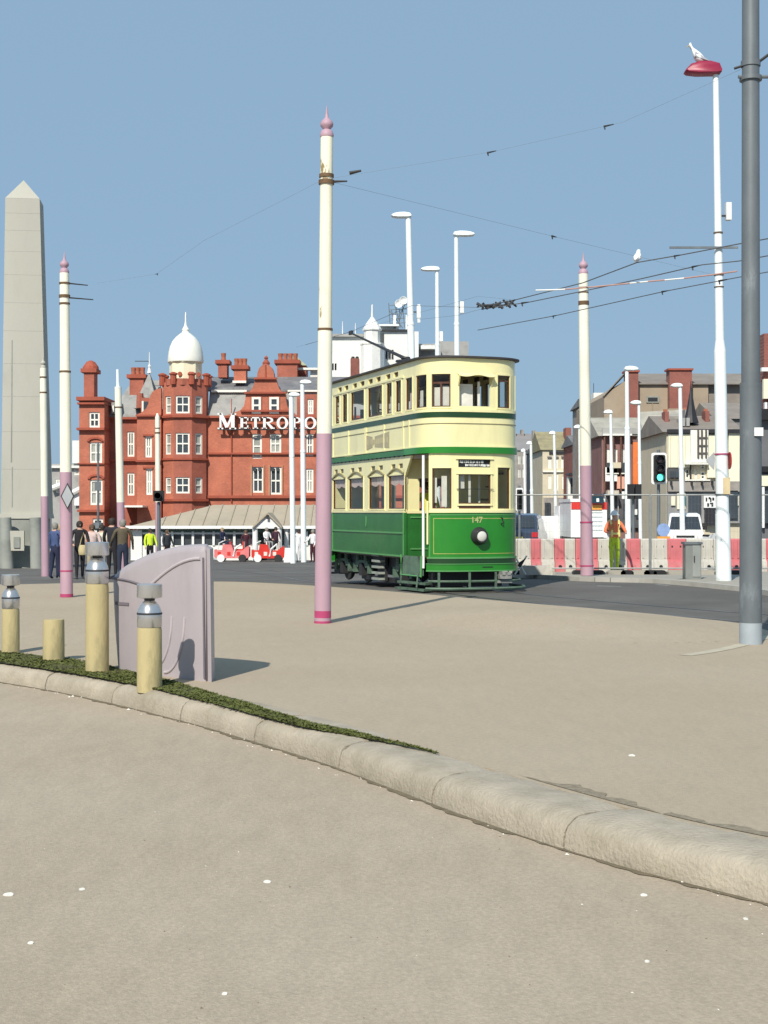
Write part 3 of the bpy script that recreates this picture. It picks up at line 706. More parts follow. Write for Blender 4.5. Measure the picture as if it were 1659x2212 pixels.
lamp(1384, 1380, 873, 84, 8, 6, 1000, -1, .5, 'thin white street lamp beside the orange banner')
lamp(1475, 1469, 836, 78, 12, 8, 1010, -1, .5, 'white street lamp between the traffic light and the white column')
lamp(1324, 1319, 893, 100, 9, 6, 1010, -1, .5, 'white street lamp right of the pink pole above the hi-vis worker')
lamp(1202, 1197, 938, 140, 9, 6, 1060, -1, .5, 'white street lamp before the cream houses')
lamp(1150, 1147, 960, 165, 8, 5.5, 1060, -1, .55, 'white street lamp before the black-fronted house')
lamp(1135, 1133, 976, 190, 7, 5, 1060, -1, .5, 'farthest white street lamp, nearest the tram')
lamp(1255, 1252, 925, 120, 8, 6, 1030, -1, .5, 'white street lamp half hidden by the pink pole')
# ------------------------------------------------------------------ the tram
TH = R(19.0)
RAILZ = -.07
C0 = Vector((gx(1031.5, 30.2), 30.2, RAILZ))
tram = thing('tram', 'green and cream double-deck vintage tram with enclosed balconies', 'tram', C0, world=False, rz=TH)
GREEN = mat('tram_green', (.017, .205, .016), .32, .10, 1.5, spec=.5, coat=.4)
GREEN_SHADED = mat('tram_green_shaded', (.024, .145, .03), .38, .14, 2.0, spec=.5, coat=.2)  # same green, darkened to carry the weaker sun on the sides
GREENL = mat('tram_green_light', (.10, .30, .10), .4, .1, 3)
GREEND = mat('tram_dark_green', (.012, .05, .015), .35, .1, 3, coat=.3)
GREENU = mat('tram_underframe_green', (.10, .16, .11), .6, .25, 6, dirt=(.05, .055, .05), dscale=5)
CREAM = mat('tram_cream', (.85, .785, .42), .32, .06, 1.2, coat=.4, dirt=(.72, .65, .36), dscale=1.6, dmin=.5, dmax=.75, stretch=(1, 1, .4))
CREAMD = mat('tram_cream_lining', (.26, .23, .13), .5, .1, 4)
ROOFM = mat('tram_roof', (.48, .48, .46), .7, .1, 2)
ROOFE = mat('tram_roof_edge', (.045, .04, .045), .6, .2, 4)
TIMB = mat('varnished_timber', (.09, .035, .018), .35, .3, 4, coat=.3, stretch=(1, 1, .2))
CEIL = mat('tram_ceiling', (.32, .26, .20), .6, .05, 3)
CURT = mat('tram_blind', (.74, .72, .66), .8, .1, 6)
PINKC = mat('tram_curtain', (.66, .52, .50), .85, .15, 7)
SEATM = mat('tram_seat', (.14, .05, .035), .6, .2, 6)
TGL = glass_mat('tram_glass', (.86, .87, .85), .035)
W, LP, SS, YS = 1.09, 1.5, 2.58, .86
YC = LP + SS
hp = [Vector((-W, YC)), Vector((-W, LP)), Vector((-W, YS))]
NB = 44
for i in range(1, NB):
    a = math.pi * i / NB; cx_, sy_ = math.cos(a), math.sin(a)
    hp.append(Vector((-W * math.copysign(abs(cx_) ** .64, cx_), YS - YS * abs(sy_) ** .70)))
hp += [Vector((W, YS)), Vector((W, LP)), Vector((W, YC))]
HS = [0.0]
for a, b in zip(hp, hp[1:]): HS.append(HS[-1] + (b - a).length)
LT = HS[-1]
def hpt(s, off=0.0):
    s = max(0, min(LT - 1e-7, s)); i = 0
    while HS[i + 1] < s: i += 1
    t = (s - HS[i]) / (HS[i + 1] - HS[i]); p = hp[i].lerp(hp[i + 1], t)
    def nrm(j):
        j = max(0, min(len(hp) - 2, j)); d = (hp[j + 1] - hp[j]).normalized(); return Vector((d.y, -d.x)) * 1.0
    n0 = (nrm(i - 1) + nrm(i)).normalized() if i > 0 else nrm(i); n1 = (nrm(i) + nrm(i + 1)).normalized()
    n = n0.lerp(n1, t).normalized()
    if n.x * p.x + n.y * (p.y - YC) < 0: n = -n
    q = p + n * off
    return q
def tw(p, z): # local to world
    return Vector((C0.x + p.x * math.cos(TH) - p.y * math.sin(TH), C0.y + p.x * math.sin(TH) + p.y * math.cos(TH), C0.z + z))
SILH = max((LT * i / 1500 for i in range(1500)), key=lambda s: tw(hpt(s), 1.6).x / tw(hpt(s), 1.6).y)
def s_px(px):   # arc position on the near half whose picture column is px
    best = (1e9, 0)
    i = 0
    while i < 1600:
        s = SILH * i / 1600; q = tw(hpt(s), 1.6); e = abs(q.x / q.y * FPX + CX - px)
        if e < best[0]: best = (e, s)
        i += 1
    return best[1]
def samples(s0, s1, extra=()):
    n = max(1, int((s1 - s0) / .07)); ss = {round(s0 + (s1 - s0) * i / n, 5) for i in range(n + 1)}
    ss |= {round(e, 5) for e in extra if s0 <= e <= s1}; ss |= {round(h, 5) for h in HS if s0 < h < s1 and (h < HS[2] + .01 or h > HS[-3] - .01)}
    return sorted(ss)
def both(mb):   # the far half of the tram is the near half turned about
    mb.twice = True; return mb
def band(mb, s0, s1, z0, z1, o0, o1):
    ss = samples(s0, s1); n = len(ss); vs = []
    for s in ss:
        a, b = hpt(s, o1), hpt(s, o0)
        vs += [(a.x, a.y, z0), (a.x, a.y, z1), (b.x, b.y, z1), (b.x, b.y, z0)]
    fs = []
    for i in range(n - 1):
        for k in range(4): fs.append((4 * i + k, 4 * i + (k + 1) % 4, 4 * i + 4 + (k + 1) % 4, 4 * i + 4 + k))
    fs += [(0, 1, 2, 3), (4 * n - 4, 4 * n - 1, 4 * n - 2, 4 * n - 3)]
    return mb.add(vs, fs)
def holed(mb, s0, s1, z0, z1, ops, o0, o1):
    ss = samples(s0, s1, [e for o in ops for e in o[:2]]); zs = sorted({z0, z1} | {z for o in ops for z in o[2:4]})
    q = {}
    def V(s, z, o):
        p = hpt(s, o); return (p.x, p.y, z)
    for a, b in zip(ss, ss[1:]):
        for c, e in zip(zs, zs[1:]):
            m_, zm = (a + b) / 2, (c + e) / 2
            inside = lambda m2, z2: any(o[0] - 1e-6 < m2 < o[1] + 1e-6 and o[2] < z2 < o[3] for o in ops)
            if inside(m_, zm): continue
            mb.add([V(a, c, o1), V(b, c, o1), V(b, e, o1), V(a, e, o1), V(a, c, o0), V(b, c, o0), V(b, e, o0), V(a, e, o0)],
                   [(0, 1, 2, 3), (7, 6, 5, 4)])
    for o in ops:
        oss = samples(o[0], o[1]); 
        for a, b in zip(oss, oss[1:]):
            for z in o[2:4]: mb.add([V(a, z, o1), V(b, z, o1), V(b, z, o0), V(a, z, o0)], [(0, 1, 2, 3)])
        for s in o[:2]: mb.add([V(s, o[2], o1), V(s, o[3], o1), V(s, o[3], o0), V(s, o[2], o0)], [(0, 1, 2, 3)])
    for s in (s0, s1): mb.add([V(s, z0, o1), V(s, z1, o1), V(s, z1, o0), V(s, z0, o0)], [(0, 1, 2, 3)])
    for z in (z0, z1):
        for a, b in zip(ss, ss[1:]): mb.add([V(a, z, o1), V(b, z, o1), V(b, z, o0), V(a, z, o0)], [(0, 1, 2, 3)])
    return mb
def loose(mb):
    key = {}; vs = []; mp = []
    for v in mb.v:
        q = tuple(round(c, 4) for c in v)
        if q not in key: key[q] = len(vs); vs.append(v)
        mp.append(key[q])
    fs = [tuple(mp[i] for i in f) for f in mb.f]; up = list(range(len(vs)))
    def fd(i):
        while up[i] != i: up[i] = up[up[i]]; i = up[i]
        return i
    for f in fs:
        for i in f[1:]: up[fd(i)] = fd(f[0])
    out = {}
    for f in fs: out.setdefault(fd(f[0]), []).append(f)
    res = []
    for g in out.values():
        ids = sorted({i for f in g for i in f}); ix = {i: k_ for k_, i in enumerate(ids)}
        res.append(MB().add([vs[i] for i in ids], [tuple(ix[i] for i in f) for f in g if len(set(f)) > 2]))
    return res
def tb(name, m, mb, smooth=True, split=True, **k):
    o = None
    for part in (loose(mb) if split else [mb]):
        o = part.build(name, m, tram, smooth=smooth, **k)
        if not split: o['kind'] = 'stuff'
        if getattr(mb, 'twice', False):
            c = o.copy(); c.location = (0, 2 * YC, 0); c.rotation_euler = (0, 0, math.pi); col.objects.link(c); c.parent = tram
    return o
mir = lambda s: LT - s
SBK = SS                                   # bulkhead on the visible side
SENT = s_px(926)                           # forward edge of the platform entrance
def mirrored(ops): return ops + [(mir(b), mir(a), c, d) for a, b, c, d in ops]
def panes(ops, name='window', m=None, off=-.03):
    for a, b, c, d in ops:
        if m is None:
            mb = MB(); t_ = .03
            for q in ((a - t_, b + t_, c - t_, c), (a - t_, b + t_, d, d + t_), (a - t_, a, c, d), (b, b + t_, c, d)): band(mb, *q, -.002, .013)
            o = mb.build('window_moulding', CREAM, tram, smooth=True); o2 = o.copy(); o2.location = (0, 2 * YC, 0); o2.rotation_euler = (0, 0, math.pi); col.objects.link(o2); o2.parent = tram
            mb = MB(); t_ = .022
            for q in ((a, b, c, c + t_), (a, b, d - t_, d), (a, a + t_, c + t_, d - t_), (b - t_, b, c + t_, d - t_)): band(mb, *q, -.048, -.012)
            mb.mi = [0] * len(mb.f); o = mb.build('sash', TIMB, tram, smooth=True); o2 = o.copy(); o2.location = (0, 2 * YC, 0); o2.rotation_euler = (0, 0, math.pi); col.objects.link(o2); o2.parent = tram
        for turn in (0, 1):
            mb = MB(); ss = samples(a, b); vs = []
            for s in ss:
                p = hpt(s, off); x, y = (p.x, p.y) if not turn else (-p.x, 2 * YC - p.y)
                vs += [(x, y, c), (x, y, d)]
            mb.add(vs, [(2 * i, 2 * i + 2, 2 * i + 3, 2 * i + 1) for i in range(len(ss) - 1)])
            tb(name, m or TGL, mb, recalc=False)
# --- lower deck side (saloon)
lw = mirrored([(s_px(797), s_px(831), 1.74, 2.47), (s_px(839), s_px(874), 1.74, 2.47)])
vl = []
for px in (801, 818, 845, 861): vl += [(s_px(px), s_px(px + 9), 2.62, 2.72)]
vl = mirrored(vl)
mb = MB(); holed(mb, 0, SBK + .04, 1.66, 2.89, [o for o in lw + vl if o[0] < LT / 2], -.06, 0); holed(mb, mir(SBK + .04), LT, 1.66, 2.89, [o for o in lw + vl if o[0] > LT / 2], -.06, 0)
tb('lower_saloon_frame', CREAM, both(mb)); panes(lw); panes(vl, 'ventilator_light', mat('ventilator_glass', (.10, .085, .05), .3, .1, 3))
mb = MB()
for a, b in ((0, SBK + .05), (mir(SBK + .05), LT)):
    band(mb, a, b, .72, 1.655, -.05, .012)
tb('rocker_panel', GREEN_SHADED, both(mb))
mb = MB()
for a, b in ((0, SBK + .05), (mir(SBK + .05), LT)):
    band(mb, a, b, 1.20, 1.235, .0, .035); band(mb, a, b, .70, .735, -.02, .03)
tb('panel_beading', GREENL, both(mb))
mb = MB()
for s in (SBK + .005, mir(SBK + .045)): band(mb, s, s + .04, .72, 1.655, .0, .03)
tb('corner_beading', GREENL, both(mb))
mb = MB()
for a, b in ((0, SBK + .05), (mir(SBK + .05), LT)): band(mb, a, b, 1.655, 1.70, -.03, .035)
tb('waist_rail', CREAM, both(mb))
# hoods over the saloon windows and curtains behind them
for a, b, c, d in lw:
    for turn in (0, 1):
        mb = MB(); n = 9; vs = []
        for i in range(n):
            t = i / (n - 1); s = a - .02 + (b - a + .04) * t; z = 2.47 + .13 * math.sin(math.pi * t) ** 1.2
            for o, dz in ((.0, 0), (.035, 0), (.035, .03), (0, .03)):
                p = hpt(s, o); x, y = (p.x, p.y) if not turn else (-p.x, 2 * YC - p.y); vs.append((x, y, z + dz))
        mb.add(vs, [(4 * i + k, 4 * i + (k + 1) % 4, 4 * i + 4 + (k + 1) % 4, 4 * i + 4 + k) for i in range(n - 1) for k in range(4)])
        tb('window_hood', CREAMD, mb)
        mb = MB(); n = 13; vs = []
        for i in range(n):
            t = i / (n - 1); s = a + (b - a) * t; z = 2.47 - .17 - .05 * abs(math.sin(t * math.pi * 2)); w_ = -.065 - .010 * math.sin(t * 40)
            p = hpt(s, w_); x, y = (p.x, p.y) if not turn else (-p.x, 2 * YC - p.y); vs += [(x, y, z), (x, y, 2.50)]
        mb.add(vs, [(2 * i, 2 * i + 2, 2 * i + 3, 2 * i + 1) for i in range(n - 1)]); tb('curtain', PINKC, mb)
# --- vestibule front
cw = (s_px(990), s_px(1060)); lfw = (s_px(934), s_px(975)); rfw = (s_px(1075), s_px(1101))
fw = [(lfw[0], lfw[1], 1.74, 2.58), (cw[0], cw[1], 1.84, 2.46), (rfw[0], rfw[1], 1.74, 2.60)]
dest = (cw[0], cw[1], 2.60, 2.765)
mb = MB(); holed(mb, SENT, mir(SBK) - .05, 1.66, 2.89, fw + [dest], -.055, .0); tb('vestibule_frame', CREAM, both(mb)); panes(fw, 'windscreen')
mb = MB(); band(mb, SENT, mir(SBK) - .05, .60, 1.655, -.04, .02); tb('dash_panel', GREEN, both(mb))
mb = MB(); band(mb, SENT - .02, mir(SBK) - .05, .70, .735, .01, .04); band(mb, SENT + .05, mir(SBK) - .1, 1.60, 1.62, .01, .03); tb('dash_beading', GREENL, both(mb))
mb = MB(); band(mb, SENT + .03, SENT + .055, .735, 1.6, .01, .03); tb('dash_edge_bead', GREENL, both(mb))
mb = MB(); band(mb, SENT - .02, mir(SBK) - .05, .595, .70, -.03, .028); tb('dash_skirt', GREEND, both(mb))
mb = MB(); band(mb, SENT - .02, mir(SBK) - .05, .46, .60, -.05, .06); tb('collision_fender', GREEN, both(mb))
mb = MB(); band(mb, SENT - .02, mir(SBK) - .05, .435, .46, -.05, .07); band(mb, SENT - .02, mir(SBK) - .05, .585, .6, .0, .075); tb('fender_edge', GREENL, both(mb))
mb = MB(); band(mb, SENT - .01, mir(SBK) - .05, 1.655, 1.71, -.03, .04); tb('vestibule_waist_rail', CREAM, both(mb))
mb = MB(); band(mb, cw[0] + .01, cw[1] - .01, 1.745, 1.80, -.02, .006); tb('vent_slot', TIMB, both(mb))
mb = MB(); band(mb, cw[0] - .03, cw[1] + .03, 1.80, 1.835, -.02, .03); tb('windscreen_sill', CREAM, both(mb))
# window surround lines and the destination box
mb = MB(); band(mb, dest[0] - .06, dest[1] + .06, 2.765, 2.785, -.01, .03); band(mb, cw[0] - .05, cw[1] + .05, 2.455, 2.475, -.01, .028); tb('hood_moulding', CREAM, both(mb))
mb = MB(); band(mb, dest[0], dest[1], 2.60, 2.765, -.05, -.03); tb('destination_blind', BLACK, both(mb))
DW = mat('blind_white', (.74, .76, .74), .7, .05, 10)
mb = MB(); rr = random.Random(2); L_ = dest[1] - dest[0]
for za, zb, a, b in ((2.685, 2.745, .05, .80), (2.615, 2.672, .22, .96)):
    s = dest[0] + L_ * a
    while s < dest[0] + L_ * b:
        w_ = rr.uniform(.012, .03); band(mb, s, s + w_, za + rr.uniform(0, .012), zb - rr.uniform(0, .012), -.031, -.026); s += w_ + rr.choice((.004, .006, .02))
tb('blind_lettering', DW, both(mb), split=False)
GOLDL = mat('gold_lining', (.42, .40, .12), .4, .15, 6)
mb = MB(); sa_, sb_ = SENT + .12, mir(SBK) - .45
for q in ((sa_, sb_, .80, .812), (sa_, sb_, 1.53, 1.542)): band(mb, *q, .018, .024)
tb('dash_lining', GOLDL, both(mb)); mb = MB()
for q in ((sa_, sa_ + .012, .812, 1.53), (sb_ - .012, sb_, .812, 1.53)): band(mb, *q, .018, .024)
tb('dash_lining', GOLDL, both(mb))
# headlamp, fleet number, lifting handle
def front_frame(s, off):
    p = hpt(s, off); q = hpt(s, off + .1); n = (q - p).normalized(); return Vector((p.x, p.y, 0)), Vector((n.x, n.y, 0)), Vector((-n.y, n.x, 0))
sh = s_px(1034); p, n, tg = front_frame(sh, .0)
def disc(name, m, prof, z, s=sh, turn=0):
    p, n, tg = front_frame(s, .02); mb = MB(); N = 24; vs = []
    for r_, o in prof:
        for k_ in range(N):
            a = 2 * math.pi * k_ / N; v = p + n * o + tg * math.cos(a) * r_ + Vector((0, 0, z + math.sin(a) * r_)); vs.append(v if not turn else Vector((-v.x, 2 * YC - v.y, v.z)))
    fs = [(i * N + k_, i * N + (k_ + 1) % N, (i + 1) * N + (k_ + 1) % N, (i + 1) * N + k_) for i in range(len(prof) - 1) for k_ in range(N)] + [tuple((len(prof) - 1) * N + k_ for k_ in range(N))]
    return tb(name, m, mb.add(vs, fs))
for turn in (0, 1):
    h = disc('headlamp', DARK, [(.19, 0), (.185, .03), (.15, .10), (.14, .16), (.112, .165), (.106, .15)], 1.17, turn=turn)
    disc('headlamp_lens', mat('headlamp_glass', (.66, .65, .58), .15, .06, 12, spec=.8, coat=.6), [(.108, .15), (.09, .162), (.045, .172), (.01, .174)], 1.17, turn=turn)
GOLD = mat('gilt_lettering', (.42, .44, .20), .4, .1, 8)
s0n = s_px(1029)
p, n, tg = front_frame(s0n, .024)
for turn in (0, 1):
    M = Matrix.Translation(p + Vector((0, 0, 1.50))) @ Matrix(((tg.x, 0, n.x, 0), (tg.y, 0, n.y, 0), (0, 1, 0, 0), (0, 0, 0, 1)))
    if tg.x < 0: M = Matrix.Translation(p + Vector((0, 0, 1.50))) @ Matrix(((-tg.x, 0, n.x, 0), (-tg.y, 0, n.y, 0), (0, 1, 0, 0), (0, 0, 0, 1)))
    if turn: M = Matrix.Translation(Vector((0, 2 * YC, 0))) @ Matrix.Rotation(math.pi, 4, 'Z') @ M
    text_obj('fleet_number', '147', .175, .003, GOLD, tram, M)
p, n, tg = front_frame(s_px(1081), .03)
MB().path([p + n * .0 + Vector((0, 0, 1.42)), p + n * .05 + Vector((0, 0, 1.44)), p + n * .05 + Vector((0, 0, 1.54)), p + n * 0 + Vector((0, 0, 1.56))], .016, 6).build('handle', DARK, tram)
p, n, tg = front_frame(s_px(1052), .06)
mb = MB(); band(mb, s_px(1040), s_px(1062), .515, .535, .05, .066); tb('fender_slot', BLACK, both(mb))
# --- band between decks, upper deck
mb = MB(); band(mb, SBK + .15, mir(SBK + .15), 2.89, 3.02, -.05, .05); tb('balcony_fascia', GREEN, both(mb))
mb = MB(); band(mb, 0, SBK + .15, 2.89, 3.00, -.05, .05); band(mb, mir(SBK + .15), LT, 2.89, 3.00, -.05, .05); tb('side_fascia', GREEN_SHADED, both(mb))
mb = MB(); 
for k_ in range(9):
    s = .03 + k_ * .30; band(mb, s, s + .2, 2.865, 2.895, -.02, .035); band(mb, mir(s + .2), mir(s), 2.865, 2.895, -.02, .035)
tb('scalloped_valance', GREEND, both(mb))
mb = MB(); band(mb, 0, LT, 3.02, 3.635, -.05, .01); tb('upper_panel', CREAM, both(mb))
mb = MB(); band(mb, 0, LT, 3.50, 3.515, .0, .022); tb('lining_line', CREAMD, both(mb))
mb = MB(); band(mb, 0, LT, 3.02, 3.045, .0, .035); tb('panel_moulding', CREAM, both(mb))
mb = MB(); band(mb, 0, LT, 3.635, 3.745, -.05, .022); tb('dark_band', GREEND, both(mb))
uw = [(s_px(835), s_px(847), 3.85, 4.53), (s_px(855), s_px(867), 3.85, 4.53), (s_px(795), s_px(826), 3.85, 4.53)]
uw = mirrored(uw)
bw = [(s_px(877), s_px(891), 3.85, 4.53), (s_px(899), s_px(922), 3.85, 4.53), (s_px(933), s_px(973), 3.85, 4.53), (s_px(992), s_px(1059), 3.87, 4.50), (s_px(1075), s_px(1101), 3.85, 4.53)]
smax = max(o[1] for o in bw)
extra = [(mir(bw[0][1]), mir(bw[0][0]), 3.85, 4.53), (mir(bw[1][1]), mir(bw[1][0]), 3.85, 4.53)]
extra = [e for e in extra if e[0] > smax + .05]
vents = []
for px in (795, 812, 833, 850): vents.append((s_px(px), s_px(px + 10), 4.62, 4.73))
vents = mirrored(vents)
mb = MB(); holed(mb, 0, LT, 3.745, 4.86, uw + bw + extra + vents, -.055, 0); tb('upper_frame', CREAM, both(mb))
panes(uw + bw[:3] + bw[4:] + extra, 'upper_window'); panes(vents, 'ventilator', mat('ventilator_dark', (.07, .045, .02), .5, .2, 5), -.045)
mb = MB(); band(mb, 0, LT, 3.745, 3.80, -.02, .03); tb('upper_sill', CREAM, both(mb))
mb = MB(); band(mb, 0, SBK, 4.56, 4.60, -.01, .025); band(mb, mir(SBK), LT, 4.56, 4.60, -.01, .025); tb('cant_rail', CREAM, both(mb))
mb = MB()
for o in uw:
    if o[0] < .9: pass
for s in (.02, s_px(830), SBK - .02, SBK + .35): band(mb, s, s + .05, 3.045, 3.63, .008, .026); band(mb, mir(s + .05), mir(s), 3.045, 3.63, .008, .026)
tb('upright_beading', CREAM, both(mb))
mb = MB(); band(mb, bw[2][0] + .01, bw[2][1] - .01, 4.33, 4.37, -.05, -.015); band(mb, bw[4][0] + .01, bw[4][1] - .01, 4.40, 4.43, -.05, -.015); tb('transom', TIMB, both(mb))
mb = MB(); sm = (bw[2][0] + bw[2][1]) / 2; band(mb, sm - .02, sm + .02, 3.87, 4.33, -.05, -.016); tb('window_mullion', TIMB, both(mb))
# opened drop window with its hood on the balcony front
for turn in (0, 1):
    mb = MB(); n_ = 12; vs = []
    for i in range(n_ + 1):
        s = s_px(988) + (s_px(1063) - s_px(988)) * i / n_; t = i / n_
        for o, z in ((.0, 4.56), (.16, 4.50 - .02 * math.sin(t * 9)), (.16, 4.485 - .02 * math.sin(t * 9)), (.0, 4.545)):
            p = hpt(s, o); vs.append((p.x, p.y, z) if not turn else (-p.x, 2 * YC - p.y, z))
    mb.add(vs, [(4 * i + k_, 4 * i + (k_ + 1) % 4, 4 * i + 4 + (k_ + 1) % 4, 4 * i + 4 + k_) for i in range(n_) for k_ in range(4)]); tb('window_awning', CREAM, mb)
    for s in (s_px(989), s_px(1060)):
        p0_, p1_ = hpt(s, .005), hpt(s, .15)
        a = [(p0_.x, p0_.y, 4.52), (p1_.x, p1_.y, 4.49), (p0_.x, p0_.y, 4.28)]; b = [(x + .03, y, z) for x, y, z in a]
        v = [q if not turn else (-q[0], 2 * YC - q[1], q[2]) for q in a + b]; MB().add(v, [(0, 1, 2), (5, 4, 3), (0, 1, 4, 3), (1, 2, 5, 4), (2, 0, 3, 5)]).build('awning_bracket', CREAM, tram)
# monogram on the rocker panel, bracket over the platform entrance
se = s_px(792); mb = MB(); vs = [(hpt(se + .055 * math.cos(a), .016).x, hpt(se + .055 * math.cos(a), .016).y, 1.45 + .13 * math.sin(a)) for a in [2 * math.pi * i / 16 for i in range(16)]]
mb.add(vs + [(x - .006, y, z) for x, y, z in vs], [tuple(range(16)), tuple(range(31, 15, -1))] + [(i, (i + 1) % 16, 16 + (i + 1) % 16, 16 + i) for i in range(16)]); mb.build('monogram', GREENL, tram)
for turn in (0, 1):
    q = hpt(SBK + .05, .0); a = [(q.x + .0, q.y, 2.87), (q.x + .0, q.y - .42, 2.87), (q.x + .0, q.y, 2.42)]; v = a + [(x + .05, y, z) for x, y, z in a]
    v = v if not turn else [(-x, 2 * YC - y, z) for x, y, z in v]; MB().add(v, [(0, 1, 2), (5, 4, 3), (0, 1, 4, 3), (1, 2, 5, 4), (2, 0, 3, 5)]).build('entrance_bracket', CREAM, tram)
# ribbon moulding on the side panel
RIB = mat('ribbon_shade', (.40, .36, .24), .6, .1, 3)
for sgn in (0, 1):
    for a, b, c, d in ((s_px(775), s_px(806), .09, .03), (s_px(811), s_px(842), .03, .09)):
        mb = MB(); vs = []
        for s, hgt in ((max(0.01, a), c), (b, d)):
            for o in (.012, .018):
                p = hpt(s, o); 
                for z in (3.27 - .09 - hgt, 3.27 + .09 + hgt): vs.append((p.x, p.y, z) if not sgn else (-p.x, 2 * YC - p.y, z))
        mb.add(vs, [(0, 1, 5, 4), (2, 6, 7, 3), (0, 2, 3, 1), (4, 5, 7, 6), (1, 3, 7, 5), (0, 4, 6, 2)]); tb('ribbon_panel', RIB, mb, smooth=False)
# faded advertisement strokes along the ribbon
mb = MB(); rr = random.Random(8); s = .03
while s < s_px(842):
    w_ = rr.uniform(.02, .045)
    if rr.random() < .85: band(mb, s, s + w_, 3.20 + rr.uniform(0, .03), 3.35 - rr.uniform(0, .03), .018, .021)
    s += w_ + rr.choice((.015, .02, .05))
tb('faded_lettering', mat('faded_print', (.50, .455, .28), .6, .1, 3), both(mb), split=False)
# --- roof
full = [hpt(s, .0) for s in samples(0, LT)[:-1]]; full = full + [Vector((-p.x, 2 * YC - p.y)) for p in full]
def rring(off, z, k_=1.0):
    out = []
    for p in full:
        c = Vector((0, YC)); v = p - c; out.append((p.x * k_ + (off if p.x > .02 else -off if p.x < -.02 else 0) * min(1, abs(p.x) / W * 1.3), c.y + v.y * (1 - (1 - k_) * .22) + off * (1 if v.y > 0 else -1) * (1 if abs(v.y) > SS + .6 else 0) * (1 - abs(p.x) / W * .5), z))
    return out
def rings_mesh(rs, cap=True):
    n = len(rs[0]); mb = MB(); fs = [(j * n + i, j * n + (i + 1) % n, (j + 1) * n + (i + 1) % n, (j + 1) * n + i) for j in range(len(rs) - 1) for i in range(n)]
    if cap: fs += [tuple((len(rs) - 1) * n + i for i in range(n)), tuple(range(n - 1, -1, -1))]
    return mb.add([v for r_ in rs for v in r_], fs)
tb('roof', ROOFM, rings_mesh([rring(.02, 4.905), rring(.0, 4.92, .94), rring(0, 4.945, .75), rring(0, 4.965, .45), rring(0, 4.97, .15)]), angle=70)
tb('roof_edge', ROOFE, rings_mesh([rring(.05, 4.86), rring(.085, 4.87), rring(.085, 4.90), rring(.04, 4.912)]), angle=30)
tb('roof_plank', DARK, MB().box(-.28, .28, YC - 1.5, YC + 1.5, 5.02, 5.07), False)
# trolley mast and boom
base = Vector((.0, 4.4, 5.0))
MB().lathe([(.22, 0), (.2, .08), (.1, .12), (.09, .28), (.12, .30), (.1, .34)], base, 16).build('trolley_base', DARK, tram, smooth=True)
mb = MB()
for k_ in range(3): mb.tube(base + Vector((-.1 + .1 * k_, -.35, .22)), base + Vector((-.1 + .1 * k_, .35, .27)), .035, n=8)
mb.build('trolley_springs', DARK, tram)
tip = Vector((.0, 8.65, 6.40))
MB().tube(base + Vector((0, -.3, .22)), tip, .045, .022, 10).build('trolley_boom', DARK, tram, smooth=True)
MB().box(tip.x - .03, tip.x + .03, tip.y - .1, tip.y + .12, tip.z - .04, tip.z + .06).build('trolley_head', DARK, tram)
# --- interior: floors, bulkheads, seats
mb = rings_mesh([rring(-.08, .66), rring(-.08, .72)]); tb('lower_floor', TIMB, mb)
mb = rings_mesh([rring(-.06, 2.80), rring(-.06, 2.88)]); tb('upper_floor', CEIL, mb)
mb = rings_mesh([rring(-.06, 4.80), rring(-.06, 4.85)]); tb('ceiling', CEIL, mb)
for turn, y in ((0, LP - .02), (1, 2 * YC - LP - .02)):
    sgn = 1 if turn == 0 else -1; XR = lambda a, b: (min(sgn * a, sgn * b), max(sgn * a, sgn * b))
    cbox('bulkhead', CREAM, tram, *XR(-W + .06, -.74), y, y + .05, 1.70, 2.80); cbox('bulkhead', CREAM, tram, *XR(-.10, W - .06), y, y + .05, 1.70, 2.80)
    cbox('bulkhead_head', CREAM, tram, *XR(-.74, -.10), y, y + .05, 2.40, 2.80); cbox('bulkhead_rail', CREAM, tram, *XR(-W + .06, W - .06), y - .015, y + .055, 1.64, 1.70)
    cbox('bulkhead_panel', GREEN_SHADED, tram, *XR(-W + .06, W - .06), y, y + .05, .72, 1.64)
    cbox('panel_bead', GREENL, tram, *XR(-.95, -.2), y - .02, y, .86, .89); cbox('panel_bead', GREENL, tram, *XR(-.95, -.2), y - .02, y, 1.54, 1.57); cbox('door_pull', DARK, tram, *XR(-.5, -.3), y - .06, y - .02, 1.2, 1.25)
    cbox('bulkhead_post', TIMB, tram, *XR(-.40, -.36), y + .01, y + .04, 1.70, 2.40)
    sg = 1 if turn == 0 else -1; yy = y
    # curved stair on the platform
    for i in range(7):
        x0, y0 = .2 + .11 * i, (LP - .55) if not turn else (2 * YC - LP + .15)
        cbox('stair_tread', TIMB, tram, (x0 if not turn else -x0 - .14), (x0 + .14 if not turn else -x0), y0, y0 + .4, .8 + .28 * i, .84 + .28 * i)
    cbox('stair_string', GREEN_SHADED, tram, (-.05 if not turn else -.3), (.3 if not turn else .05), (LP - .7 if not turn else 2 * YC - LP + .65), (LP - .66 if not turn else 2 * YC - LP + .69), .72, 1.7)
    cbox('controller', DARK, tram, (-.62 if not turn else .34), (-.34 if not turn else .62), (.35 if not turn else 2 * YC - .63), (.63 if not turn else 2 * YC - .35), .72, 1.62)
    for px_ in (.25, -.22, .55): MB().tube((px_ * sg, (.5 if not turn else 2 * YC - .5), .72), (px_ * sg, (.5 if not turn else 2 * YC - .5), 2.8), .022, n=8).build('stanchion', CURT, tram)
for i in range(7):
    y = LP + .4 + i * .74
    for x0, x1 in ((-W + .1, -.22), (.22, W - .1)):
        b = cbox('seat', SEATM, tram, x0, x1, y, y + .42, 3.22, 3.30); cbox('backrest', SEATM, b, x0, x1, y + .40, y + .45, 3.30, 3.92)
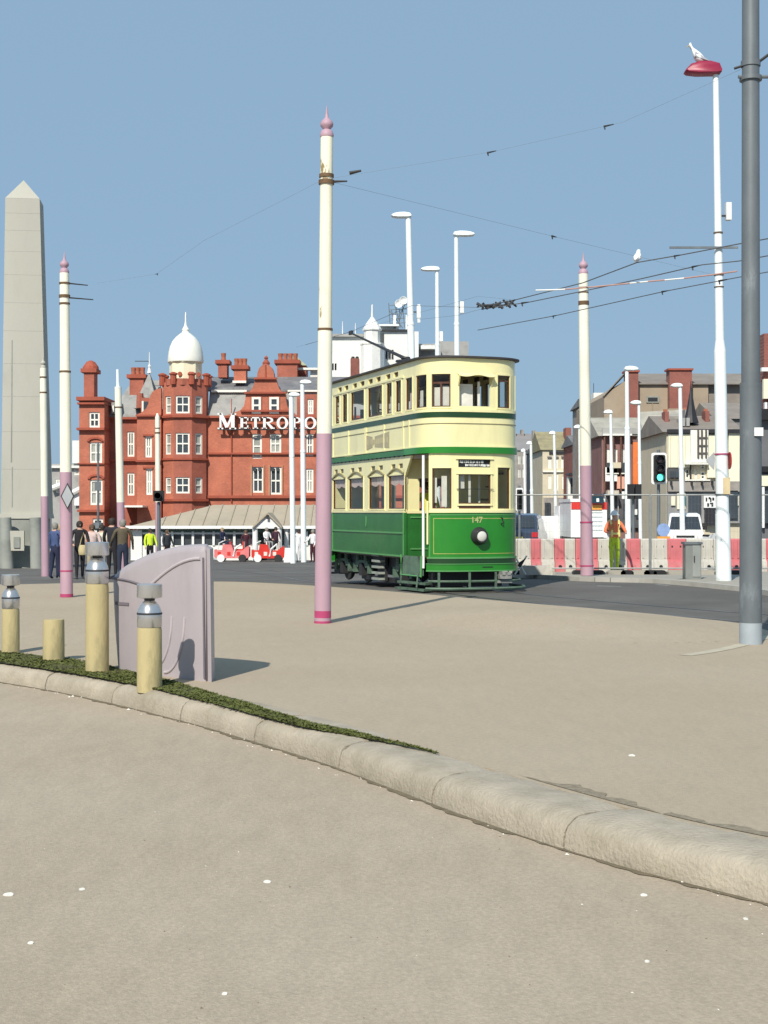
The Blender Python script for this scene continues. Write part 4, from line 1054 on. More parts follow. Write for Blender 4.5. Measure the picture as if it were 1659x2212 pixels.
for x0, x1 in ((-W + .08, -W + .5), (W - .5, W - .08)):
    b = cbox('bench', SEATM, tram, x0, x1, LP + .15, 2 * YC - LP - .15, 1.06, 1.14)
# blinds half drawn behind some windows
def blind(s0, s1, z0, z1, m=CURT, off=-.085, name='blind'):
    mb = MB(); band(mb, s0, s1, z0, z1, off - .006, off); tb(name, m, both(mb))
a, b = bw[2][:2]; blind(a + .02, a + (b - a) * .42, 3.85, 4.26); blind(a + (b - a) * .55, b - .01, 3.85, 4.29)
a, b = bw[1][:2]; blind(a + .02, a + (b - a) * .4, 3.86, 4.22); a, b = bw[0][:2]; blind(a + .03, a + (b - a) * .5, 3.86, 4.22, PINKC)
a, b = bw[3][:2]; blind(a + (b - a) * .08, a + (b - a) * .52, 3.87, 4.34, CURT, -.16); blind(a + (b - a) * .68, a + (b - a) * .76, 3.87, 4.4, CURT, -.16)
a, b = fw[0][:2]; blind(a + (b - a) * .05, a + (b - a) * .18, 1.86, 2.38); blind(a + (b - a) * .45, a + (b - a) * .78, 1.78, 2.42, CURT, -.12)
a, b = fw[1][:2]; blind(a + (b - a) * .06, a + (b - a) * .24, 2.16, 2.44, CURT, -.12); blind(a + (b - a) * .36, a + (b - a) * .43, 1.84, 2.44, CURT, -.10)
mb = MB(); band(mb, cw[0] - .05, cw[1] + .05, 2.14, 2.152, .03, .042); tb('wiper_bar', DARK, both(mb))
a, b = uw[0][:2]; blind(a + .02, b - .02, 3.86, 4.24); a, b = uw[1][:2]; blind(a, b, 3.86, 4.5, mat('brown_blind', (.16, .12, .11), .8, .1, 5))
# --- platform pole, step, lifeguards and truck
MB().tube((hpt(SENT - .10, .05).x, hpt(SENT - .10, .05).y, .50), (hpt(SENT - .10, .05).x, hpt(SENT - .10, .05).y, 2.85), .030, n=12).build('grab_pole', WHITE, tram, smooth=True)
MB().tube((hpt(SENT + .01, .06).x, hpt(SENT + .01, .06).y, 1.0), (hpt(SENT + .01, .06).x, hpt(SENT + .01, .06).y, 1.9), .022, n=10).build('grab_rail', CREAM, tram, smooth=True)
q0, q1 = hpt(SBK + .12, .06), hpt(SENT - .12, .06)
MB().hexa([(q0.x - .02, q0.y, .34), (q1.x - .02, q1.y, .34), (q1.x + .03, q1.y, .34), (q0.x + .03, q0.y, .34), (q0.x, q0.y, .74), (q1.x, q1.y, .74), (q1.x + .04, q1.y, .74), (q0.x + .04, q0.y, .74)]).build('step_panel', GREENU, tram)
mb = MB(); mb.path([(q0.x - .03, q0.y + .03, .76), (q0.x - .04, q0.y + .03, .33), (q1.x - .04, q1.y - .03, .33), (q1.x - .03, q1.y - .03, .76)], .02, 6); mb.build('step_frame', GREENL, tram)
for z, o_ in ((.20, .16), (.07, .22)):
    a_, b_ = hpt(SBK + .02, o_), hpt(SENT + .02, o_); a2, b2 = hpt(SBK + .02, -.1), hpt(SENT + .02, -.1)
    MB().hexa([(a_.x, a_.y, z - .045), (b_.x, b_.y, z - .045), (b2.x, b2.y, z - .045), (a2.x, a2.y, z - .045), (a_.x, a_.y, z), (b_.x, b_.y, z), (b2.x, b2.y, z), (a2.x, a2.y, z)]).build('step_board', GREENU, tram)
for y_ in (q0.y, q1.y): MB().tube((q0.x - .06, y_, .1), (q0.x - .03, y_, .4), .018, n=6).build('step_hanger', GREENU, tram)
def lifeguard(turn):
    T = (lambda p: p) if not turn else (lambda p: (-p[0], 2 * YC - p[1], p[2]))
    for z, o_, r_ in ((.085, .20, .032), (.235, .10, .026)):
        pts = [T((hpt(s, o_).x, hpt(s, o_).y, z)) for s in samples(SENT + .05, mir(SBK) - .25)]
        MB().path(pts, r_, 6).build('lifeguard_rail', GREENU, tram, smooth=True)
    for px in (950, 1010, 1065):
        p = hpt(s_px(px), .12); MB().box(*sorted((T((p.x - .02, 0, 0))[0], T((p.x + .02, 0, 0))[0])), *sorted((T((0, p.y - .02, 0))[1], T((0, p.y + .02, 0))[1])), .07, .42).build('lifeguard_post', GREENU, tram)
    b0 = T((-.75, .45, 0)); b1 = T((.75, .9, 0))
    cbox('lifeguard_tray', DARK, tram, min(b0[0], b1[0]), max(b0[0], b1[0]), min(b0[1], b1[1]), max(b0[1], b1[1]), .10, .42)
    p = hpt(s_px(1082), .1); c = T((p.x, p.y, .33))
    cp = MB().box(c[0] - .13, c[0] + .13, c[1] - .12, c[1] + .06, c[2] - .05, c[2] + .03).box(c[0] - .09, c[0] - .02, c[1] - .14, c[1] + .1, c[2] + .03, c[2] + .10).box(c[0] + .03, c[0] + .1, c[1] - .14, c[1] + .1, c[2] + .03, c[2] + .09).box(c[0] - .17, c[0] + .17, c[1] - .05, c[1] + .05, c[2] - .14, c[2] - .09)
    cp.build('coupling', mat('bare_iron', (.33, .33, .30), .5, .3, 12, metal=.3), tram)
lifeguard(0); lifeguard(1)
cbox('underframe', DARK, tram, -.8, .8, LP - .2, 2 * YC - LP + .2, .42, .66)
cbox('truck_beam', DARK, tram, -.62, .62, LP + .1, 2 * YC - LP - .1, .22, .45)
for sx in (-1, 1):
    for y in (2.12, 5.02, 2 * YC - 2.12 + .5):
        x = sx * .86
        wl = MB().lathe([(.05, -.06), (.36, -.06), (.38, -.04), (.36, .02), (.33, .05), (.1, .05)], (sx * .70, y, .36), 26, 'x').build('wheel', mat('wheel_iron', (.05, .048, .045), .6, .3, 8, metal=.3), tram, smooth=True)
        fr = MB().prism([(y - .52, .40), (y - .40, .52), (y + .40, .52), (y + .52, .40), (y + .30, .34), (y + .17, .46), (y - .17, .46), (y - .30, .34)], x - .04, x + .04, lambda a, b, t: (t, a, b))
        fr.box(x - .05, x + .05, y - .62, y - .46, .22, .44); fr.box(x - .05, x + .05, y + .46, y + .62, .22, .44)
        fr.build('axle_guard', GREENU, tram)
        MB().hexa([(x - .07, y - .10, .16), (x + .09, y - .10, .16), (x + .09, y + .10, .16), (x - .07, y + .10, .16), (x - .07, y - .10, .46), (x + .09, y - .10, .46), (x + .09, y + .10, .46), (x - .07, y + .10, .46)]).build('axlebox', DARK, tram)
        for dy in (-.3, .3):
            MB().lathe([(.05, 0), (.065, .03), (.05, .06), (.065, .09), (.05, .12), (.065, .15), (.05, .18)], (x + sx * .02, y + dy, .48), 10).build('spring', GREENU, tram)
    for i in range(5):
        z = .12 + .135 * i; cbox('side_step', mat('step_tread_paint', (.30, .33, .29), .7, .2, 8), tram, min(sx * .90, sx * 1.06), max(sx * .90, sx * 1.06), 3.30, 3.78, z, z + .05)
    cbox('step_back', DARK, tram, min(sx * .84, sx * .90), max(sx * .84, sx * .90), 3.27, 3.81, .1, .70)
    cbox('guard_board', DARK, tram, min(sx * .76, sx * .80), max(sx * .76, sx * .80), 1.9, 5.3, .07, .18)
# --- rails in the road under it, along the curve of the track
tk = [Vector((-6.5, 62, 0)), Vector((-2.9, 48, 0)), tw(Vector((0, 9)), 0), tw(Vector((0, 4)), 0), tw(Vector((0, 0)), 0), tw(Vector((.25, -2.6)), 0), Vector((5.3, 23.8, 0)), Vector((9.2, 18.5, 0)), Vector((15, 12.5, 0))]
for p in tk: p.z = 0
TK = catmull(tk, 8)
RAILM = mat('rail_steel', (.20, .19, .18), .35, .2, 3, metal=.8)
for off in (-.72, .72):
    q = []
    for i, p in enumerate(TK):
        d = (TK[min(i + 1, len(TK) - 1)] - TK[max(i - 1, 0)]).normalized(); q.append(p + Vector((-d.y, d.x, 0)) * off)
    ground_ribbon('tram_rail', q, .07, RAILM, .006)
# ------------------------------------------------------------------ obelisk memorial
def obelisk():
    d = 62.0; cx_ = gx(52, d); z0 = terr(cx_, d); t = thing('obelisk', 'tall pale stone memorial obelisk at the left edge', 'monument', (cx_, d, z0)); k = d / FPX
    rot = R(7); cs, sn = math.cos(rot), math.sin(rot)
    def ring(px0, px1, py, f=1.0, y_off=0):
        dd = d + 1.2; c = gx((px0 + px1) / 2 + 4, dd); h = (px1 - px0) / 2 * dd / FPX / (cs + abs(sn)) * f * 1.08; z = gz(py, dd)
        return [(c + a * cs * h - b * sn * h, d + 1.2 + a * sn * h + b * cs * h, z) for a, b in ((-1, -1), (1, -1), (1, 1), (-1, 1))]
    def loft(name, rs, m):
        mb = MB(); n = 4; mb.add([v for r_ in rs for v in r_], [(j * n + i, j * n + (i + 1) % n, (j + 1) * n + (i + 1) % n, (j + 1) * n + i) for j in range(len(rs) - 1) for i in range(n)] + [(3, 2, 1, 0), tuple((len(rs) - 1) * n + i for i in range(n))])
        return mb.build(name, m, t)
    courses = [1110, 1015, 935, 860, 790, 720, 660, 600, 550, 505, 468, 436]
    L_ = lambda py: 12 - (py - 436) * (8 / 674); R_ = lambda py: 86 + (py - 436) * (20 / 674)
    for a, b in zip(courses, courses[1:]):
        loft('stone_course', [ring(L_(a), R_(a), a), ring(L_(b), R_(b), b + .25)], STONE)
    loft('pyramidion', [ring(12, 86, 436), ring(46.5, 47.5, 390)], STONE)
    # narrow dark strips on the faces, groove shade put into their colour
    def strip(name, f, pya, pyb, wd, m):
        ra, rb = ring(L_(pya), R_(pya), pya, 1.004), ring(L_(pyb), R_(pyb), pyb, 1.004); vs = []
        for r_ in (ra, rb):
            p0, p1 = Vector(r_[0]), Vector(r_[1])
            for q in (f - wd, f + wd): vs.append(p0.lerp(p1, q) - Vector((0, .012, 0)))
        MB().add([vs[0], vs[1], vs[1] + Vector((0, .05, 0)), vs[0] + Vector((0, .05, 0)), vs[2], vs[3], vs[3] + Vector((0, .05, 0)), vs[2] + Vector((0, .05, 0))], [(0, 1, 5, 4), (1, 2, 6, 5), (3, 0, 4, 7), (4, 5, 6, 7), (0, 3, 2, 1)]).build(name, m, t)
    strip('groove_shade', .22, 1000, 740, .012, STONED); strip('groove_shade', .93, 1108, 905, .018, mat('deep_shade_stone', (.16, .16, .13), .9, .15, 2)); strip('groove_shade', .24, 1095, 1010, .01, STONED)
    loft('plinth_cap', [ring(-14, 108, 1120), ring(-12, 106, 1109.8)], STONE)
    loft('plinth', [ring(-22, 104, 1236, .98), ring(-20, 100, 1120.2, .98)], STONED)
    loft('step', [ring(-60, 130, 1245, 1.0), ring(-60, 130, 1237, 1.0)], STONED)
    for px in (66, 2):
        MB().tube(at(px + 14, 1236, d - .62), at(px + 10, 1118, d - .62), 14 * k, 12 * k, 16).build('buttress', STONED, t, smooth=True)
    p = at(34, 1168, d - .72); MB().box(p.x - .36, p.x + .36, p.y - .04, p.y + .1, p.z - .42, p.z + .42).build('tablet', STONE, t)
    p = at(38, 1170, d - .78); MB().box(p.x - .16, p.x + .1, p.y - .04, p.y + .1, p.z - .26, p.z + .2).build('carving', STONED, t)
obelisk()

# ------------------------------------------------------------------ red brick hotel
BRICK = brick_mat('hotel_brick', (.50, .15, .085), (.43, .12, .068), (.47, .24, .17))
BRICK2 = brick_mat('hotel_brick_dark', (.40, .115, .072), (.345, .092, .058), (.40, .19, .13))
TERRA = mat('terracotta_trim', (.34, .08, .045), .7, .15, .8)
SLATE = mat('slate_roof', (.17, .17, .18), .7, .18, 1.2, dirt=(.27, .265, .25), dscale=.5)
SLATEL = mat('pale_slate', (.31, .31, .295), .75, .14, 1.0, dirt=(.20, .20, .2), dscale=.6)
DGLASS = mat('window_glass', (.05, .06, .07), .08, .3, .6, spec=.7)
PGLASS = mat('curtained_glass', (.36, .37, .33), .25, .35, .8, spec=.6)
WFRAME = mat('window_white', (.80, .79, .72), .5, .04, 3)
DOMEM = mat('dome_paint', (.82, .81, .72), .45, .06, .8)
DRUM = mat('drum_cream', (.82, .76, .55), .55, .06, .8)
POT = mat('chimney_pot', (.36, .12, .07), .8, .2, 2)
D = 130.0
X = lambda px, d=D: gx(px, d)
Z = lambda py, d=D: gz(py, d)
hz0 = terr(X(420), D)
hotel = thing('hotel', 'red brick seaside hotel with white dome, gables and large rooftop lettering', 'hotel', (X(420), D, hz0))
def hbox(name, m, px0, px1, py0, py1, y0, y1, parent=None): return cbox(name, m, parent or hotel, X(px0), X(px1), y0, y1, Z(py1), Z(py0))
def facade(name, px0, px1, pytop, y, wins, m=BRICK, depth=12, zb=None, dglass=None, sides=True):
    ops = []
    x0 = X(px0)
    for w_ in wins: ops.append((X(w_[0]) - x0, X(w_[1]) - x0, Z(w_[3]), Z(w_[2])))
    mb = MB(); P = wall_panel(mb, (x0, y), (X(px1), y), zb if zb is not None else hz0 - .5, Z(pytop), ops, .22)
    z0_, z1_ = zb if zb is not None else hz0 - .5, Z(pytop); x1 = X(px1)
    mb.add([(x0, y, z0_), (x0, y + depth, z0_), (x0, y + depth, z1_), (x0, y, z1_), (x1, y, z0_), (x1, y + depth, z0_), (x1, y + depth, z1_), (x1, y, z1_)], [(0, 1, 2, 3), (4, 7, 6, 5), (1, 5, 6, 2), (2, 6, 7, 3)])
    o = mb.build(name, m, hotel, recalc=False)
    for w_, op in zip(wins, ops):
        st = w_[4] if len(w_) > 4 else 0
        window_at(hotel, P, op[0], op[1], op[2], op[3], WFRAME, (DGLASS, PGLASS)[st], .16, .17, (w_[5] if len(w_) > 5 else 1, 1))
    return o
# corner tower on the left
facade('corner_tower', 177, 231, 862, D - 1.2, [(198, 221, 892, 925, 0), (199, 226, 957, 1001, 1), (200, 227, 1037, 1091, 1), (206, 228, 1120, 1150, 0)])
for a, b, o in ((860, 868, .5), (872, 876, .35), (926, 931, .45), (1001, 1004, .2), (1101, 1106, .35)): hbox('cornice', TERRA, 177 - o * 8, 231 + o * 4, a, b, D - 1.2 - o, D + 10)
for x0, x1, y0 in ((198, 226, 955), (199, 228, 1035)):
    mb = MB(); cxm = (X(x0) + X(x1)) / 2; r_ = (X(x1) - X(x0)) / 2 + .15
    for i in range(8):
        a0, a1 = math.pi * i / 8, math.pi * (i + 1) / 8
        mb.prism([(cxm + math.cos(a0) * r_, Z(y0) + math.sin(a0) * r_ * .55), (cxm + math.cos(a1) * r_, Z(y0) + math.sin(a1) * r_ * .55), (cxm + math.cos(a1) * r_ * .72, Z(y0) + math.sin(a1) * r_ * .33), (cxm + math.cos(a0) * r_ * .72, Z(y0) + math.sin(a0) * r_ * .33)], D - 1.35, D - 1.2)
    mb.build('window_arch', TERRA, hotel)
def chimney(px0, px1, pyt, pyb, y, m=BRICK2, pots=2, cap=True, dep=1.6):
    c = hbox('chimney', m, px0, px1, pyt, pyb, y, y + dep)
    if cap:
        MB().box(X(px0) - .25, X(px1) + .25, y - .2, y + dep + .2, Z(pyt), Z(pyt) + .35).build('chimney_cap', TERRA, c)
        for i in range(pots):
            xx = X(px0) + (X(px1) - X(px0)) * (i + .5) / pots; MB().lathe([(.24, 0), (.2, .35), (.24, .7), (.18, .72)], (xx, y + dep / 2, Z(pyt) + .35), 10).build('chimney_pot', POT, c)
    return c
c = chimney(184, 206, 806, 862, D - .6, BRICK2, 1); MB().lathe([(.75, 0), (.7, .3), (.4, .7), (.1, .85)], (X(195), D + .2, Z(806) + .3), 12).build('chimney_hood', TERRA, c)
# recessed wing with steep slate roof
facade('recessed_wing', 231, 296, 899, D + 1.5, [(268, 284, 930, 985, 0), (268, 284, 1020, 1070, 0)], BRICK2)
for a in (899, 990): hbox('cornice', TERRA, 231, 296, a, a + 5, D + 1.1, D + 1.5)
def slope(name, m, x0, x1, y0, z0, xx0, xx1, y1, z1, th=.15):
    return MB().hexa([(x0, y0, z0), (x1, y0, z0), (xx1, y1, z1), (xx0, y1, z1), (x0, y0, z0 + th), (x1, y0, z0 + th), (xx1, y1, z1 + th), (xx0, y1, z1 + th)]).build(name, m, hotel)
slope('roof', SLATEL, X(228), X(350), D + 1.3, Z(899), X(262), X(345), D + 6, Z(812))
sp = MB(); b_ = [(X(284), D + .8, Z(880)), (X(338), D + .8, Z(880)), (X(338), D + 5.5, Z(880)), (X(284), D + 5.5, Z(880)), (X(311), D + 3, Z(797))]
sp.add(b_, [(0, 1, 4), (1, 2, 4), (2, 3, 4), (3, 0, 4), (3, 2, 1, 0)]); spo = sp.build('spire_roof', SLATEL, hotel)
MB().lathe([(.22, 0), (.1, .5), (.16, .6), (.05, .8), (.03, 1.9)], (X(311), D + 3, Z(799)), 8).build('spire_finial', WHITE, spo)
MB().box(X(279), X(311), D + 2.97, D + 3.03, Z(773.5), Z(772)).build('weather_vane', DARK, spo)
chimney(263, 294, 808, 850, D + 4, BRICK2, 3)
for px0, px1, py0, py1 in ((302, 322, 858, 893), (238, 254, 868, 892)):
    c = hbox('dormer', BRICK2 if px0 > 300 else SLATEL, px0, px1, py0, py1, D + .6, D + 3); 
    cbox('dormer_window', DGLASS, c, X(px0) + .25, X(px1) - .2, D + .5, D + .6, Z(py1) + .15, Z(py0) - .35)
    cbox('dormer_frame', WFRAME, c, X(px0) + .1, X(px0) + .25, D + .48, D + .62, Z(py1) + .1, Z(py0) - .3)
MB().tube((X(299), D + .9, Z(880)), (X(299), D + .9, Z(848)), .35, .3, 8).build('stack_pier', BRICK2, hotel)
# swept shoulder wall beside the domed turret
facade('shoulder_wall', 296, 348, 899, D, [(313, 328, 942, 988, 1), (315, 329, 1012, 1069, 1)], BRICK)
pl = [(X(296), Z(899)), (X(348), Z(899)), (X(348), Z(838)), (X(335), Z(842)), (X(328), Z(848)), (X(324), Z(856)), (X(322), Z(868)), (X(316), Z(882)), (X(304), Z(892)), (X(296), Z(895))]
MB().prism(pl, D, D + .6).build('shoulder_gable', BRICK, hotel)
for a in (896, 994): hbox('cornice', TERRA, 294, 348, a, a + 4, D - .3, D)
for a, b in ((938, 942), (1008, 1012)): hbox('lintel', TERRA, 309, 331, a, b, D - .15, D)
# domed turret: seven-sided front
tc = X(397); ty = D + 1.2
def oct_pt(r_, k_): 
    a = R(-90 + 22.5 + 45 * k_); return (tc + r_ * math.cos(a), ty + r_ * math.sin(a))
TR = 2.12
rows = [(856, 894), (936, 982), (1031, 1066)]
tz0, tz1 = hz0 - .5, Z(826)
for k_ in range(-3, 3):
    p0, p1 = oct_pt(TR, k_ - 1), oct_pt(TR, k_)
    L_ = math.dist(p0, p1); ops = []
    if k_ in (-1, 0, 1):
        wd = .62 if k_ == 0 else .42
        for a, b in rows: ops.append((L_ / 2 - wd, L_ / 2 + wd, Z(b), Z(a)))
    mb = MB(); P = wall_panel(mb, p0, p1, tz0, tz1, ops, .2); mb.build('turret_wall', BRICK2 if k_ != -1 else BRICK, hotel, recalc=False)
    for i, o in enumerate(ops): window_at(hotel, P, *o, WFRAME, (DGLASS if k_ == 0 else PGLASS), .14, .15, (1 if k_ == 0 else 0, 1))
    cr = MB()
    for a, b, o in ((898, 903, .28), (990, 994, .15), (1078, 1083, .25)):
        q0, q1 = oct_pt(TR + o, k_ - 1), oct_pt(TR + o, k_); cr.hexa([(*q0, Z(b)), (*q1, Z(b)), (*p1, Z(b)), (*p0, Z(b)), (*q0, Z(a)), (*q1, Z(a)), (*p1, Z(a)), (*p0, Z(a))])
        cr.build('turret_band', TERRA, hotel); cr = MB()
    # battlement pier on every corner
    q = oct_pt(TR + .02, k_); MB().lathe([(.28, 0), (.28, Z(812) - Z(832)), (.38, Z(812) - Z(832) + .05), (.38, Z(808) - Z(832)), (.12, Z(805) - Z(832))], (q[0], q[1], Z(832)), 8).build('turret_pier', TERRA, hotel)
MB().lathe([(TR * .99, Z(833)), (TR * .99, Z(819)), (TR * .9, Z(818.9)), (.1, Z(818.8))], (tc, ty, 0), 8).build('parapet', BRICK2, hotel)
MB().lathe([(1.47, Z(822)), (1.47, Z(782)), (1.58, Z(781.8)), (1.62, Z(779))], (tc, ty, 0), 8).build('drum', DRUM, hotel)
dome = MB().lathe([(1.62, Z(780)), (1.64, Z(777)), (1.60, Z(768)), (1.54, Z(757)), (1.43, Z(746)), (1.22, Z(735)), (.92, Z(726)), (.55, Z(718.5)), (.34, Z(715)), (.3, Z(711)), (.36, Z(709)), (.24, Z(705)), (.12, Z(699)), (.07, Z(690)), (.05, Z(672)), (.02, Z(670))], (tc, ty, 0), 16).build('dome', DOMEM, hotel, smooth=True, angle=50)
for k_ in (-1, 0, 1):
    a = R(-90 + 24 + 40 * k_ * .9); p = (tc + 1.46 * math.cos(a), ty + 1.46 * math.sin(a))
    MB().lathe([(.01, -.12), (.2, -.12), (.2, .1), (.01, .1)], (p[0], p[1], Z(808)), 12, '-y').build('drum_opening', TERRA, hotel)
# main wing with the shaped gable
mw = [(543, 564, 936, 990, 1, 0), (581, 606, 936, 979, 1), (543, 568, 1008, 1064, 0), (581, 607, 1008, 1068, 0), (660, 676, 936, 985, 0), (660, 676, 1012, 1064, 1), (735, 755, 936, 985, 0), (790, 812, 936, 985, 1)]
facade('main_wing', 440, 960, 899, D + .8, mw, BRICK, 14)
pl = [(487, 899), (640, 899), (636, 892), (626, 885), (620, 876), (617, 862), (616, 850), (608, 846), (602, 838), (598, 828), (596, 819), (592, 815), (591, 805), (587, 794), (580, 787), (573, 785), (566, 787), (559, 794), (555, 805), (554, 815), (550, 819), (548, 828), (544, 838), (538, 846), (530, 850), (529, 862), (526, 876), (519, 885), (500, 893), (487, 897)]
gw = [(543, 563, 857, 893), (581, 602, 857, 893)]
MB().prism([(X(a), Z(b)) for a, b in pl], D + .4, D + 1.6).build('shaped_gable', BRICK, hotel)
for a, b, c_, e in gw:
    x0 = X(a); mb = MB(); P = wall_panel(mb, (x0 - .1, D + .36), (X(b) + .1, D + .36), Z(e) - .1, Z(c_) + .1, [(.1, .1 + X(b) - x0, Z(e), Z(c_))], .1); mb.build('window_surround', TERRA, hotel, recalc=False)
    window_at(hotel, P, .1, .1 + X(b) - x0, Z(e), Z(c_), WFRAME, DGLASS, -.02, .2, (0, 1))
for a, b, w0, w1 in ((846, 850, 527, 619), (815, 819, 548, 598), (885, 889, 519, 627)): hbox('gable_band', TERRA, w0, w1, a, b, D + .1, D + .4)
MB().lathe([(.3, 0), (.34, .2), (.12, .5), (.2, .65), (.03, .85)], (X(573), D + 1, Z(786)), 10).build('gable_finial', TERRA, hotel)
MB().tube((X(573), D + .38, Z(815)), (X(573), D + .38, Z(787)), .08, .06, 6).build('gable_rib', TERRA, hotel)
for a, b, o in ((897, 902, .35), (977, 981, .25), (1070, 1076, .3)): hbox('cornice', TERRA, 447, 960, a, b, D + .8 - o, D + .8)
for x0, x1 in ((539, 570), (578, 610)):
    for j in range(2):
        for i in range(2): hbox('transom_light', DGLASS, x0 + 6 + i * 11, x0 + 13 + i * 11, 1009 + 0, 1017, D + .76, D + .80) if j == 0 else None
    hbox('window_quoin', mat('pale_quoin', (.44, .22, .13), .8, .1, 2), x0, x0 + 4, 1004, 1070, D + .68, D + .8); hbox('window_quoin', MATS['pale_quoin'], x1 - 3, x1, 1004, 1070, D + .68, D + .8)
hbox('downpipe', TERRA, 497, 499, 902, 1085, D + .6, D + .75); hbox('downpipe', TERRA, 497.5, 499, 860, 899, D + .6, D + .75)
slope('roof', SLATEL, X(446), X(960), D + 1.0, Z(899), X(446), X(960), D + 2.6, Z(843))
slope('roof', SLATE, X(440), X(960), D + 2.4, Z(841), X(440), X(960), D + 7, Z(802))
hbox('gutter', WFRAME, 450, 528, 838, 843, D + 2.1, D + 2.4); hbox('gutter', WFRAME, 618, 700, 838, 842, D + 2.1, D + 2.4)
chimney(460, 480, 776, 806, D + 4, BRICK2, 1); c = chimney(496, 523, 789, 815, D + 3.6, BRICK, 3); hbox('chimney_base', WFRAME, 494, 524, 815, 820, D + 3.3, D + 3.6)
chimney(586, 632, 768, 806, D + 7, BRICK2, 4, dep=2.2)
tp = MB(); zb_ = Z(766); b_ = [(X(586), D + 9.5, zb_), (X(650), D + 9.5, zb_), (X(650), D + 14, zb_), (X(586), D + 14, zb_), (X(614), D + 11.5, Z(738)), (X(622), D + 11.5, Z(738))]
tp.add(b_, [(0, 1, 5, 4), (1, 2, 5), (2, 3, 4, 5), (3, 0, 4), (3, 2, 1, 0)]); tp.build('copper_roof', mat('verdigris_roof', (.33, .34, .22), .8, .25, 1.2), hotel)
hbox('roof_tower', BRICK2, 588, 648, 765.5, 806, D + 9.7, D + 13.8)
hbox('parapet_rail', WFRAME, 632, 700, 775, 780, D + 8, D + 9); hbox('plant_room', WFRAME, 660, 690, 780, 802, D + 8.5, D + 11)
facade('dormer_wall', 640, 700, 850, D + .9, [(663, 676, 860, 893, 1)], BRICK2, 3, zb=Z(899))
# projecting lettering on the parapet
def stroke(mb, p, q, w0, y0, y1):
    p = Vector(p); q = Vector(q); d = (q - p).normalized(); n = Vector((-d.y, d.x)) * w0 / 2
    mb.prism([tuple(p + n), tuple(p - n), tuple(q - n), tuple(q + n)], y0, y1)
def arc(mb, c, rx, ry, a0, a1, wx, wy, y0, y1, n=14):
    for i in range(n):
        t0, t1 = a0 + (a1 - a0) * i / n, a0 + (a1 - a0) * (i + 1) / n
        f = lambda t, k_: (c[0] + math.cos(t) * (rx - k_ * wx), c[1] + math.sin(t) * (ry - k_ * wy))
        mb.prism([f(t0, 0), f(t1, 0), f(t1, 1), f(t0, 1)], y0, y1)
def letter(ch, x, z, w_, h, y0, y1):
    mb = MB(); T = h * .19; s_ = h * .09
    bx = lambda a, b, c, e: mb.box(x + a, x + b, y0, y1, z + c, z + e)
    if ch == 'M':
        bx(T * .35, T * 1.0, 0, h); bx(w_ - T * 1.55, w_ - T * .35, 0, h)
        stroke(mb, (x + T * .7, z + h), (x + w_ / 2, z + h * .12), T * 1.15, y0 + .01, y1 - .01); stroke(mb, (x + w_ - T * .9, z + h), (x + w_ / 2, z + h * .12), T * .7, y0 + .02, y1 - .02)
        bx(-T * .3, T * 1.6, -.01, s_); bx(w_ - T * 2.1, w_ + T * .2, -.01, s_); bx(-T * .3, T * 1.2, h - s_, h + .01); bx(w_ - T * 1.3, w_ + T * .2, h - s_, h + .01)
    if ch in 'ELTPR':
        if ch == 'T':
            bx(w_ / 2 - T * .6, w_ / 2 + T * .6, 0, h - s_); bx(0, w_, h - s_ * 1.2, h); bx(w_ / 2 - T * 1.2, w_ / 2 + T * 1.2, -.01, s_); bx(0, s_, h - s_ * 3.5, h + .01); bx(w_ - s_, w_, h - s_ * 3.5, h + .01)
        else:
            bx(T * .3, T * 1.5, 0, h); bx(-T * .2, T * 2.0, -.01, s_); bx(-T * .2, T * 2.0, h - s_, h + .01)
    if ch == 'E':
        bx(T * 1.5, w_, 0, s_ * 1.1); bx(T * 1.5, w_, h - s_ * 1.1, h); bx(T * 1.5, w_ * .75, h * .46, h * .46 + s_); bx(w_ - s_, w_ + .02, 0, s_ * 3.2); bx(w_ - s_, w_ + .02, h - s_ * 3.2, h); bx(w_ * .72, w_ * .72 + s_, h * .38, h * .64)
    if ch == 'L': bx(T * 1.5, w_, 0, s_ * 1.1); bx(w_ - s_, w_ + .02, 0, s_ * 3.6)
    if ch in 'PR':
        arc(mb, (x + w_ * .42, z + h * .74), w_ * .55, h * .26, -math.pi / 2, math.pi / 2, T * 1.1, s_, y0 + .005, y1 - .005, 12); bx(T * 1.4, w_ * .45, h - s_, h - .01); bx(T * 1.4, w_ * .45, h * .48, h * .48 + s_)
    if ch == 'R': stroke(mb, (x + w_ * .45, z + h * .5), (x + w_ * .9, z + h * .02), T * 1.1, y0 + .01, y1 - .01); bx(w_ * .8, w_ * 1.1, -.01, s_)
    if ch == 'O': arc(mb, (x + w_ / 2, z + h / 2), w_ * .52, h * .53, 0, 2 * math.pi, T * 1.25, s_, y0, y1, 20)
    return mb
LET = mat('sign_letter_white', (.82, .82, .80), .45, .03, 2)
ly0, ly1 = D - .05, D + .2
sx = 471
for ch, a, b, pt, pb in (('M', 472, 509, 893, 927), ('E', 518, 536, 901, 926), ('T', 542, 562, 901, 926), ('R', 567, 591, 901, 926), ('O', 598, 622, 901, 926), ('P', 631, 651, 901, 926), ('O', 657, 683, 901, 926), ('L', 691, 709, 901, 926), ('E', 716, 734, 901, 926)):
    letter(ch, X(a), Z(pb), X(b) - X(a), Z(pt) - Z(pb), ly0, ly1).build('sign_letter', LET, hotel)
hbox('sign_rail', DARK, 470, 736, 926.6, 929, D + .05, D + .2)
for px in (480, 530, 580, 630, 680): MB().box(X(px) - .05, X(px) + .05, D + .12, D + .5, Z(928), Z(926)).build('sign_bracket', DARK, hotel)
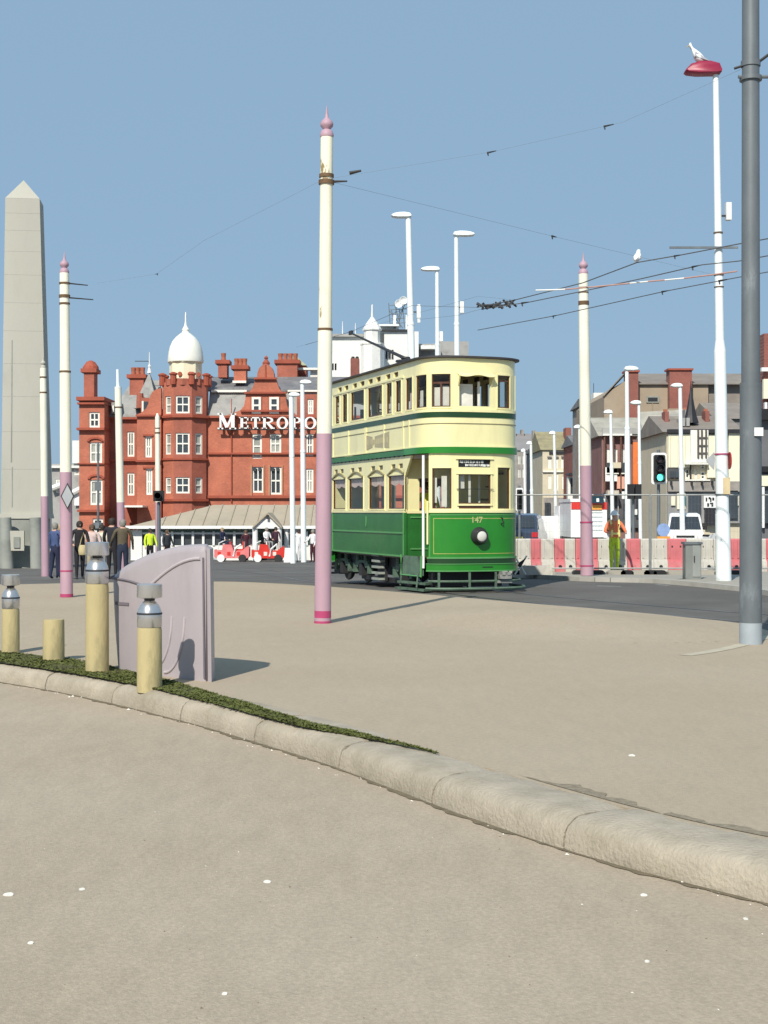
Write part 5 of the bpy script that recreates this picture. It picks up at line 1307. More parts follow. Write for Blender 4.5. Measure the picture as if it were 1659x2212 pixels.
hbox('entrance_canopy', WFRAME, 266, 318, 1092, 1096, D - 2.5, D + 1.5); hbox('fire_escape', DARK, 262, 266, 1096, 1150, D - .5, D)

# ------------------------------------------------------------------ kiosk with hipped roof
dk = 82.0
KX = lambda px: gx(px, dk)
KZ = lambda py: gz(py, dk)
kz0 = terr(KX(480), dk)
kiosk = thing('kiosk', 'low white pavilion with brown hipped roof and small gable porch', 'kiosk', (KX(480), dk, kz0))
KROOF = mat('kiosk_roof', (.40, .34, .255), .8, .1, 1.0, dirt=(.32, .275, .21), dscale=.5)
KGREEN = mat('kiosk_green', (.10, .155, .13), .6, .1, 2)
rz_ = lambda: None
ze = KZ(1138); zr = KZ(1090)
rb = [(KX(277), dk - .6, ze), (KX(800), dk - .6, ze), (KX(800), dk + 7, ze), (KX(300), dk + 7, ze), (KX(448), dk + 3.2, zr), (KX(700), dk + 3.2, zr)]
kr = MB().add(rb, [(0, 1, 5, 4), (1, 2, 5), (2, 3, 4, 5), (3, 0, 4), (3, 2, 1, 0)]).build('roof', KROOF, kiosk)
for px in range(352, 700, 29):
    t_ = max(0, min(1, (px - 448) / 1.0)); xt = KX(px) if px > 448 else KX(px)
    f = 1.0 if px >= 448 else (px - 277) / (448 - 277.0)
    if px > 690: continue
    MB().tube((KX(px), dk - .6, ze + .03), (KX(px) if px >= 448 else KX(277) + (KX(448) - KX(277)) * f, dk - .6 + 3.8 * f, ze + (zr - ze) * f + .03), .03, n=6).build('roof_seam', KROOF, kr)
cbox('fascia', WHITE, kiosk, KX(276), KX(800), dk - .72, dk - .6, KZ(1142), KZ(1135.5)); cbox('side_fascia', WHITE, kiosk, KX(276), KX(276) + .1, dk - .6, dk + 7, KZ(1142), KZ(1136))
cbox('frieze', KGREEN, kiosk, KX(300), KX(795), dk - .22, dk - .1, KZ(1150), KZ(1142.5))
cbox('end_wall', WHITEW, kiosk, KX(284), KX(308), dk - .25, dk + 6.5, kz0 - .2, KZ(1145))
cbox('back_wall', KGREEN, kiosk, KX(308), KX(795), dk + .0, dk + 6.4, kz0 - .2, KZ(1143))
cbox('stall_riser', WHITEW, kiosk, KX(308), KX(795), dk - .16, dk + .0, kz0 - .2, KZ(1178))
ps = [308 + 22.3 * i for i in range(17)] 
for a, b in zip(ps, ps[1:]):
    if 545 < a < 615: continue
    f = MB().box(KX(b) - .11, KX(b) + .02, dk - .24, dk - .1, KZ(1178), KZ(1148)).box(KX(a) + .02, KX(b) - .11, dk - .2, dk - .12, KZ(1154), KZ(1150)).build('window', WHITE, kiosk)
    cbox('pane', DGLASS, f, KX(a) + .02, KX(b) - .11, dk - .09, dk - .06, KZ(1177.5), KZ(1154.5))
g = [(KX(551), KZ(1141)), (KX(613), KZ(1141)), (KX(583), KZ(1111))]
pg = MB().prism(g, dk - 1.6, dk - .5).build('porch_gable', WHITE, kiosk)
for a, b in ((g[0], g[2]), (g[1], g[2])): MB().hexa([(a[0], dk - 1.75, a[1]), (b[0], dk - 1.75, b[1]), (b[0], dk + 1.2, b[1]), (a[0], dk + 1.2, a[1]), (a[0], dk - 1.75, a[1] + .1), (b[0], dk - 1.75, b[1] + .1), (b[0], dk + 1.2, b[1] + .1), (a[0], dk + 1.2, a[1] + .1)]).build('porch_roof', KROOF, kiosk)
cbox('porch_ornament', DARK, pg, KX(581), KX(586), dk - 1.8, dk - 1.76, KZ(1121), KZ(1112))
for px in (556, 607): MB().tube((KX(px), dk - 1.4, kz0 - .1), (KX(px), dk - 1.4, KZ(1141)), .17, .15, 12).build('porch_column', WHITE, kiosk, smooth=True)
for px in (620, 645): MB().tube((KX(px), dk - .4, kz0 - .1), (KX(px), dk - .4, KZ(1142)), .13, .13, 10).build('column', WHITE, kiosk, smooth=True)
cbox('doorway', DARK, kiosk, KX(563), KX(601), dk - .2, dk - .05, kz0, KZ(1145))

# ------------------------------------------------------------------ buildings behind
def block(name, label, cat, px0, px1, pyt, d, depth, wall, roof=None, pyr=None, wins=(), wm=DGLASS, ridge='x', fr=WFRAME, group=None, bars=(1, 1), zb=None):
    x0, x1 = gx(px0, d), gx(px1, d); z0 = (terr(gx((px0 + px1) / 2, d), d) - .4) if zb is None else zb; zt = gz(pyt, d)
    t = thing(name, label, cat, ((x0 + x1) / 2, d, z0), group); mb = MB(); ops = [(gx(a, d) - x0, gx(b, d) - x0, gz(e, d), gz(c, d)) for a, b, c, e in wins]
    P = wall_panel(mb, (x0, d), (x1, d), z0, zt, ops, .18)
    mb.add([(x0, d, z0), (x0, d + depth, z0), (x0, d + depth, zt), (x0, d, zt), (x1, d, z0), (x1, d + depth, z0), (x1, d + depth, zt), (x1, d, zt)], [(0, 1, 2, 3), (4, 7, 6, 5), (1, 5, 6, 2), (2, 6, 7, 3)])
    mb.build('wall', wall, t, recalc=False)
    for o in ops: window_at(t, P, *o, fr, wm, .12, max(.07, .004 * d * .25), bars)
    if roof:
        zr_ = gz(pyr, d); e = .3; mb = MB()
        if ridge == 'x': v = [(x0 - e, d - e, zt), (x1 + e, d - e, zt), (x1 + e, d + depth + e, zt), (x0 - e, d + depth + e, zt), (x0 - e, d + depth / 2, zr_), (x1 + e, d + depth / 2, zr_)]
        else: v = [(x1 + e, d - e, zt), (x1 + e, d + depth, zt), (x0 - e, d + depth, zt), (x0 - e, d - e, zt), ((x0 + x1) / 2, d - e, zr_), ((x0 + x1) / 2, d + depth, zr_)]
        mb.add(v, [(0, 1, 5, 4), (1, 2, 5), (2, 3, 4, 5), (3, 0, 4), (3, 2, 1, 0)]); mb.build('roof', roof, t)
    return t
GREYB = mat('grey_render', (.36, .355, .34), .8, .14, .5, dirt=(.27, .26, .25), dscale=.4)
CREAMB = mat('cream_render', (.62, .55, .41), .75, .08, .5, dirt=(.50, .46, .35), dscale=.6)
CREAMW = mat('pale_cream_panel', (.80, .76, .58), .6, .05, .8)
TANB = mat('tan_render', (.36, .29, .215), .85, .1, .4, dirt=(.29, .235, .18), dscale=.5)
STONEB = mat('grey_stone', (.31, .285, .26), .85, .2, .8, dirt=(.20, .19, .18), dscale=.7)
ROOFB = mat('brown_tile_roof', (.23, .20, .175), .8, .15, .8, dirt=(.30, .275, .22), dscale=.5)
LICH = mat('lichen_roof', (.31, .275, .16), .85, .2, 1.0, dirt=(.20, .185, .14), dscale=.8)
REDB = brick_mat('red_chimney_brick', (.29, .095, .075), (.25, .08, .06), (.29, .16, .13), 3.0)
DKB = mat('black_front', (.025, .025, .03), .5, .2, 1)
# pale buildings in the distance behind the obelisk
b = block('white_house', 'grey and white house in the distance right of the obelisk', 'building', 112, 180, 1002, 175, 12, GREYB, None, None, [(120, 130, 1035, 1065), (160, 172, 1010, 1026), (160, 173, 1058, 1080)])
d_ = 175
for a, c_, e, f in ((108, 182, 1006, 1011), (158, 178, 952, 1001)): cbox('parapet' if a < 120 else 'rooftop_cabin', WHITEW, b, gx(a, d_), gx(c_, d_), d_ - .5, d_ + 3, gz(f, d_), gz(e, d_))
for a, c_ in ((110, 140), (155, 182)): MB().tube(at(a, 1056 if a < 120 else 1066, d_ - .6), at(c_, 1045 if a < 120 else 1052, d_ - .6), .35, .35, 8).build('canopy', WHITEW, b)
cbox('shop_sign', WHITE, b, gx(162, d_), gx(176, d_), d_ - .4, d_ - .3, gz(1092, d_), gz(1066, d_))
# white block with turret seen over the tram
d_ = 190.0
b = block('white_block', 'white seafront block with turret and rooftop aerials above the tram', 'building', 690, 795, 728, d_, 20, WHITEW, None, None, [(716, 721, 785, 800), (723, 727, 785, 800), (700, 706, 785, 800)], fr=DKB, bars=(0, 0))
W_ = lambda name, m, a, c_, e, f, y0=0, y1=8: cbox(name, m, b, gx(a, d_), gx(c_, d_), d_ + y0, d_ + y1, gz(f, d_), gz(e, d_))
W_('parapet', GREYB, 688, 797, 722, 728, -.5, 20); W_('main_slab', WHITEW, 830, 905, 712, 1128, 2, 20); W_('upper_slab', WHITEW, 818, 862, 700, 712, 3, 18); W_('dark_coping', DARK, 815, 885, 708, 712, 1.6, 2); W_('coping', WHITE, 815, 862, 697, 701, 1.5, 18)
W_('rear_slab', GREYB, 905, 955, 735, 1128, 4, 20); W_('roof_slab', DARK, 905, 975, 764, 769, 3.5, 20); W_('vent_box', WHITEW, 910, 942, 742, 750, 2, 6); W_('plant_screen', GREYB, 955, 1020, 722, 770, 8, 20); W_('roof_edge', DARK, 995, 1035, 762, 767, 7, 20); W_('lower_slab', WHITEW, 900, 1040, 768, 1128, 6, 22)
tx = gx(804, d_); MB().lathe([(1.5, gz(1128, d_)), (1.5, gz(748, d_)), (1.6, gz(747, d_)), (1.6, gz(744, d_)), (1.05, gz(743, d_)), (1.05, gz(717, d_)), (1.25, gz(716, d_)), (1.25, gz(713.5, d_)), (.75, gz(700, d_)), (.3, gz(690, d_)), (.16, gz(687, d_)), (.1, gz(662, d_)), (.03, gz(660, d_))], (tx, d_ - 1, 0), 8).build('turret', WHITEW, b)
for px in (833, 840, 846): 
    W_('window_strip', DKB, px, px + 4, 752, 772, 1.9, 1.95)
for px, yt in ((739, 690), (767, 694)): MB().tube((gx(px, d_), d_ + 2, gz(722, d_)), (gx(px, d_), d_ + 2, gz(yt, d_)), .08, .04, 6).build('aerial', WHITE, b)
for px, a, e in ((853, 690, 703), (880, 688, 710), (906, 664, 690)): W_('mast_panel', WHITEW, px - 3, px + 3, a - 16 if px == 853 else a - 14, e, 3, 3.6)
mb = MB()
for i in range(9): mb.tube((gx(843 + 4 * i, d_), d_ + 4, gz(700, d_)), (gx(840 + 6 * (i * 5 % 7), d_), d_ + 4, gz(645 + 5 * (i * 3 % 6), d_)), .05, .05, 5)
for i in range(5): mb.tube((gx(842, d_), d_ + 4, gz(650 + 10 * i, d_)), (gx(880, d_), d_ + 4, gz(648 + 10 * i, d_)), .05, .05, 5)
tag(mb.build('aerial_array', GALV, b), kind='stuff')
for px, py in ((862, 648), (872, 641)): MB().lathe([(.02, 0), (.35, .1), (.55, .3), (.5, .3), (.3, .14), (.02, .05)], (gx(px, d_), d_ + 3.6, gz(py, d_)), 12, '-y').build('dish', WHITE, b)
chr_ = cbox('chimney', REDB, b, gx(757, 150), gx(776, 150), 150, 152, gz(1120, 150), gz(774, 150)); chr_.name = 'chimney'
for px in (762, 771): MB().tube((gx(px, 150), 151, gz(774, 150)), (gx(px, 150), 151, gz(768, 150)), .2, .16, 8).build('chimney_pot', DARK, chr_)

# --- right-hand street
b = block('grey_terrace', 'grey stone terrace with long slate roof at the far end of the street', 'building', 1040, 1190, 973, 300, 24, STONEB, mat('grey_slate', (.25, .235, .235), .8, .12, .3), 930, [(1119, 1124, 985, 1003), (1129, 1134, 985, 1003), (1119, 1124, 1014, 1032), (1129, 1134, 1014, 1032), (1143, 1148, 985, 1003), (1143, 1148, 1014, 1032)])
cbox('chimney', STONEB, b, gx(1157, 300), gx(1163, 300), 306, 308, gz(945, 300), gz(926, 300))
b = block('black_house', 'narrow black-fronted house between grey and cream ones', 'building', 1154, 1172, 976, 225, 12, DKB, SLATE, 966, [(1160, 1163, 990, 1030), (1160, 1163, 1040, 1070)], bars=(0, 1))
b = block('cream_house', 'cream rendered house with lichen-yellow roof', 'building', 1172, 1243, 972, 205, 16, CREAMB, LICH, 926, [(1184, 1191, 990, 1012), (1198, 1205, 985, 1012), (1212, 1220, 990, 1012), (1184, 1191, 1028, 1056), (1199, 1206, 1024, 1060), (1214, 1222, 1028, 1056)])
cbox('string_course', WFRAME, b, gx(1172, 205), gx(1243, 205), 204.7, 205, gz(1020, 205), gz(1017, 205)); cbox('shop_front', STONEB, b, gx(1174, 205), gx(1241, 205), 204.5, 205, gz(1140, 205), gz(1075, 205)); cbox('chimney', REDB, b, gx(1228, 205), gx(1240, 205), 208, 211, gz(960, 205), gz(921, 205))
cbox('eaves_sign', DKB, b, gx(1186, 205), gx(1222, 205), 204.8, 204.95, gz(981, 205), gz(976, 205))
b = block('brick_shop', 'narrow red brick shop beside the cream house', 'building', 1243, 1275, 960, 180, 12, REDB, SLATE, 935, [(1246, 1251, 985, 1010), (1257, 1262, 985, 1010)])
cbox('awning', DKB, b, gx(1222, 180), gx(1250, 180), 177, 180, gz(1028, 180), gz(1023, 180)); cbox('shop_front', WFRAME, b, gx(1224, 180), gx(1275, 180), 178.6, 179.95, gz(1085, 180), gz(1030, 180))
for px in (1229, 1238, 1248): cbox('shop_window', DGLASS, b, gx(px, 180), gx(px + 6, 180), 178.5, 178.58, gz(1066, 180), gz(1034, 180))
b = block('tall_stone_house', 'tall narrow stone and brick house with cream bay', 'building', 1275, 1320, 868, 150, 14, STONEB, SLATE, 850, [(1302, 1307, 900, 930), (1312, 1317, 900, 930), (1302, 1307, 950, 975), (1312, 1317, 950, 975)])
cbox('bay', CREAMB, b, gx(1278, 150), gx(1298, 150), 148.2, 150, gz(1060, 150), gz(872, 150)); cbox('bay_cap', WFRAME, b, gx(1276, 150), gx(1299, 150), 147.9, 150, gz(872, 150), gz(852, 150)); cbox('brick_strip', REDB, b, gx(1298.5, 150), gx(1306, 150), 149.6, 149.9, gz(1060, 150), gz(880, 150))
for py in (890, 925, 960, 995): cbox('bay_window', DGLASS, b, gx(1283, 150), gx(1292, 150), 148.0, 148.15, gz(py + 18, 150), gz(py, 150))
# large gabled hall with red chimney breasts
dg_ = 125.0; G = lambda px: gx(px, dg_); GZ = lambda py: gz(py, dg_)
zg = terr(G(1430), dg_) - .3
hall = thing('gabled_hall', 'large tan rendered hall with brown roof and two red chimney breasts', 'building', (G(1430), dg_, zg))
MB().prism([(G(1305), zg), (G(1530), zg), (G(1530), GZ(828)), (G(1385), GZ(828)), (G(1349), GZ(824)), (G(1322), GZ(842)), (G(1305), GZ(856))], dg_, dg_ + 18).build('wall', TANB, hall)
MB().hexa([(G(1374), dg_ - .3, GZ(831)), (G(1660), dg_ - .3, GZ(831)), (G(1660), dg_ + 5, GZ(797)), (G(1374), dg_ + 5, GZ(797)), (G(1374), dg_ - .3, GZ(829)), (G(1660), dg_ - .3, GZ(829)), (G(1660), dg_ + 5, GZ(795)), (G(1374), dg_ + 5, GZ(795))]).build('roof', ROOFB, hall)
MB().hexa([(G(1303), dg_ - .2, GZ(857)), (G(1350), dg_ - .2, GZ(806)), (G(1375), dg_ + 6, GZ(797)), (G(1318), dg_ + 6, GZ(857)), (G(1303), dg_ - .2, GZ(854)), (G(1350), dg_ - .2, GZ(803)), (G(1375), dg_ + 6, GZ(795)), (G(1318), dg_ + 6, GZ(854))]).build('verge_roof', ROOFB, hall)
cbox('lower_roof', ROOFB, hall, G(1531), G(1665), dg_ + .5, dg_ + 10, GZ(935), GZ(829)); 
for a, c_, e, f in ((1350, 1375, 806, 906), (1442, 1490, 802, 884)):
    ch = cbox('chimney_breast', REDB, hall, G(a), G(c_), dg_ - .9, dg_ + .6, GZ(f), GZ(e)); cbox('chimney_cap', TERRA, ch, G(a) - .15, G(c_) + .1, dg_ - 1.05, dg_ + .7, GZ(e), GZ(e - 4))
    if a > 1400: MB().prism([(G(a) - .05, GZ(f)), (G(a) - .35, GZ(f + 12)), (G(c_) + .35, GZ(f + 12)), (G(c_) + .05, GZ(f))], dg_ - .92, dg_).build('chimney_shoulder', TANB, ch)
w_ = cbox('window', STONED, hall, G(1396), G(1423), dg_ - .1, dg_ - .01, GZ(870), GZ(856)); cbox('pane', DKB, w_, G(1399), G(1420), dg_ - .14, dg_ - .1, GZ(867), GZ(859))
cbox('downpipe', TANB, hall, G(1408), G(1409.5), dg_ - .12, dg_ - .01, GZ(900), GZ(871))
# street front running below the hall
b = block('purple_shop', 'brown and purple shopfronts with pale stone parapet under the hall', 'building', 1300, 1440, 942, 112, 10, mat('plum_brick', (.24, .13, .12), .8, .2, .8), mat('stone_parapet', (.36, .34, .29), .85, .25, .8), 893, [(1310, 1318, 970, 1000), (1326, 1334, 970, 1000), (1342, 1350, 970, 1000), (1400, 1408, 965, 1000), (1418, 1428, 965, 1000)])
S_ = lambda name, m, a, c_, e, f, d_=112, y0=-.3, y1=-.05: cbox(name, m, b, gx(a, d_), gx(c_, d_), d_ + y0, d_ + y1, gz(f, d_), gz(e, d_))
S_('fascia', GREYB, 1300, 1440, 925, 938); S_('banner', mat('orange_banner', (.75, .19, .045), .6, .12, 2), 1365, 1392, 956, 1046, 112, -.5, -.35); S_('banner', mat('purple_banner', (.22, .08, .16), .6, .12, 2), 1397, 1410, 950, 1050, 112, -.5, -.35); S_('column_banner', mat('pink_banner', (.60, .36, .34), .6, .1, 2), 1428, 1433, 960, 1050, 112, -.5, -.35)
S_('shop_fascia', DKB, 1360, 1440, 1046, 1062, 112, -.8, -.35); S_('shop_front', mat('shop_dark', (.10, .10, .11), .4, .4, .6), 1302, 1440, 1064, 1140, 112, -.4, -.1); S_('shop_sign', WHITE, 1303, 1330, 1010, 1040, 112, -.7, -.4); S_('shop_sign', mat('salmon_sign', (.68, .36, .27), .6, .1, 2), 1330, 1352, 1030, 1056, 112, -.7, -.4); S_('awning', CREAMB, 1318, 1336, 1000, 1012, 112, -1.2, -.3)
for px in (1310, 1345, 1372, 1398, 1418): S_('shop_window', DGLASS, px, px + 14, 1078, 1120, 112, -.5, -.42)
for px in (1365, 1385): S_('shop_poster', WHITE, px, px + 9, 1100, 1112, 112, -.56, -.5)
MB().hexa([(gx(1385, 112), 111.2, gz(945, 112)), (gx(1490, 112), 111.2, gz(905, 112)), (gx(1490, 112), 114, gz(885, 112)), (gx(1390, 112), 114, gz(890, 112)), (gx(1385, 112), 111.2, gz(942, 112)), (gx(1490, 112), 111.2, gz(901, 112)), (gx(1490, 112), 114, gz(881, 112)), (gx(1390, 112), 114, gz(886, 112))]).build('side_roof', MATS['stone_parapet'], b)
b = block('half_timbered_pub', 'cream pub with half-timbered bay and blank sign boards', 'building', 1440, 1600, 934, 98, 10, CREAMB, ROOFB, 888, [(1480, 1490, 1012, 1034), (1513, 1524, 1000, 1014), (1513, 1524, 1018, 1036), (1500, 1506, 1012, 1034)], bars=(0, 1))
d_ = 98
S2 = lambda name, m, a, c_, e, f, y0=-.3, y1=-.05: cbox(name, m, b, gx(a, d_), gx(c_, d_), d_ + y0, d_ + y1, gz(f, d_), gz(e, d_))
S2('sign_board', CREAMW, 1442, 1488, 938, 1010); S2('sign_board', CREAMW, 1526, 1548, 940, 1032); S2('sign_board', CREAMW, 1572, 1597, 928, 1040); S2('eaves_shade_strip', DKB, 1440, 1600, 928, 936, -.5, -.1)  # black strip below the roof stands in for the shadow of the eaves
TIMD = mat('aged_timber', (.10, .088, .08), .7, .2, 2)
S2('timber_bay', WFRAME, 1488, 1526, 930, 1000, -.6, -.05)
for px in (1502, 1510, 1519): S2('timber', TIMD, px, px + 3.5, 930, 990, -.7, -.6)
for py in (945, 962, 978): S2('timber_rail', TIMD, 1505, 1524, py, py + 3, -.69, -.6)
S2('dark_shop', mat('shop_dark2', (.08, .08, .085), .4, .3, .7), 1440, 1476, 1012, 1034); S2('grey_front', STONEB, 1440, 1600, 1040, 1062, -.5, -.1); S2('lower_front', mat('grey_front_paint', (.30, .30, .30), .7, .2, .5), 1440, 1600, 1064, 1130, -.3, -.1)
S2('notice_board', WHITE, 1517, 1543, 1070, 1097, -.5, -.35); S2('door', DKB, 1519, 1541, 1100, 1135, -.5, -.32); S2('shop_window', DGLASS, 1484, 1512, 1070, 1120, -.4, -.32); S2('notice', CREAMW, 1460, 1478, 1066, 1100, -.4, -.32); S2('shop_window', DGLASS, 1560, 1590, 1060, 1120, -.5, -.32)
pt = MB()
for i, (a, c_, e, f) in enumerate(((1521, 1524, 1075, 1083), (1527, 1531, 1074, 1078), (1530, 1533, 1076, 1084), (1535, 1539, 1075, 1081), (1524, 1528, 1087, 1094), (1530, 1537, 1086, 1089), (1533, 1537, 1090, 1094))): pt.box(gx(a, d_), gx(c_, d_), d_ - .53, d_ - .5, gz(f, d_), gz(e, d_))
tag(pt.build('notice_print', DKB, b), kind='stuff')
MB().lathe([(.55, 0), (.4, .5), (.25, 1.2), (.08, 2.2), (.02, 2.9)], (gx(1506, d_), d_ + 2, gz(910, d_)), 8).build('spire', DKB, b)
for px in (1481, 1491): S2('dormer', GREYB, px, px + 7, 900, 918, 1.2, 3)
b = block('end_shop', 'dark shop with stacked white signs at the right edge', 'building', 1638, 1760, 905, 70, .8, mat('charcoal_front', (.14, .14, .15), .6, .2, .6), None, None)
d_ = 70
S3 = lambda name, m, a, c_, e, f, y0=-.3, y1=-.05: cbox(name, m, b, gx(a, d_), gx(c_, d_), d_ + y0, d_ + y1, gz(f, d_), gz(e, d_))
S3('black_fascia', BLACK, 1640, 1760, 885, 908, -.5, 0); S3('white_sign', CREAMW, 1646, 1680, 820, 862); S3('upper_wall', REDB, 1651, 1760, 720, 884, .05, .8); S3('ledge', WHITE, 1642, 1656, 795, 803); S3('sign_lamp', WHITE, 1649, 1654, 870, 884); S3('lower_fascia', BLACK, 1640, 1760, 1008, 1020, -.5, 0); S3('shop_window', DGLASS, 1648, 1755, 1060, 1130); S3('shop_sign', CREAMW, 1642, 1700, 1026, 1050); S3('frame', WHITE, 1643, 1648, 1052, 1140)
b = block('grey_mansard', 'grey slate mansard house seen between the white lamp and grey column', 'building', 1550, 1640, 905, 112, 10, mat('slate_face', (.21, .205, .20), .8, .2, .6), ROOFB, 860)

# --- small street clutter on the right-hand facades
rr = random.Random(21)
pub = bpy.data.objects['half_timbered_pub']; shop = bpy.data.objects['purple_shop']; th_ = bpy.data.objects['tall_stone_house']; ch_ = bpy.data.objects['cream_house']; bsh = bpy.data.objects['brick_shop']; gt = bpy.data.objects['grey_terrace']
def bit(o, name, m, d_, a, c_, e, f, y0=-.7, y1=-.45): return cbox(name, m, o, gx(a, d_), gx(c_, d_), d_ + y0, d_ + y1, gz(f, d_), gz(e, d_))
AWN = mat('striped_awning', (.55, .50, .42), .8, .2, 3); BRN = mat('brown_timber', (.15, .075, .05), .7, .2, 2); TEAL = mat('teal_sign', (.05, .16, .17), .5, .1, 3); GRN = mat('grey_panel', (.42, .42, .41), .7, .15, 1)
for px in (1302, 1321, 1337, 1353): bit(shop, 'pilaster', BRN, 112, px, px + 2.5, 945, 1062)
for i, px in enumerate((1306, 1322, 1338)): bit(shop, 'upper_window', DGLASS, 112, px + 1.5, px + 10, 1000, 1022); bit(shop, 'sill', WFRAME, 112, px + .5, px + 11, 1022, 1024.5, -.8, -.4)
for px in (1398, 1404, 1412, 1420): bit(shop, 'upper_window', DGLASS, 112, px, px + 4, 1005, 1040, -.52, -.36)
bit(shop, 'brick_pier', REDB, 112, 1432, 1442, 942, 1012, -.6, -.1); bit(shop, 'cornice', WFRAME, 112, 1300, 1362, 938, 942, -.7, -.2); bit(shop, 'satellite_box', WHITE, 112, 1376, 1381, 930, 940, -.6, -.3)
bit(shop, 'shop_blind', AWN, 112, 1306, 1330, 1060, 1068, -1.6, -.5); bit(shop, 'shop_blind', TEAL, 112, 1395, 1428, 1062, 1070, -1.2, -.5); bit(shop, 'hanging_sign', WHITE, 112, 1336, 1342, 1062, 1078, -1.6, -1.5)
for px in (1304, 1332, 1362, 1392, 1416): bit(shop, 'mullion', GRN, 112, px, px + 1.5, 1070, 1135, -.6, -.42)
for a, e in ((1446, 1018), (1456, 1018), (1466, 1018)): bit(pub, 'shop_pane', DGLASS, 98, a, a + 7, e, e + 14, -.42, -.32)
for px in (1446, 1462, 1478): bit(pub, 'board_joint', CREAMB, 98, px, px + 1, 940, 1008, -.33, -.3)
for i in range(5): bit(pub, 'wall_lamp', DKB, 98, 1444 + 22 * i, 1447 + 22 * i, 1040, 1047, -.9, -.5)
bit(pub, 'ledge', WFRAME, 98, 1476, 1530, 1036, 1039, -.6, -.1); bit(pub, 'ledge', WFRAME, 98, 1476, 1526, 1001, 1004, -.7, -.05); bit(pub, 'downpipe', DKB, 98, 1489, 1491, 1004, 1062, -.3, -.1); bit(pub, 'downpipe', DKB, 98, 1549, 1551, 940, 1062, -.3, -.1)
for px in (1447, 1470, 1560, 1583): bit(pub, 'poster', CREAMW if px % 2 else TEAL, 98, px, px + 9, 1072, 1092, -.45, -.32)
for px in (1455, 1500, 1545, 1580): 
    c = bit(pub, 'chimney', REDB if px % 2 else STONEB, 98, px, px + 9, 876 + (px % 7), 905, 3, 4.2)
    for k_ in range(2): MB().tube((gx(px + 2.5 + 4 * k_, 98), 101.6, gz(876 + (px % 7), 98)), (gx(px + 2.5 + 4 * k_, 98), 101.6, gz(870 + (px % 7), 98)), .09, .08, 8).build('chimney_pot', POT, c)
for px in (1176, 1207, 1226): bit(ch_, 'shop_window', DGLASS, 205, px, px + 12, 1086, 1118, -.8, -.55)
for px in (1180, 1195, 1210, 1226): bit(ch_, 'window_head', STONEB, 205, px + 2, px + 11, 985, 988, -.3, -.05)
bit(ch_, 'bay_window', CREAMB, 205, 1224, 1240, 985, 1062, -1.4, -.05); bit(ch_, 'bay_glass', DGLASS, 205, 1227, 1237, 992, 1010, -1.5, -1.4); bit(ch_, 'bay_glass', DGLASS, 205, 1227, 1237, 1030, 1052, -1.5, -1.4)
for px in (1100, 1118, 1136): 
    c = bit(gt, 'chimney', STONEB, 300, px, px + 6, 922, 940, 10, 13)
for py in (905, 940, 975, 1010): bit(th_, 'side_window', DGLASS, 150, 1300, 1304, py, py + 16, -.6, -.42)
bit(th_, 'awning', AWN, 150, 1278, 1318, 1058, 1066, -1.5, 0); bit(th_, 'shop_front', DGLASS, 150, 1280, 1316, 1068, 1110, -.5, -.1)
bit(th_, 'aerial', DKB, 150, 1285, 1286, 826, 852, 1, 1.1)
for px in (1246, 1256, 1266): bit(bsh, 'window_sill', WFRAME, 180, px - 1, px + 7, 1011, 1013, -.3, -.02)
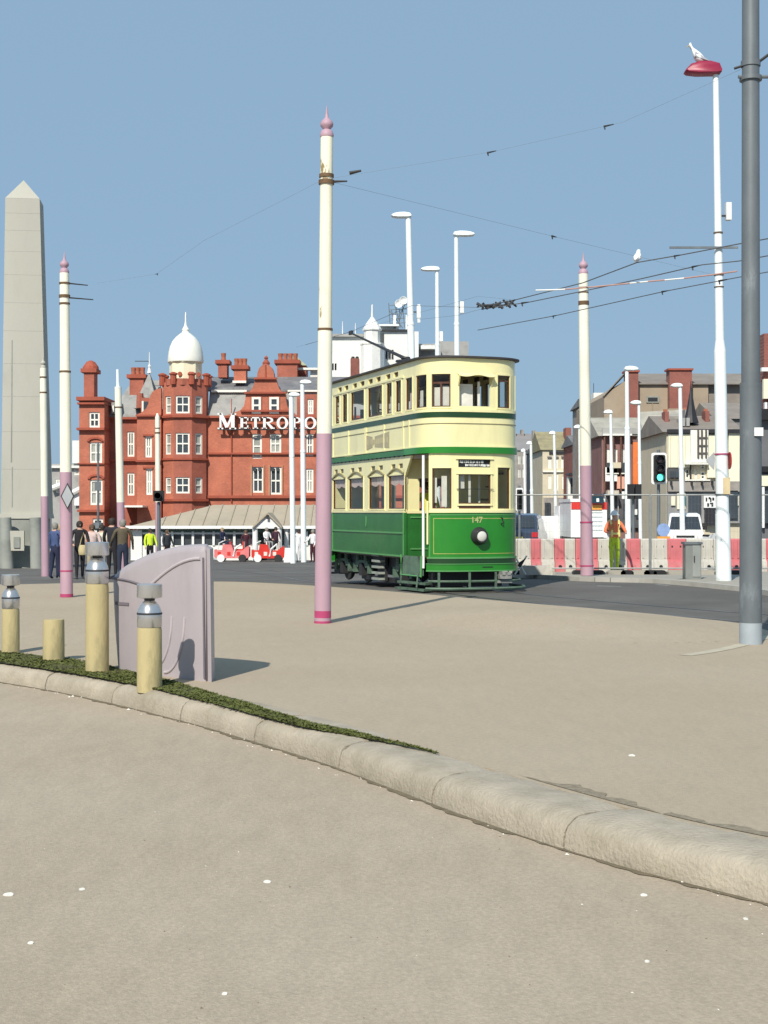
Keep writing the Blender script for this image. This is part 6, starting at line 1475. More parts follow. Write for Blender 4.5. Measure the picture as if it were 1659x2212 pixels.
# ------------------------------------------------------------------ people
SKIN = mat('skin', (.50, .30, .22), .6, .08, 8)
def cloth(n, c): return mat('cloth_' + n, c, .85, .15, 9)
HAIRS = {'dark': mat('hair_dark', (.03, .022, .018), .7, .3, 20), 'grey': mat('hair_grey', (.24, .225, .20), .7, .2, 20), 'brown': mat('hair_brown', (.10, .06, .035), .7, .3, 20), 'fair': mat('hair_fair', (.38, .28, .16), .7, .2, 20)}
SHOE = mat('shoe', (.03, .028, .026), .5, .2, 8)
def person(label, loc, h, face, top, legs, hair='dark', arms=((-12, 20), (12, 20)), stride=.0, sit=False, group=None, lean=0, bare=False, cap=None):
    """one skinned body; face = heading in degrees (0 looks at the camera), arms = (sideways, forward) per arm"""
    k = h / 1.75; J = []; E = []; M_ = []
    def j(p, r, m): J.append((Vector(p) * k, r * k, m)); return len(J) - 1
    def e(a, b): E.append((a, b))
    zt = .95 if not sit else .95
    pel = j((0, 0, .95), .125, 1); wst = j((0, -.01 - lean * .1, 1.10), .118, 0); che = j((0, -.01 - lean * .25, 1.30), .145, 0); sh = j((0, -lean * .38, 1.44), .10, 0); nk = j((0, -.005 - lean * .42, 1.52), .055, 2); hd = j((0, -.02 - lean * .48, 1.62), .088, 2); tp_ = j((0, -.01 - lean * .5, 1.70), .075, 2)
    for a, b in zip((pel, wst, che, sh, nk, hd), (wst, che, sh, nk, hd, tp_)): e(a, b)
    ends = []
    for sx, (sd, fw_), st in ((-1, arms[0], stride), (1, arms[1], -stride)):
        s1 = j((sx * .19, -lean * .35, 1.42), .062, 0); e(sh, s1)
        a0 = R(fw_ * .45); sd_ = R(abs(sd))
        el = Vector((sx * (.20 + .27 * math.sin(sd_)), -lean * .35 - .27 * math.sin(a0), 1.42 - .27 * math.cos(a0) * math.cos(sd_)))
        a1 = R(fw_ * 1.6); wr = el + Vector((sx * .24 * math.sin(sd_) * (.4 if fw_ < 40 else -.5), -.24 * math.sin(a1), -.24 * math.cos(a1)))
        ha = wr + (wr - el).normalized() * .09
        i1 = j(el, .047, 2 if bare else 0); i2 = j(wr, .034, 2 if bare else 0); i3 = j(ha, .036, 2); i4 = j(ha + (wr - el).normalized() * .06, .02, 2)
        e(s1, i1); e(i1, i2); e(i2, i3); e(i3, i4)
        hp_ = j((sx * .085, 0, .88), .095, 1); e(pel, hp_)
        if sit:
            kn = j((sx * .11, -.42, .90), .068, 1); an = j((sx * .11, -.44, .50), .042, 1); to = j((sx * .11, -.56, .45), .035, 3)
        else:
            kn = j((sx * .095, -st * .5 - .02, .50), .068, 1); an = j((sx * .10, -st, .09), .042, 1); to = j((sx * .11, -st - .13, .045), .036, 3)
        e(hp_, kn); e(kn, an); e(an, to)
    me = bpy.data.meshes.new('person'); me.from_pydata([p for p, r_, m in J], E, []); o = bpy.data.objects.new('person', me); col.objects.link(o)
    md = o.modifiers.new('skin', 'SKIN'); md.use_smooth_shade = True
    if not me.skin_vertices: me.skin_vertices.new() if hasattr(me.skin_vertices, 'new') else None
    if not me.skin_vertices:
        bm = bmesh.new(); bm.from_mesh(me); bm.verts.layers.skin.verify(); bm.to_mesh(me); bm.free()
    sv = me.skin_vertices[0].data
    for i, (p, r_, m) in enumerate(J): sv[i].radius = (r_ * (1.25 if i in (1, 2) else 1), r_ * (.8 if i in (1, 2) else 1)); sv[i].use_root = (i == 0)
    ss = o.modifiers.new('sub', 'SUBSURF'); ss.levels = 1; ss.render_levels = 1
    dg = bpy.context.evaluated_depsgraph_get(); nm = bpy.data.meshes.new_from_object(o.evaluated_get(dg)); o.modifiers.clear(); old = o.data; o.data = nm; nm.name = 'person'; bpy.data.meshes.remove(old)
    nm.materials.clear()
    for m in (top, legs, SKIN, SHOE): nm.materials.append(m)
    for pl in nm.polygons:
        c = pl.center; bi, bd = 0, 1e9
        for a, b in E:
            pa, pb = J[a][0], J[b][0]; d = pb - pa; t = max(0, min(1, (c - pa).dot(d) / max(1e-9, d.length_squared))); ds = (c - pa - d * t).length
            if ds < bd: bd = ds; bi = (J[b][2] if t > .45 or J[a][2] == J[b][2] else J[a][2])
        pl.material_index = bi; pl.use_smooth = True
    o.location = (loc[0], loc[1], loc[2] - (.47 * k if sit else 0)); o.rotation_euler = (0, 0, R(face)); tag(o, label, 'person', group)
    hz_ = J[hd][0]
    if cap:
        MB().lathe([(.118 * k, -.005), (.112 * k, .0), (.108 * k, .04 * k), (.085 * k, .10 * k), (.04 * k, .13 * k), (.01, .135 * k)], hz_ + Vector((0, 0, .03 * k)), 16).build('helmet', cap, o, smooth=True)
        MB().lathe([(.145 * k, 0), (.145 * k, .012 * k), (.10 * k, .02 * k)], hz_ + Vector((0, -.02 * k, .028 * k)), 16).build('helmet_brim', cap, o, smooth=True)
    else:
        hb = MB().lathe([(.088 * k, -.07 * k), (.097 * k, -.02 * k), (.098 * k, .03 * k), (.085 * k, .075 * k), (.05 * k, .105 * k), (.01 * k, .115 * k)], hz_ + Vector((0, .022 * k, .005 * k)), 14); hb.build('hair', HAIRS[hair], o, smooth=True)
    MB().tube(hz_ + Vector((0, -.085 * k, .0)), hz_ + Vector((0, -.115 * k, -.022 * k)), .012 * k, .017 * k, 6).build('nose', SKIN, o, smooth=True)
    return o
def stand(px, d, dz=0): x = gx(px, d); return (x, d, terr(x, d) + dz)
grp = 'people standing by the obelisk'
person('person in a blue jacket between the obelisk and the pink pole', stand(119, 43), 1.70, 150, cloth('blue', (.06, .09, .20)), cloth('navy', (.02, .025, .06)), 'grey', ((-10, 30), (10, 15)), .1, group=grp)
person('person in pale blue half hidden behind the pink pole', stand(131, 43.8), 1.66, 200, cloth('paleblue', (.45, .55, .72)), cloth('navy', (.02, .025, .06)), 'fair', group=grp)
p = person('person in a black jacket holding a tan bag', stand(172, 42.5), 1.74, 20, cloth('black', (.018, .016, .02)), cloth('black', (.018, .016, .02)), 'dark', ((-14, 40), (10, 40)), .12, group=grp)
x_, y_, z_ = stand(180, 42.1); tg_ = thing('bag', 'tan shoulder bag carried by the person in black', 'bag', (x_, y_ - .05, z_ + .72)); 
MB().lathe([(.05, -.14), (.12, -.12), (.14, 0), (.12, .12), (.08, .16)], (x_, y_ - .05, z_ + .86), 12).build('bag_body', mat('tan_canvas', (.48, .40, .22), .8, .15, 8), tg_, smooth=True)
MB().path([(x_ - .1, y_ - .05, z_ + .98), (x_ - .05, y_ - .02, z_ + 1.2), (x_ + .0, y_, z_ + 1.38), (x_ + .08, y_ - .03, z_ + 1.15), (x_ + .1, y_ - .05, z_ + .98)], .012, 5).build('bag_strap', MATS['tan_canvas'], tg_)
person('person in a pale pink top behind the tallest bollard', stand(199, 44), 1.66, 10, cloth('pink', (.62, .48, .45)), cloth('tan', (.40, .34, .24)), 'brown', group=grp)
person('second person in a cream top behind the tallest bollard', stand(220, 44.5), 1.66, -20, cloth('cream', (.62, .58, .46)), cloth('grey', (.25, .25, .26)), 'dark', group=grp)
person('person in a dark coat seen from behind, next to the olive jacket', stand(242, 42), 1.82, 170, cloth('darkcoat', (.02, .02, .028)), cloth('black', (.018, .016, .02)), 'dark', group=grp)
person('grey-haired person in an olive jacket and dark jeans', stand(265, 41.2), 1.76, 195, cloth('olive', (.105, .085, .055)), cloth('jeans', (.022, .03, .055)), 'grey', ((-16, 25), (18, 30)), .06, group=grp)
grp = 'people near the kiosk'
person('person in a yellow hi-vis jacket at the left end of the kiosk', stand(324, 62), 1.72, 30, cloth('hivis', (.62, .80, .04)), cloth('black', (.018, .016, .02)), 'dark', group=grp)
person('person in dark clothes right of the hi-vis jacket by the kiosk', stand(361, 66), 1.68, 40, cloth('charcoal', (.03, .033, .04)), cloth('black', (.018, .016, .02)), 'brown', group=grp)
person('person all in white by the street lamp pair', stand(645, 76.5), 1.74, 15, cloth('white', (.74, .75, .76)), cloth('white', (.74, .75, .76)), 'dark', ((-20, 15), (20, 15)), .12, group=grp)
person('person in a white shirt and dark trousers beside the tram pole', stand(676, 74), 1.72, -40, cloth('white', (.74, .75, .76)), cloth('maroon', (.06, .015, .025)), 'grey', ((-12, 45), (10, 20)), group=grp)
person('person in maroon standing between the two red carts', stand(531, 79), 1.72, 10, cloth('maroon', (.06, .015, .025)), cloth('plum', (.05, .02, .035)), 'brown', group=grp)
# ride-on carts in front of the kiosk
CARTR = mat('cart_red', (.62, .035, .025), .4, .1, 3, coat=.3)
CARTP = mat('cart_pink', (.70, .20, .20), .5, .15, 3)
def cart(label, px, d, L_, m, m2):
    x, y, z = stand(px, d); t = thing('ride_cart', label, 'cart', (x, y, z), 'red ride carts in front of the kiosk', world=False)
    h = L_ / 2
    MB().prism([(-h, .28), (-h + .1, .20), (h - .1, .20), (h, .30), (h, .78), (h - .1, .84), (h - .35, .62), (h * .1, .60), (0, .92), (-h * .5, .94), (-h * .55, .62), (-h + .2, .62), (-h, .66)], -.42, .42).build('body', m, t)
    for a in (-h * .62, h * .62):
        for yy in (-.46, .40): MB().lathe([(.04, 0), (.20, 0), (.21, .03), (.20, .06), (.04, .06)], (a, yy + .06, .2), 16, '-y').build('wheel', WHITE if yy < 0 and a < 0 else DARK, t, smooth=True)
    for a in (-h * .3, h * .45):
        s_ = MB().box(a - .2, a + .2, -.38, .38, .60, .68).build('seat', m2, t); MB().box(a + .16, a + .22, -.38, .38, .68, 1.08).build('backrest', m2, s_)
    MB().path([(-h + .2, -.36, .62), (-h + .25, -.36, 1.0), (-h + .5, -.36, 1.12)], .03, 6).build('handrail', WHITE, t)
    MB().path([(h * .1, -.44, .3), (h * .2, -.46, .7), (h * .55, -.46, .95)], .05, 6).build('side_rail', WHITE, t)
    for i in range(3): MB().box(-h * .8 + i * h * .55, -h * .8 + i * h * .55 + .18, -.425, -.42, .34, .54).build('side_panel', m2, t)
    return x, y, z
cx1 = cart('pink-red ride cart with white rails, left of the brighter red one', 502, 77.5, 1.85, CARTP, CARTR)
cx2 = cart('bright red ride cart with a white front wheel', 580, 77.5, 1.75, CARTR, mat('cart_white', (.72, .66, .60), .6, .1, 4))
person('person in dark blue sitting in the pink-red cart', (cx1[0] - .55, cx1[1], cx1[2] + .66), 1.62, 60, cloth('navy', (.02, .025, .06)), cloth('navy', (.02, .025, .06)), 'fair', ((-8, 40), (8, 40)), sit=True, group=grp)
person('person in white sitting at the front of the bright red cart', (cx2[0] - .1, cx2[1], cx2[2] + .66), 1.62, 40, cloth('white', (.74, .75, .76)), cloth('grey', (.25, .25, .26)), 'grey', ((-8, 50), (8, 40)), sit=True, group=grp)
person('person in purple sitting at the back of the bright red cart', (cx2[0] + .38, cx2[1] + .1, cx2[2] + .66), 1.66, 10, cloth('plum', (.05, .02, .035)), cloth('black', (.018, .016, .02)), 'dark', ((-8, 40), (8, 40)), sit=True, group=grp)
# white A-board by the person in white
x, y, z = stand(626, 76); t = thing('a_board', 'small white A-board beside the person in white', 'sign', (x, y, z), world=False)
for s_ in (-1, 1): MB().hexa([(-.3, s_ * .25 - .015, 0), (.3, s_ * .25 - .015, 0), (.3, s_ * .25 + .015, 0), (-.3, s_ * .25 + .015, 0), (-.24, s_ * .03 - .01, .75), (.24, s_ * .03 - .01, .75), (.24, s_ * .03 + .01, .75), (-.24, s_ * .03 + .01, .75)]).build('board', WHITEW, t)

# hi-vis worker with white helmet
HV = cloth('hivis', (.62, .80, .04)); HVT = mat('hivis_trousers', (.50, .68, .03), .85, .2, 9, dirt=(.12, .16, .03), dscale=9)
dw = 41.0; x = gx(1327, dw); zp = terr(x, dw) + .1
wk = person('worker in white helmet, orange vest and yellow hi-vis trousers before the barriers', (x, dw, zp), 1.72, 5, mat('cloth_orange', (.75, .20, .09), .85, .15, 9), HVT, 'dark', ((-22, 50), (22, 50)), .05, cap=WHITE)
for s_ in (-1, 1):
    MB().path([(s_ * .13, .12, 1.20), (s_ * .14, .10, 1.40), (s_ * .12, -.02, 1.475), (s_ * .11, -.12, 1.36), (s_ * .10, -.155, 1.20), (s_ * .11, -.14, 1.02)], .03, 8).build('vest_strap', mat('reflective_yellow', (.80, .74, .28), .4, .1, 8), wk, smooth=True)
MB().lathe([(.165, 0), (.168, .03), (.165, .06)], (0, -.01, 1.07), 18).build('vest_band', MATS['reflective_yellow'], wk, smooth=True)

# conductor inside the platform door
cq = tw(Vector((-.42, LP + .35)), .72)
person('person in a yellow jacket seen through the tram platform window', (cq.x, cq.y, cq.z), 1.62, 10, cloth('yellow', (.78, .72, .05)), cloth('navy', (.02, .025, .06)), 'brown')

# ------------------------------------------------------------------ red and white barriers, mesh fence, cabinet
BRED = mat('barrier_red', (.54, .15, .165), .5, .14, 2.5, dirt=(.46, .20, .19), dscale=2)
BWHT = mat('barrier_grey_white', (.50, .48, .43), .6, .12, 2.5, dirt=(.38, .36, .31), dscale=2)
db = 42.0
bars_ = [(1108, 1117, 'w'), (1117, 1146, 'w'), (1146, 1168, 'r'), (1168, 1197, 'w'), (1197, 1219, 'r'), (1219, 1242, 'w'), (1242, 1290, 'r'), (1290, 1322, 'w'), (1322, 1353, 'w'), (1353, 1382, 'r'), (1382, 1409, 'w'), (1409, 1440, 'w'), (1440, 1481, 'r'), (1481, 1515, 'w'), (1515, 1540, 'w'), (1540, 1575, 'w'), (1575, 1598, 'r'), (1598, 1652, 'w'), (1652, 1675, 'r')]
places = {'r': ['red barrier block nearest the tram', 'second red barrier block from the tram', 'red barrier block behind the pink pole', 'red barrier block just right of the worker', 'widest red barrier block left of the grey cabinet', 'red barrier block between the white and grey columns', 'red barrier block at the right edge of the view'],
          'w': ['sliver of pale barrier block touching the tram', 'pale barrier block nearest the tram', 'pale barrier block between the first two red ones', 'pale barrier block left of the pink pole', 'pale barrier block right of the pink pole', 'pale barrier block behind the worker', 'pale barrier block below the traffic light', 'pale barrier block left of the widest red one', 'pale barrier block behind the grey cabinet', 'pale barrier block right of the grey cabinet', 'pale barrier block behind the white lighting column', 'pale barrier block behind the grey steel column']}
cnt = {'r': 0, 'w': 0}
for i, (a, b, c) in enumerate(bars_):
    x0, x1 = gx(a, db), gx(b, db) - .012; xm = (x0 + x1) / 2; z = terr(xm, db) + .1; wd = x1 - x0; dy = random.uniform(-.05, .05)
    m = BRED if c == 'r' else BWHT
    t = thing('traffic_barrier', places[c][cnt[c]], 'barrier', (xm, db + dy, z), 'red and white water-filled barriers', world=False); cnt[c] += 1
    pr = [(-.28, 0), (-.28, .10), (-.24, .30), (-.13, .36), (-.11, .93), (-.08, .96), (.08, .96), (.11, .93), (.13, .36), (.24, .30), (.28, .10), (.28, 0)]
    MB().prism(pr, -wd / 2, wd / 2, lambda p_, q_, t_: (t_, p_, q_)).build('shell', m, t)
    MB().box(-wd / 2 + .04, -wd / 2 + .09, -.15, -.11, .40, .90).build('end_rib', m, t); MB().box(wd / 2 - .09, wd / 2 - .04, -.15, -.11, .40, .90).build('end_rib', m, t)
    MB().lathe([(.01, 0), (.05, 0), (.05, .03), (.01, .03)], (0, -.262, .16), 10, '-y').build('drain_plug', BLACK if i % 3 else m, t)
    for u in (-.12, .12):
        if wd > .3: MB().box(u - .025, u + .025, -.118, -.10, .66, .76).build('lift_slot', mat('slot_shadow', (.16, .05, .055) if c == 'r' else (.20, .19, .17), .8, .1, 4) if False else DARK, t)
# steel mesh fence in front of them
df = 38.6
FEN = mat('fence_steel', (.36, .37, .36), .45, .15, 6, metal=.5)
def fence_panel(px0, px1, label, dd=df):
    x0, x1 = gx(px0, dd), gx(px1, dd); z = terr((x0 + x1) / 2, dd) + .1; t = thing('mesh_fence', label, 'fence', ((x0 + x1) / 2, dd, z), 'temporary mesh fence panels'); top = gz(1069, dd)
    for x in (x0, x1): MB().tube((x, dd, z + .05), (x, dd, top), .021, n=8).build('upright', FEN, t, smooth=True)
    for zz in (top, z + .16): MB().tube((x0, dd, zz), (x1, dd, zz), .019, n=8).build('rail', FEN, t, smooth=True)
    mb = MB(); n = int((x1 - x0) / .09)
    for i in range(1, n): mb.tube((x0 + (x1 - x0) * i / n, dd, z + .16), (x0 + (x1 - x0) * i / n, dd, top), .0012, n=3, caps=False)
    for i in range(1, 8): mb.tube((x0, dd, z + .16 + (top - z - .16) * i / 8), (x1, dd, z + .16 + (top - z - .16) * i / 8), .0012, n=3, caps=False)
    tag(mb.build('wire_mesh', FEN, t), kind='stuff'); return t
FP = [fence_panel(1098, 1262, 'mesh fence panel between the tram and the pink pole'), fence_panel(1265, 1403, 'mesh fence panel in front of the worker', df + .02), fence_panel(1406, 1560, 'mesh fence panel in front of the grey cabinet and traffic light', df - .03), fence_panel(1563, 1700, 'mesh fence panel at the right edge behind the grey column')]
FOOT = [(1122, 'k', 0), (1180, 'w', 0), (1252, 'k', 0), (1292, 'k', 1), (1332, 'w', 1), (1354, 'k', 1), (1384, 'w', 1), (1404, 'k', 2), (1425, 'k', 2), (1462, 'w', 2), (1530, 'w', 2), (1556, 'k', 2), (1590, 'k', 3)]
for px, c, pi_ in FOOT:
    x = gx(px, df - .3); z = terr(x, df - .3) + .1; L_ = .34 if c == 'k' else .46; hh = .11; yy = df - .25
    MB().prism([(x - L_ / 2, z), (x + L_ / 2, z), (x + L_ / 2, z + hh * .6), (x + L_ / 2 - .05, z + hh), (x - L_ / 2 + .05, z + hh), (x - L_ / 2, z + hh * .6)], yy - .12, yy + .22).build('foot', BLACK if c == 'k' else CONC, FP[pi_])
# grey street cabinet
dcb = flat_d(1253); x0, x1 = gx(1481, dcb), gx(1515, dcb); zc = terr((x0 + x1) / 2, dcb) + .1
t = thing('street_cabinet', 'grey steel street cabinet before the barriers', 'cabinet', ((x0 + x1) / 2, dcb, zc)); CAB = mat('cabinet_grey', (.20, .215, .205), .5, .1, 3)
cbox('body', CAB, t, x0, x1, dcb, dcb + .35, zc, gz(1176, dcb)); cbox('lid', GALV, t, x0 - .03, x1 + .03, dcb - .03, dcb + .38, gz(1176, dcb), gz(1171, dcb)); cbox('door', mat('cabinet_door', (.26, .275, .265), .5, .1, 3), t, x0 + .16, x1 - .02, dcb - .015, dcb, zc + .06, gz(1178, dcb)); cbox('door_handle', DARK, t, x0 + .19, x0 + .21, dcb - .04, dcb - .015, zc + .4, zc + .55)
# sign frame and bits lying by the tram
x = gx(1124, 37.5); z = terr(x, 37.5) + .1; t = thing('folded_sign_frame', 'crossed white legs of a fallen sign frame beside the tram', 'sign frame', (x, 37.5, z), world=False)
MB().tube((-.14, 0, .02), (.17, .05, .5), .022, n=6).build('leg', WHITEW, t); MB().tube((.14, 0, .02), (-.1, .05, .42), .022, n=6).build('leg', WHITEW, t); MB().hexa([(-.1, -.03, .22), (.02, -.03, .22), (.02, .0, .22), (-.1, 0, .22), (-.02, -.03, .34), (.16, -.03, .46), (.16, 0, .46), (-.02, 0, .34)]).build('plate', DARK, t)
x = gx(1158, 38); z = terr(x, 38) + .1; o = MB().prism([(-.42, 0), (.42, 0), (.4, .18), (.3, .24), (-.35, .24), (-.42, .16)], -.15, .15).build('concrete_block', BWHT); o.location = (x, 38, z); tag(o, 'grey concrete block on the pavement right of the tram', 'block')

# ------------------------------------------------------------------ traffic lights
LITG = mat('signal_green_lit', (.05, .6, .45), .4, .05, 5, emit=(.10, .95, .72), estr=2.2)
LENS = mat('signal_lens_dark', (.04, .03, .035), .3, .1, 5)
def signal(px, pyt, pyb, wpx, d, label, lit=True, back=False):
    k = d / FPX; x = gx(px, d); z0 = terr(x, d); t = thing('traffic_light', label, 'traffic light', (x, d, z0)); zt, zb = gz(pyt, d), gz(pyb, d); hw = wpx / 2 * k
    MB().tube((x + .02, d + .18, z0), (x + .02, d + .18, zt + .1), .055, .05, 12).build('post', GALV, t, smooth=True)
    r_ = hw * .3; pl = []
    for cx_, cz, a0 in ((x + hw - r_, zt - r_, 0), (x - hw + r_, zt - r_, 90), (x - hw + r_, zb + r_, 180), (x + hw - r_, zb + r_, 270)):
        for i in range(5): a = R(a0 + 22.5 * i); pl.append((cx_ + r_ * math.cos(a), cz + r_ * math.sin(a)))
    MB().prism(pl, d, d + .03).build('backing_board', WHITE, t)
    c = Vector((x, 0, (zt + zb) / 2)); cb = MB().prism([(c.x + (a - c.x) * .74, c.z + (b - c.z) * .86) for a, b in pl], d - .12, d + .1).build('signal_case', BLACK, t)
    if not back:
        for i in range(3):
            zc = zt - (zt - zb) * (.21 + .29 * i); h = MB().lathe([(hw * .50, .0), (hw * .52, .16), (hw * .47, .16), (hw * .45, .0)], (x, d - .12, zc), 16, '-y').build('visor', BLACK, t, smooth=True)
            MB().lathe([(.002, .02), (hw * .40, .015), (hw * .42, .0)], (x, d - .12, zc), 16, '-y').build('lens', LITG if (i == 2 and lit) else LENS, t, smooth=True)
    return t
signal(1423.5, 978, 1046, 33, 45.5, 'traffic light showing green with white-edged board')
signal(1122, 1054, 1104, 15, 62, 'dark traffic light seen just right of the tram', lit=False)
# signal post in front of the hotel, and a sign post
x = gx(343, 45); z = terr(x, 45); t = thing('signal_post', 'grey post with a black signal box in front of the domed turret', 'signal', (x, 45, z))
MB().tube((x, 45, z), (x, 45, gz(1084, 45)), .055, .05, 10).build('post', GALV, t, smooth=True); MB().box(x - .15, x + .16, 44.85, 45.1, gz(1083, 45), gz(1060, 45)).build('signal_case', BLACK, t); MB().lathe([(.1, 0), (.11, .12), (.1, .12), (.09, 0)], (x, 44.85, gz(1071, 45)), 12, '-y').build('visor', BLACK, t)
x = gx(212, 47); z = terr(x, 47); t = thing('sign_post', 'thin grey post with small sign rising behind the tallest bollard', 'post', (x, 47, z))
MB().tube((x, 47, z), (x, 47, gz(955, 47)), .045, .03, 8).build('post', GALV, t, smooth=True); MB().lathe([(.02, 0), (.16, -.02), (.18, -.2), (.08, -.24)], (x, 47, gz(1128, 47)), 10).build('shade', GALV, t); MB().box(x - .1, x + .1, 46.95, 46.98, gz(1060, 47), gz(1040, 47)).build('sign_plate', GALV, t)
# dark pair of signal heads seen from behind over the worker's shoulder
x = gx(1369, 60); z = terr(x, 60) + .1; t = thing('signal_pair', 'pair of black signal boxes on a post, left of the green traffic light', 'signal', (x, 60, z))
MB().tube((x, 60.1, z), (x, 60.1, gz(1046, 60)), .06, .06, 10).build('post', GALV, t, smooth=True)
for a in (1355, 1371): MB().box(gx(a, 60), gx(a + 13, 60), 59.8, 60.05, gz(1078, 60), gz(1046, 60)).build('signal_case', BLACK, t)
# ------------------------------------------------------------------ vehicles
RUB = mat('tyre_rubber', (.02, .02, .02), .8, .1, 8)
CGL = mat('car_glass', (.03, .037, .045), .06, .1, 1, spec=.8)
LAMPR = mat('tail_lamp', (.45, .02, .03), .3, .1, 5)
LAMPC = mat('head_lamp', (.65, .67, .68), .15, .1, 6, spec=.8)
def vehicle(name, label, cat, px, d, rz, L_, W_, H_, m, prof, belt, glass, rear=False):
    """prof: side outline (y from front 0..1, z 0..1); cabin above belt narrows; glass = list of side-window quads"""
    x, y, z = stand(px, d); z += .1 if px > 1100 and d < 76 else 0
    t = thing(name, label, cat, (x, y, z), world=False, rz=R(rz))
    def wx(zf): return W_ / 2 * (1 if zf < belt else 1 - .16 * (zf - belt) / (1 - belt))
    n = len(prof); vs = []
    for sx in (-1, -.88, .88, 1):
        for a, b in prof:
            q = wx(b) * sx; zz = b * H_ - (0.03 * H_ if abs(sx) == 1 and b > .3 else 0); vs.append((q, (a - .5) * L_, zz))
    fs = [(j_ * n + i, j_ * n + (i + 1) % n, (j_ + 1) * n + (i + 1) % n, (j_ + 1) * n + i) for j_ in range(3) for i in range(n)] + [tuple(range(n - 1, -1, -1)), tuple(3 * n + i for i in range(n))]
    MB().add(vs, fs).build('body', m, t, smooth=True, angle=30)
    for yy in (-.5 * L_ + .17 * L_, .5 * L_ - .19 * L_):
        for sx in (-1, 1):
            w_ = MB().lathe([(.05, -.1), (.31, -.1), (.33, -.06), (.33, .06), (.31, .1), (.05, .1)], (sx * (W_ / 2 - .1), yy, .33), 18, 'x').build('wheel', RUB, t, smooth=True); MB().lathe([(.02, 0), (.19, 0), (.2, .02), (.02, .03)], (sx * (W_ / 2 - .1) + sx * .09, yy, .33), 12, 'x').build('rim', GALV, w_)
    return t, wx
def quad(t, name, m, pts): MB().add(pts, [(0, 1, 2, 3)]).build(name, m, t)
vprof = [(0, .16), (0, .44), (.03, .50), (.10, .56), (.235, .93), (.30, .985), (.6, 1), (.97, .99), (1, .93), (1, .16), (.93, .12), (.07, .12)]
def van(label, px, d, rz, m=WHITE, L_=4.6, W_=1.9, H_=1.95, rear=False):
    t, wx = vehicle('van', label, 'van', px, d, rz, L_, W_, H_, m, vprof, .5, [])
    f = lambda u, a, b, o=0: (u * wx(b), (a - .5) * L_ - o, b * H_)
    if rear:
        e = L_ / 2 + .015
        quad(t, 'rear_window', CGL, [(-.75 * W_ / 2, e, .58 * H_), (-.05, e, .58 * H_), (-.05, e, .88 * H_), (-.7 * W_ / 2, e, .88 * H_)]); quad(t, 'rear_window', CGL, [(.05, e, .58 * H_), (.75 * W_ / 2, e, .58 * H_), (.7 * W_ / 2, e, .88 * H_), (.05, e, .88 * H_)])
    quad(t, 'windscreen', CGL, [f(-.90, .095, .575, .02), f(.90, .095, .575, .02), f(.86, .222, .905, .02), f(-.86, .222, .905, .02)])
    for sx in (-1, 1):
        quad(t, 'side_window', CGL, [(sx * wx(.6) + sx * .005, (.16 - .5) * L_, .59 * H_), (sx * wx(.6) + sx * .005, (.38 - .5) * L_, .59 * H_), (sx * wx(.9) + sx * .012, (.38 - .5) * L_, .88 * H_), (sx * wx(.9) + sx * .012, (.26 - .5) * L_, .88 * H_)])
        MB().hexa([(sx * .62 * W_ / 2, -L_ / 2 - .02, .34 * H_), (sx * .97 * W_ / 2, -L_ / 2 + .06, .34 * H_), (sx * .97 * W_ / 2, -L_ / 2 + .2, .34 * H_), (sx * .62 * W_ / 2, -L_ / 2 + .2, .34 * H_), (sx * .68 * W_ / 2, -L_ / 2 - .01, .44 * H_), (sx * .97 * W_ / 2, -L_ / 2 + .10, .48 * H_), (sx * .97 * W_ / 2, -L_ / 2 + .2, .48 * H_), (sx * .68 * W_ / 2, -L_ / 2 + .2, .44 * H_)]).build('headlight', LAMPC, t)
        MB().box(min(sx * (W_ / 2 - .02), sx * (W_ / 2 + .2)), max(sx * (W_ / 2 - .02), sx * (W_ / 2 + .2)), (.15 - .5) * L_ - .06, (.15 - .5) * L_ + .06, .56 * H_, .66 * H_).build('mirror', BLACK, t)
    MB().box(-.5 * W_ / 2, .5 * W_ / 2, -L_ / 2 - .015, -L_ / 2 + .05, .355 * H_, .41 * H_).build('grille', BLACK, t)
    MB().box(-.26, .26, -L_ / 2 - .03, -L_ / 2 + .02, .22 * H_, .28 * H_).build('number_plate', WHITEW, t)
    return t
cprof = [(0, .18), (0, .40), (.04, .50), (.22, .57), (.34, .93), (.40, .985), (.62, 1), (.82, .96), (.97, .60), (1, .52), (1, .18), (.93, .12), (.07, .12)]
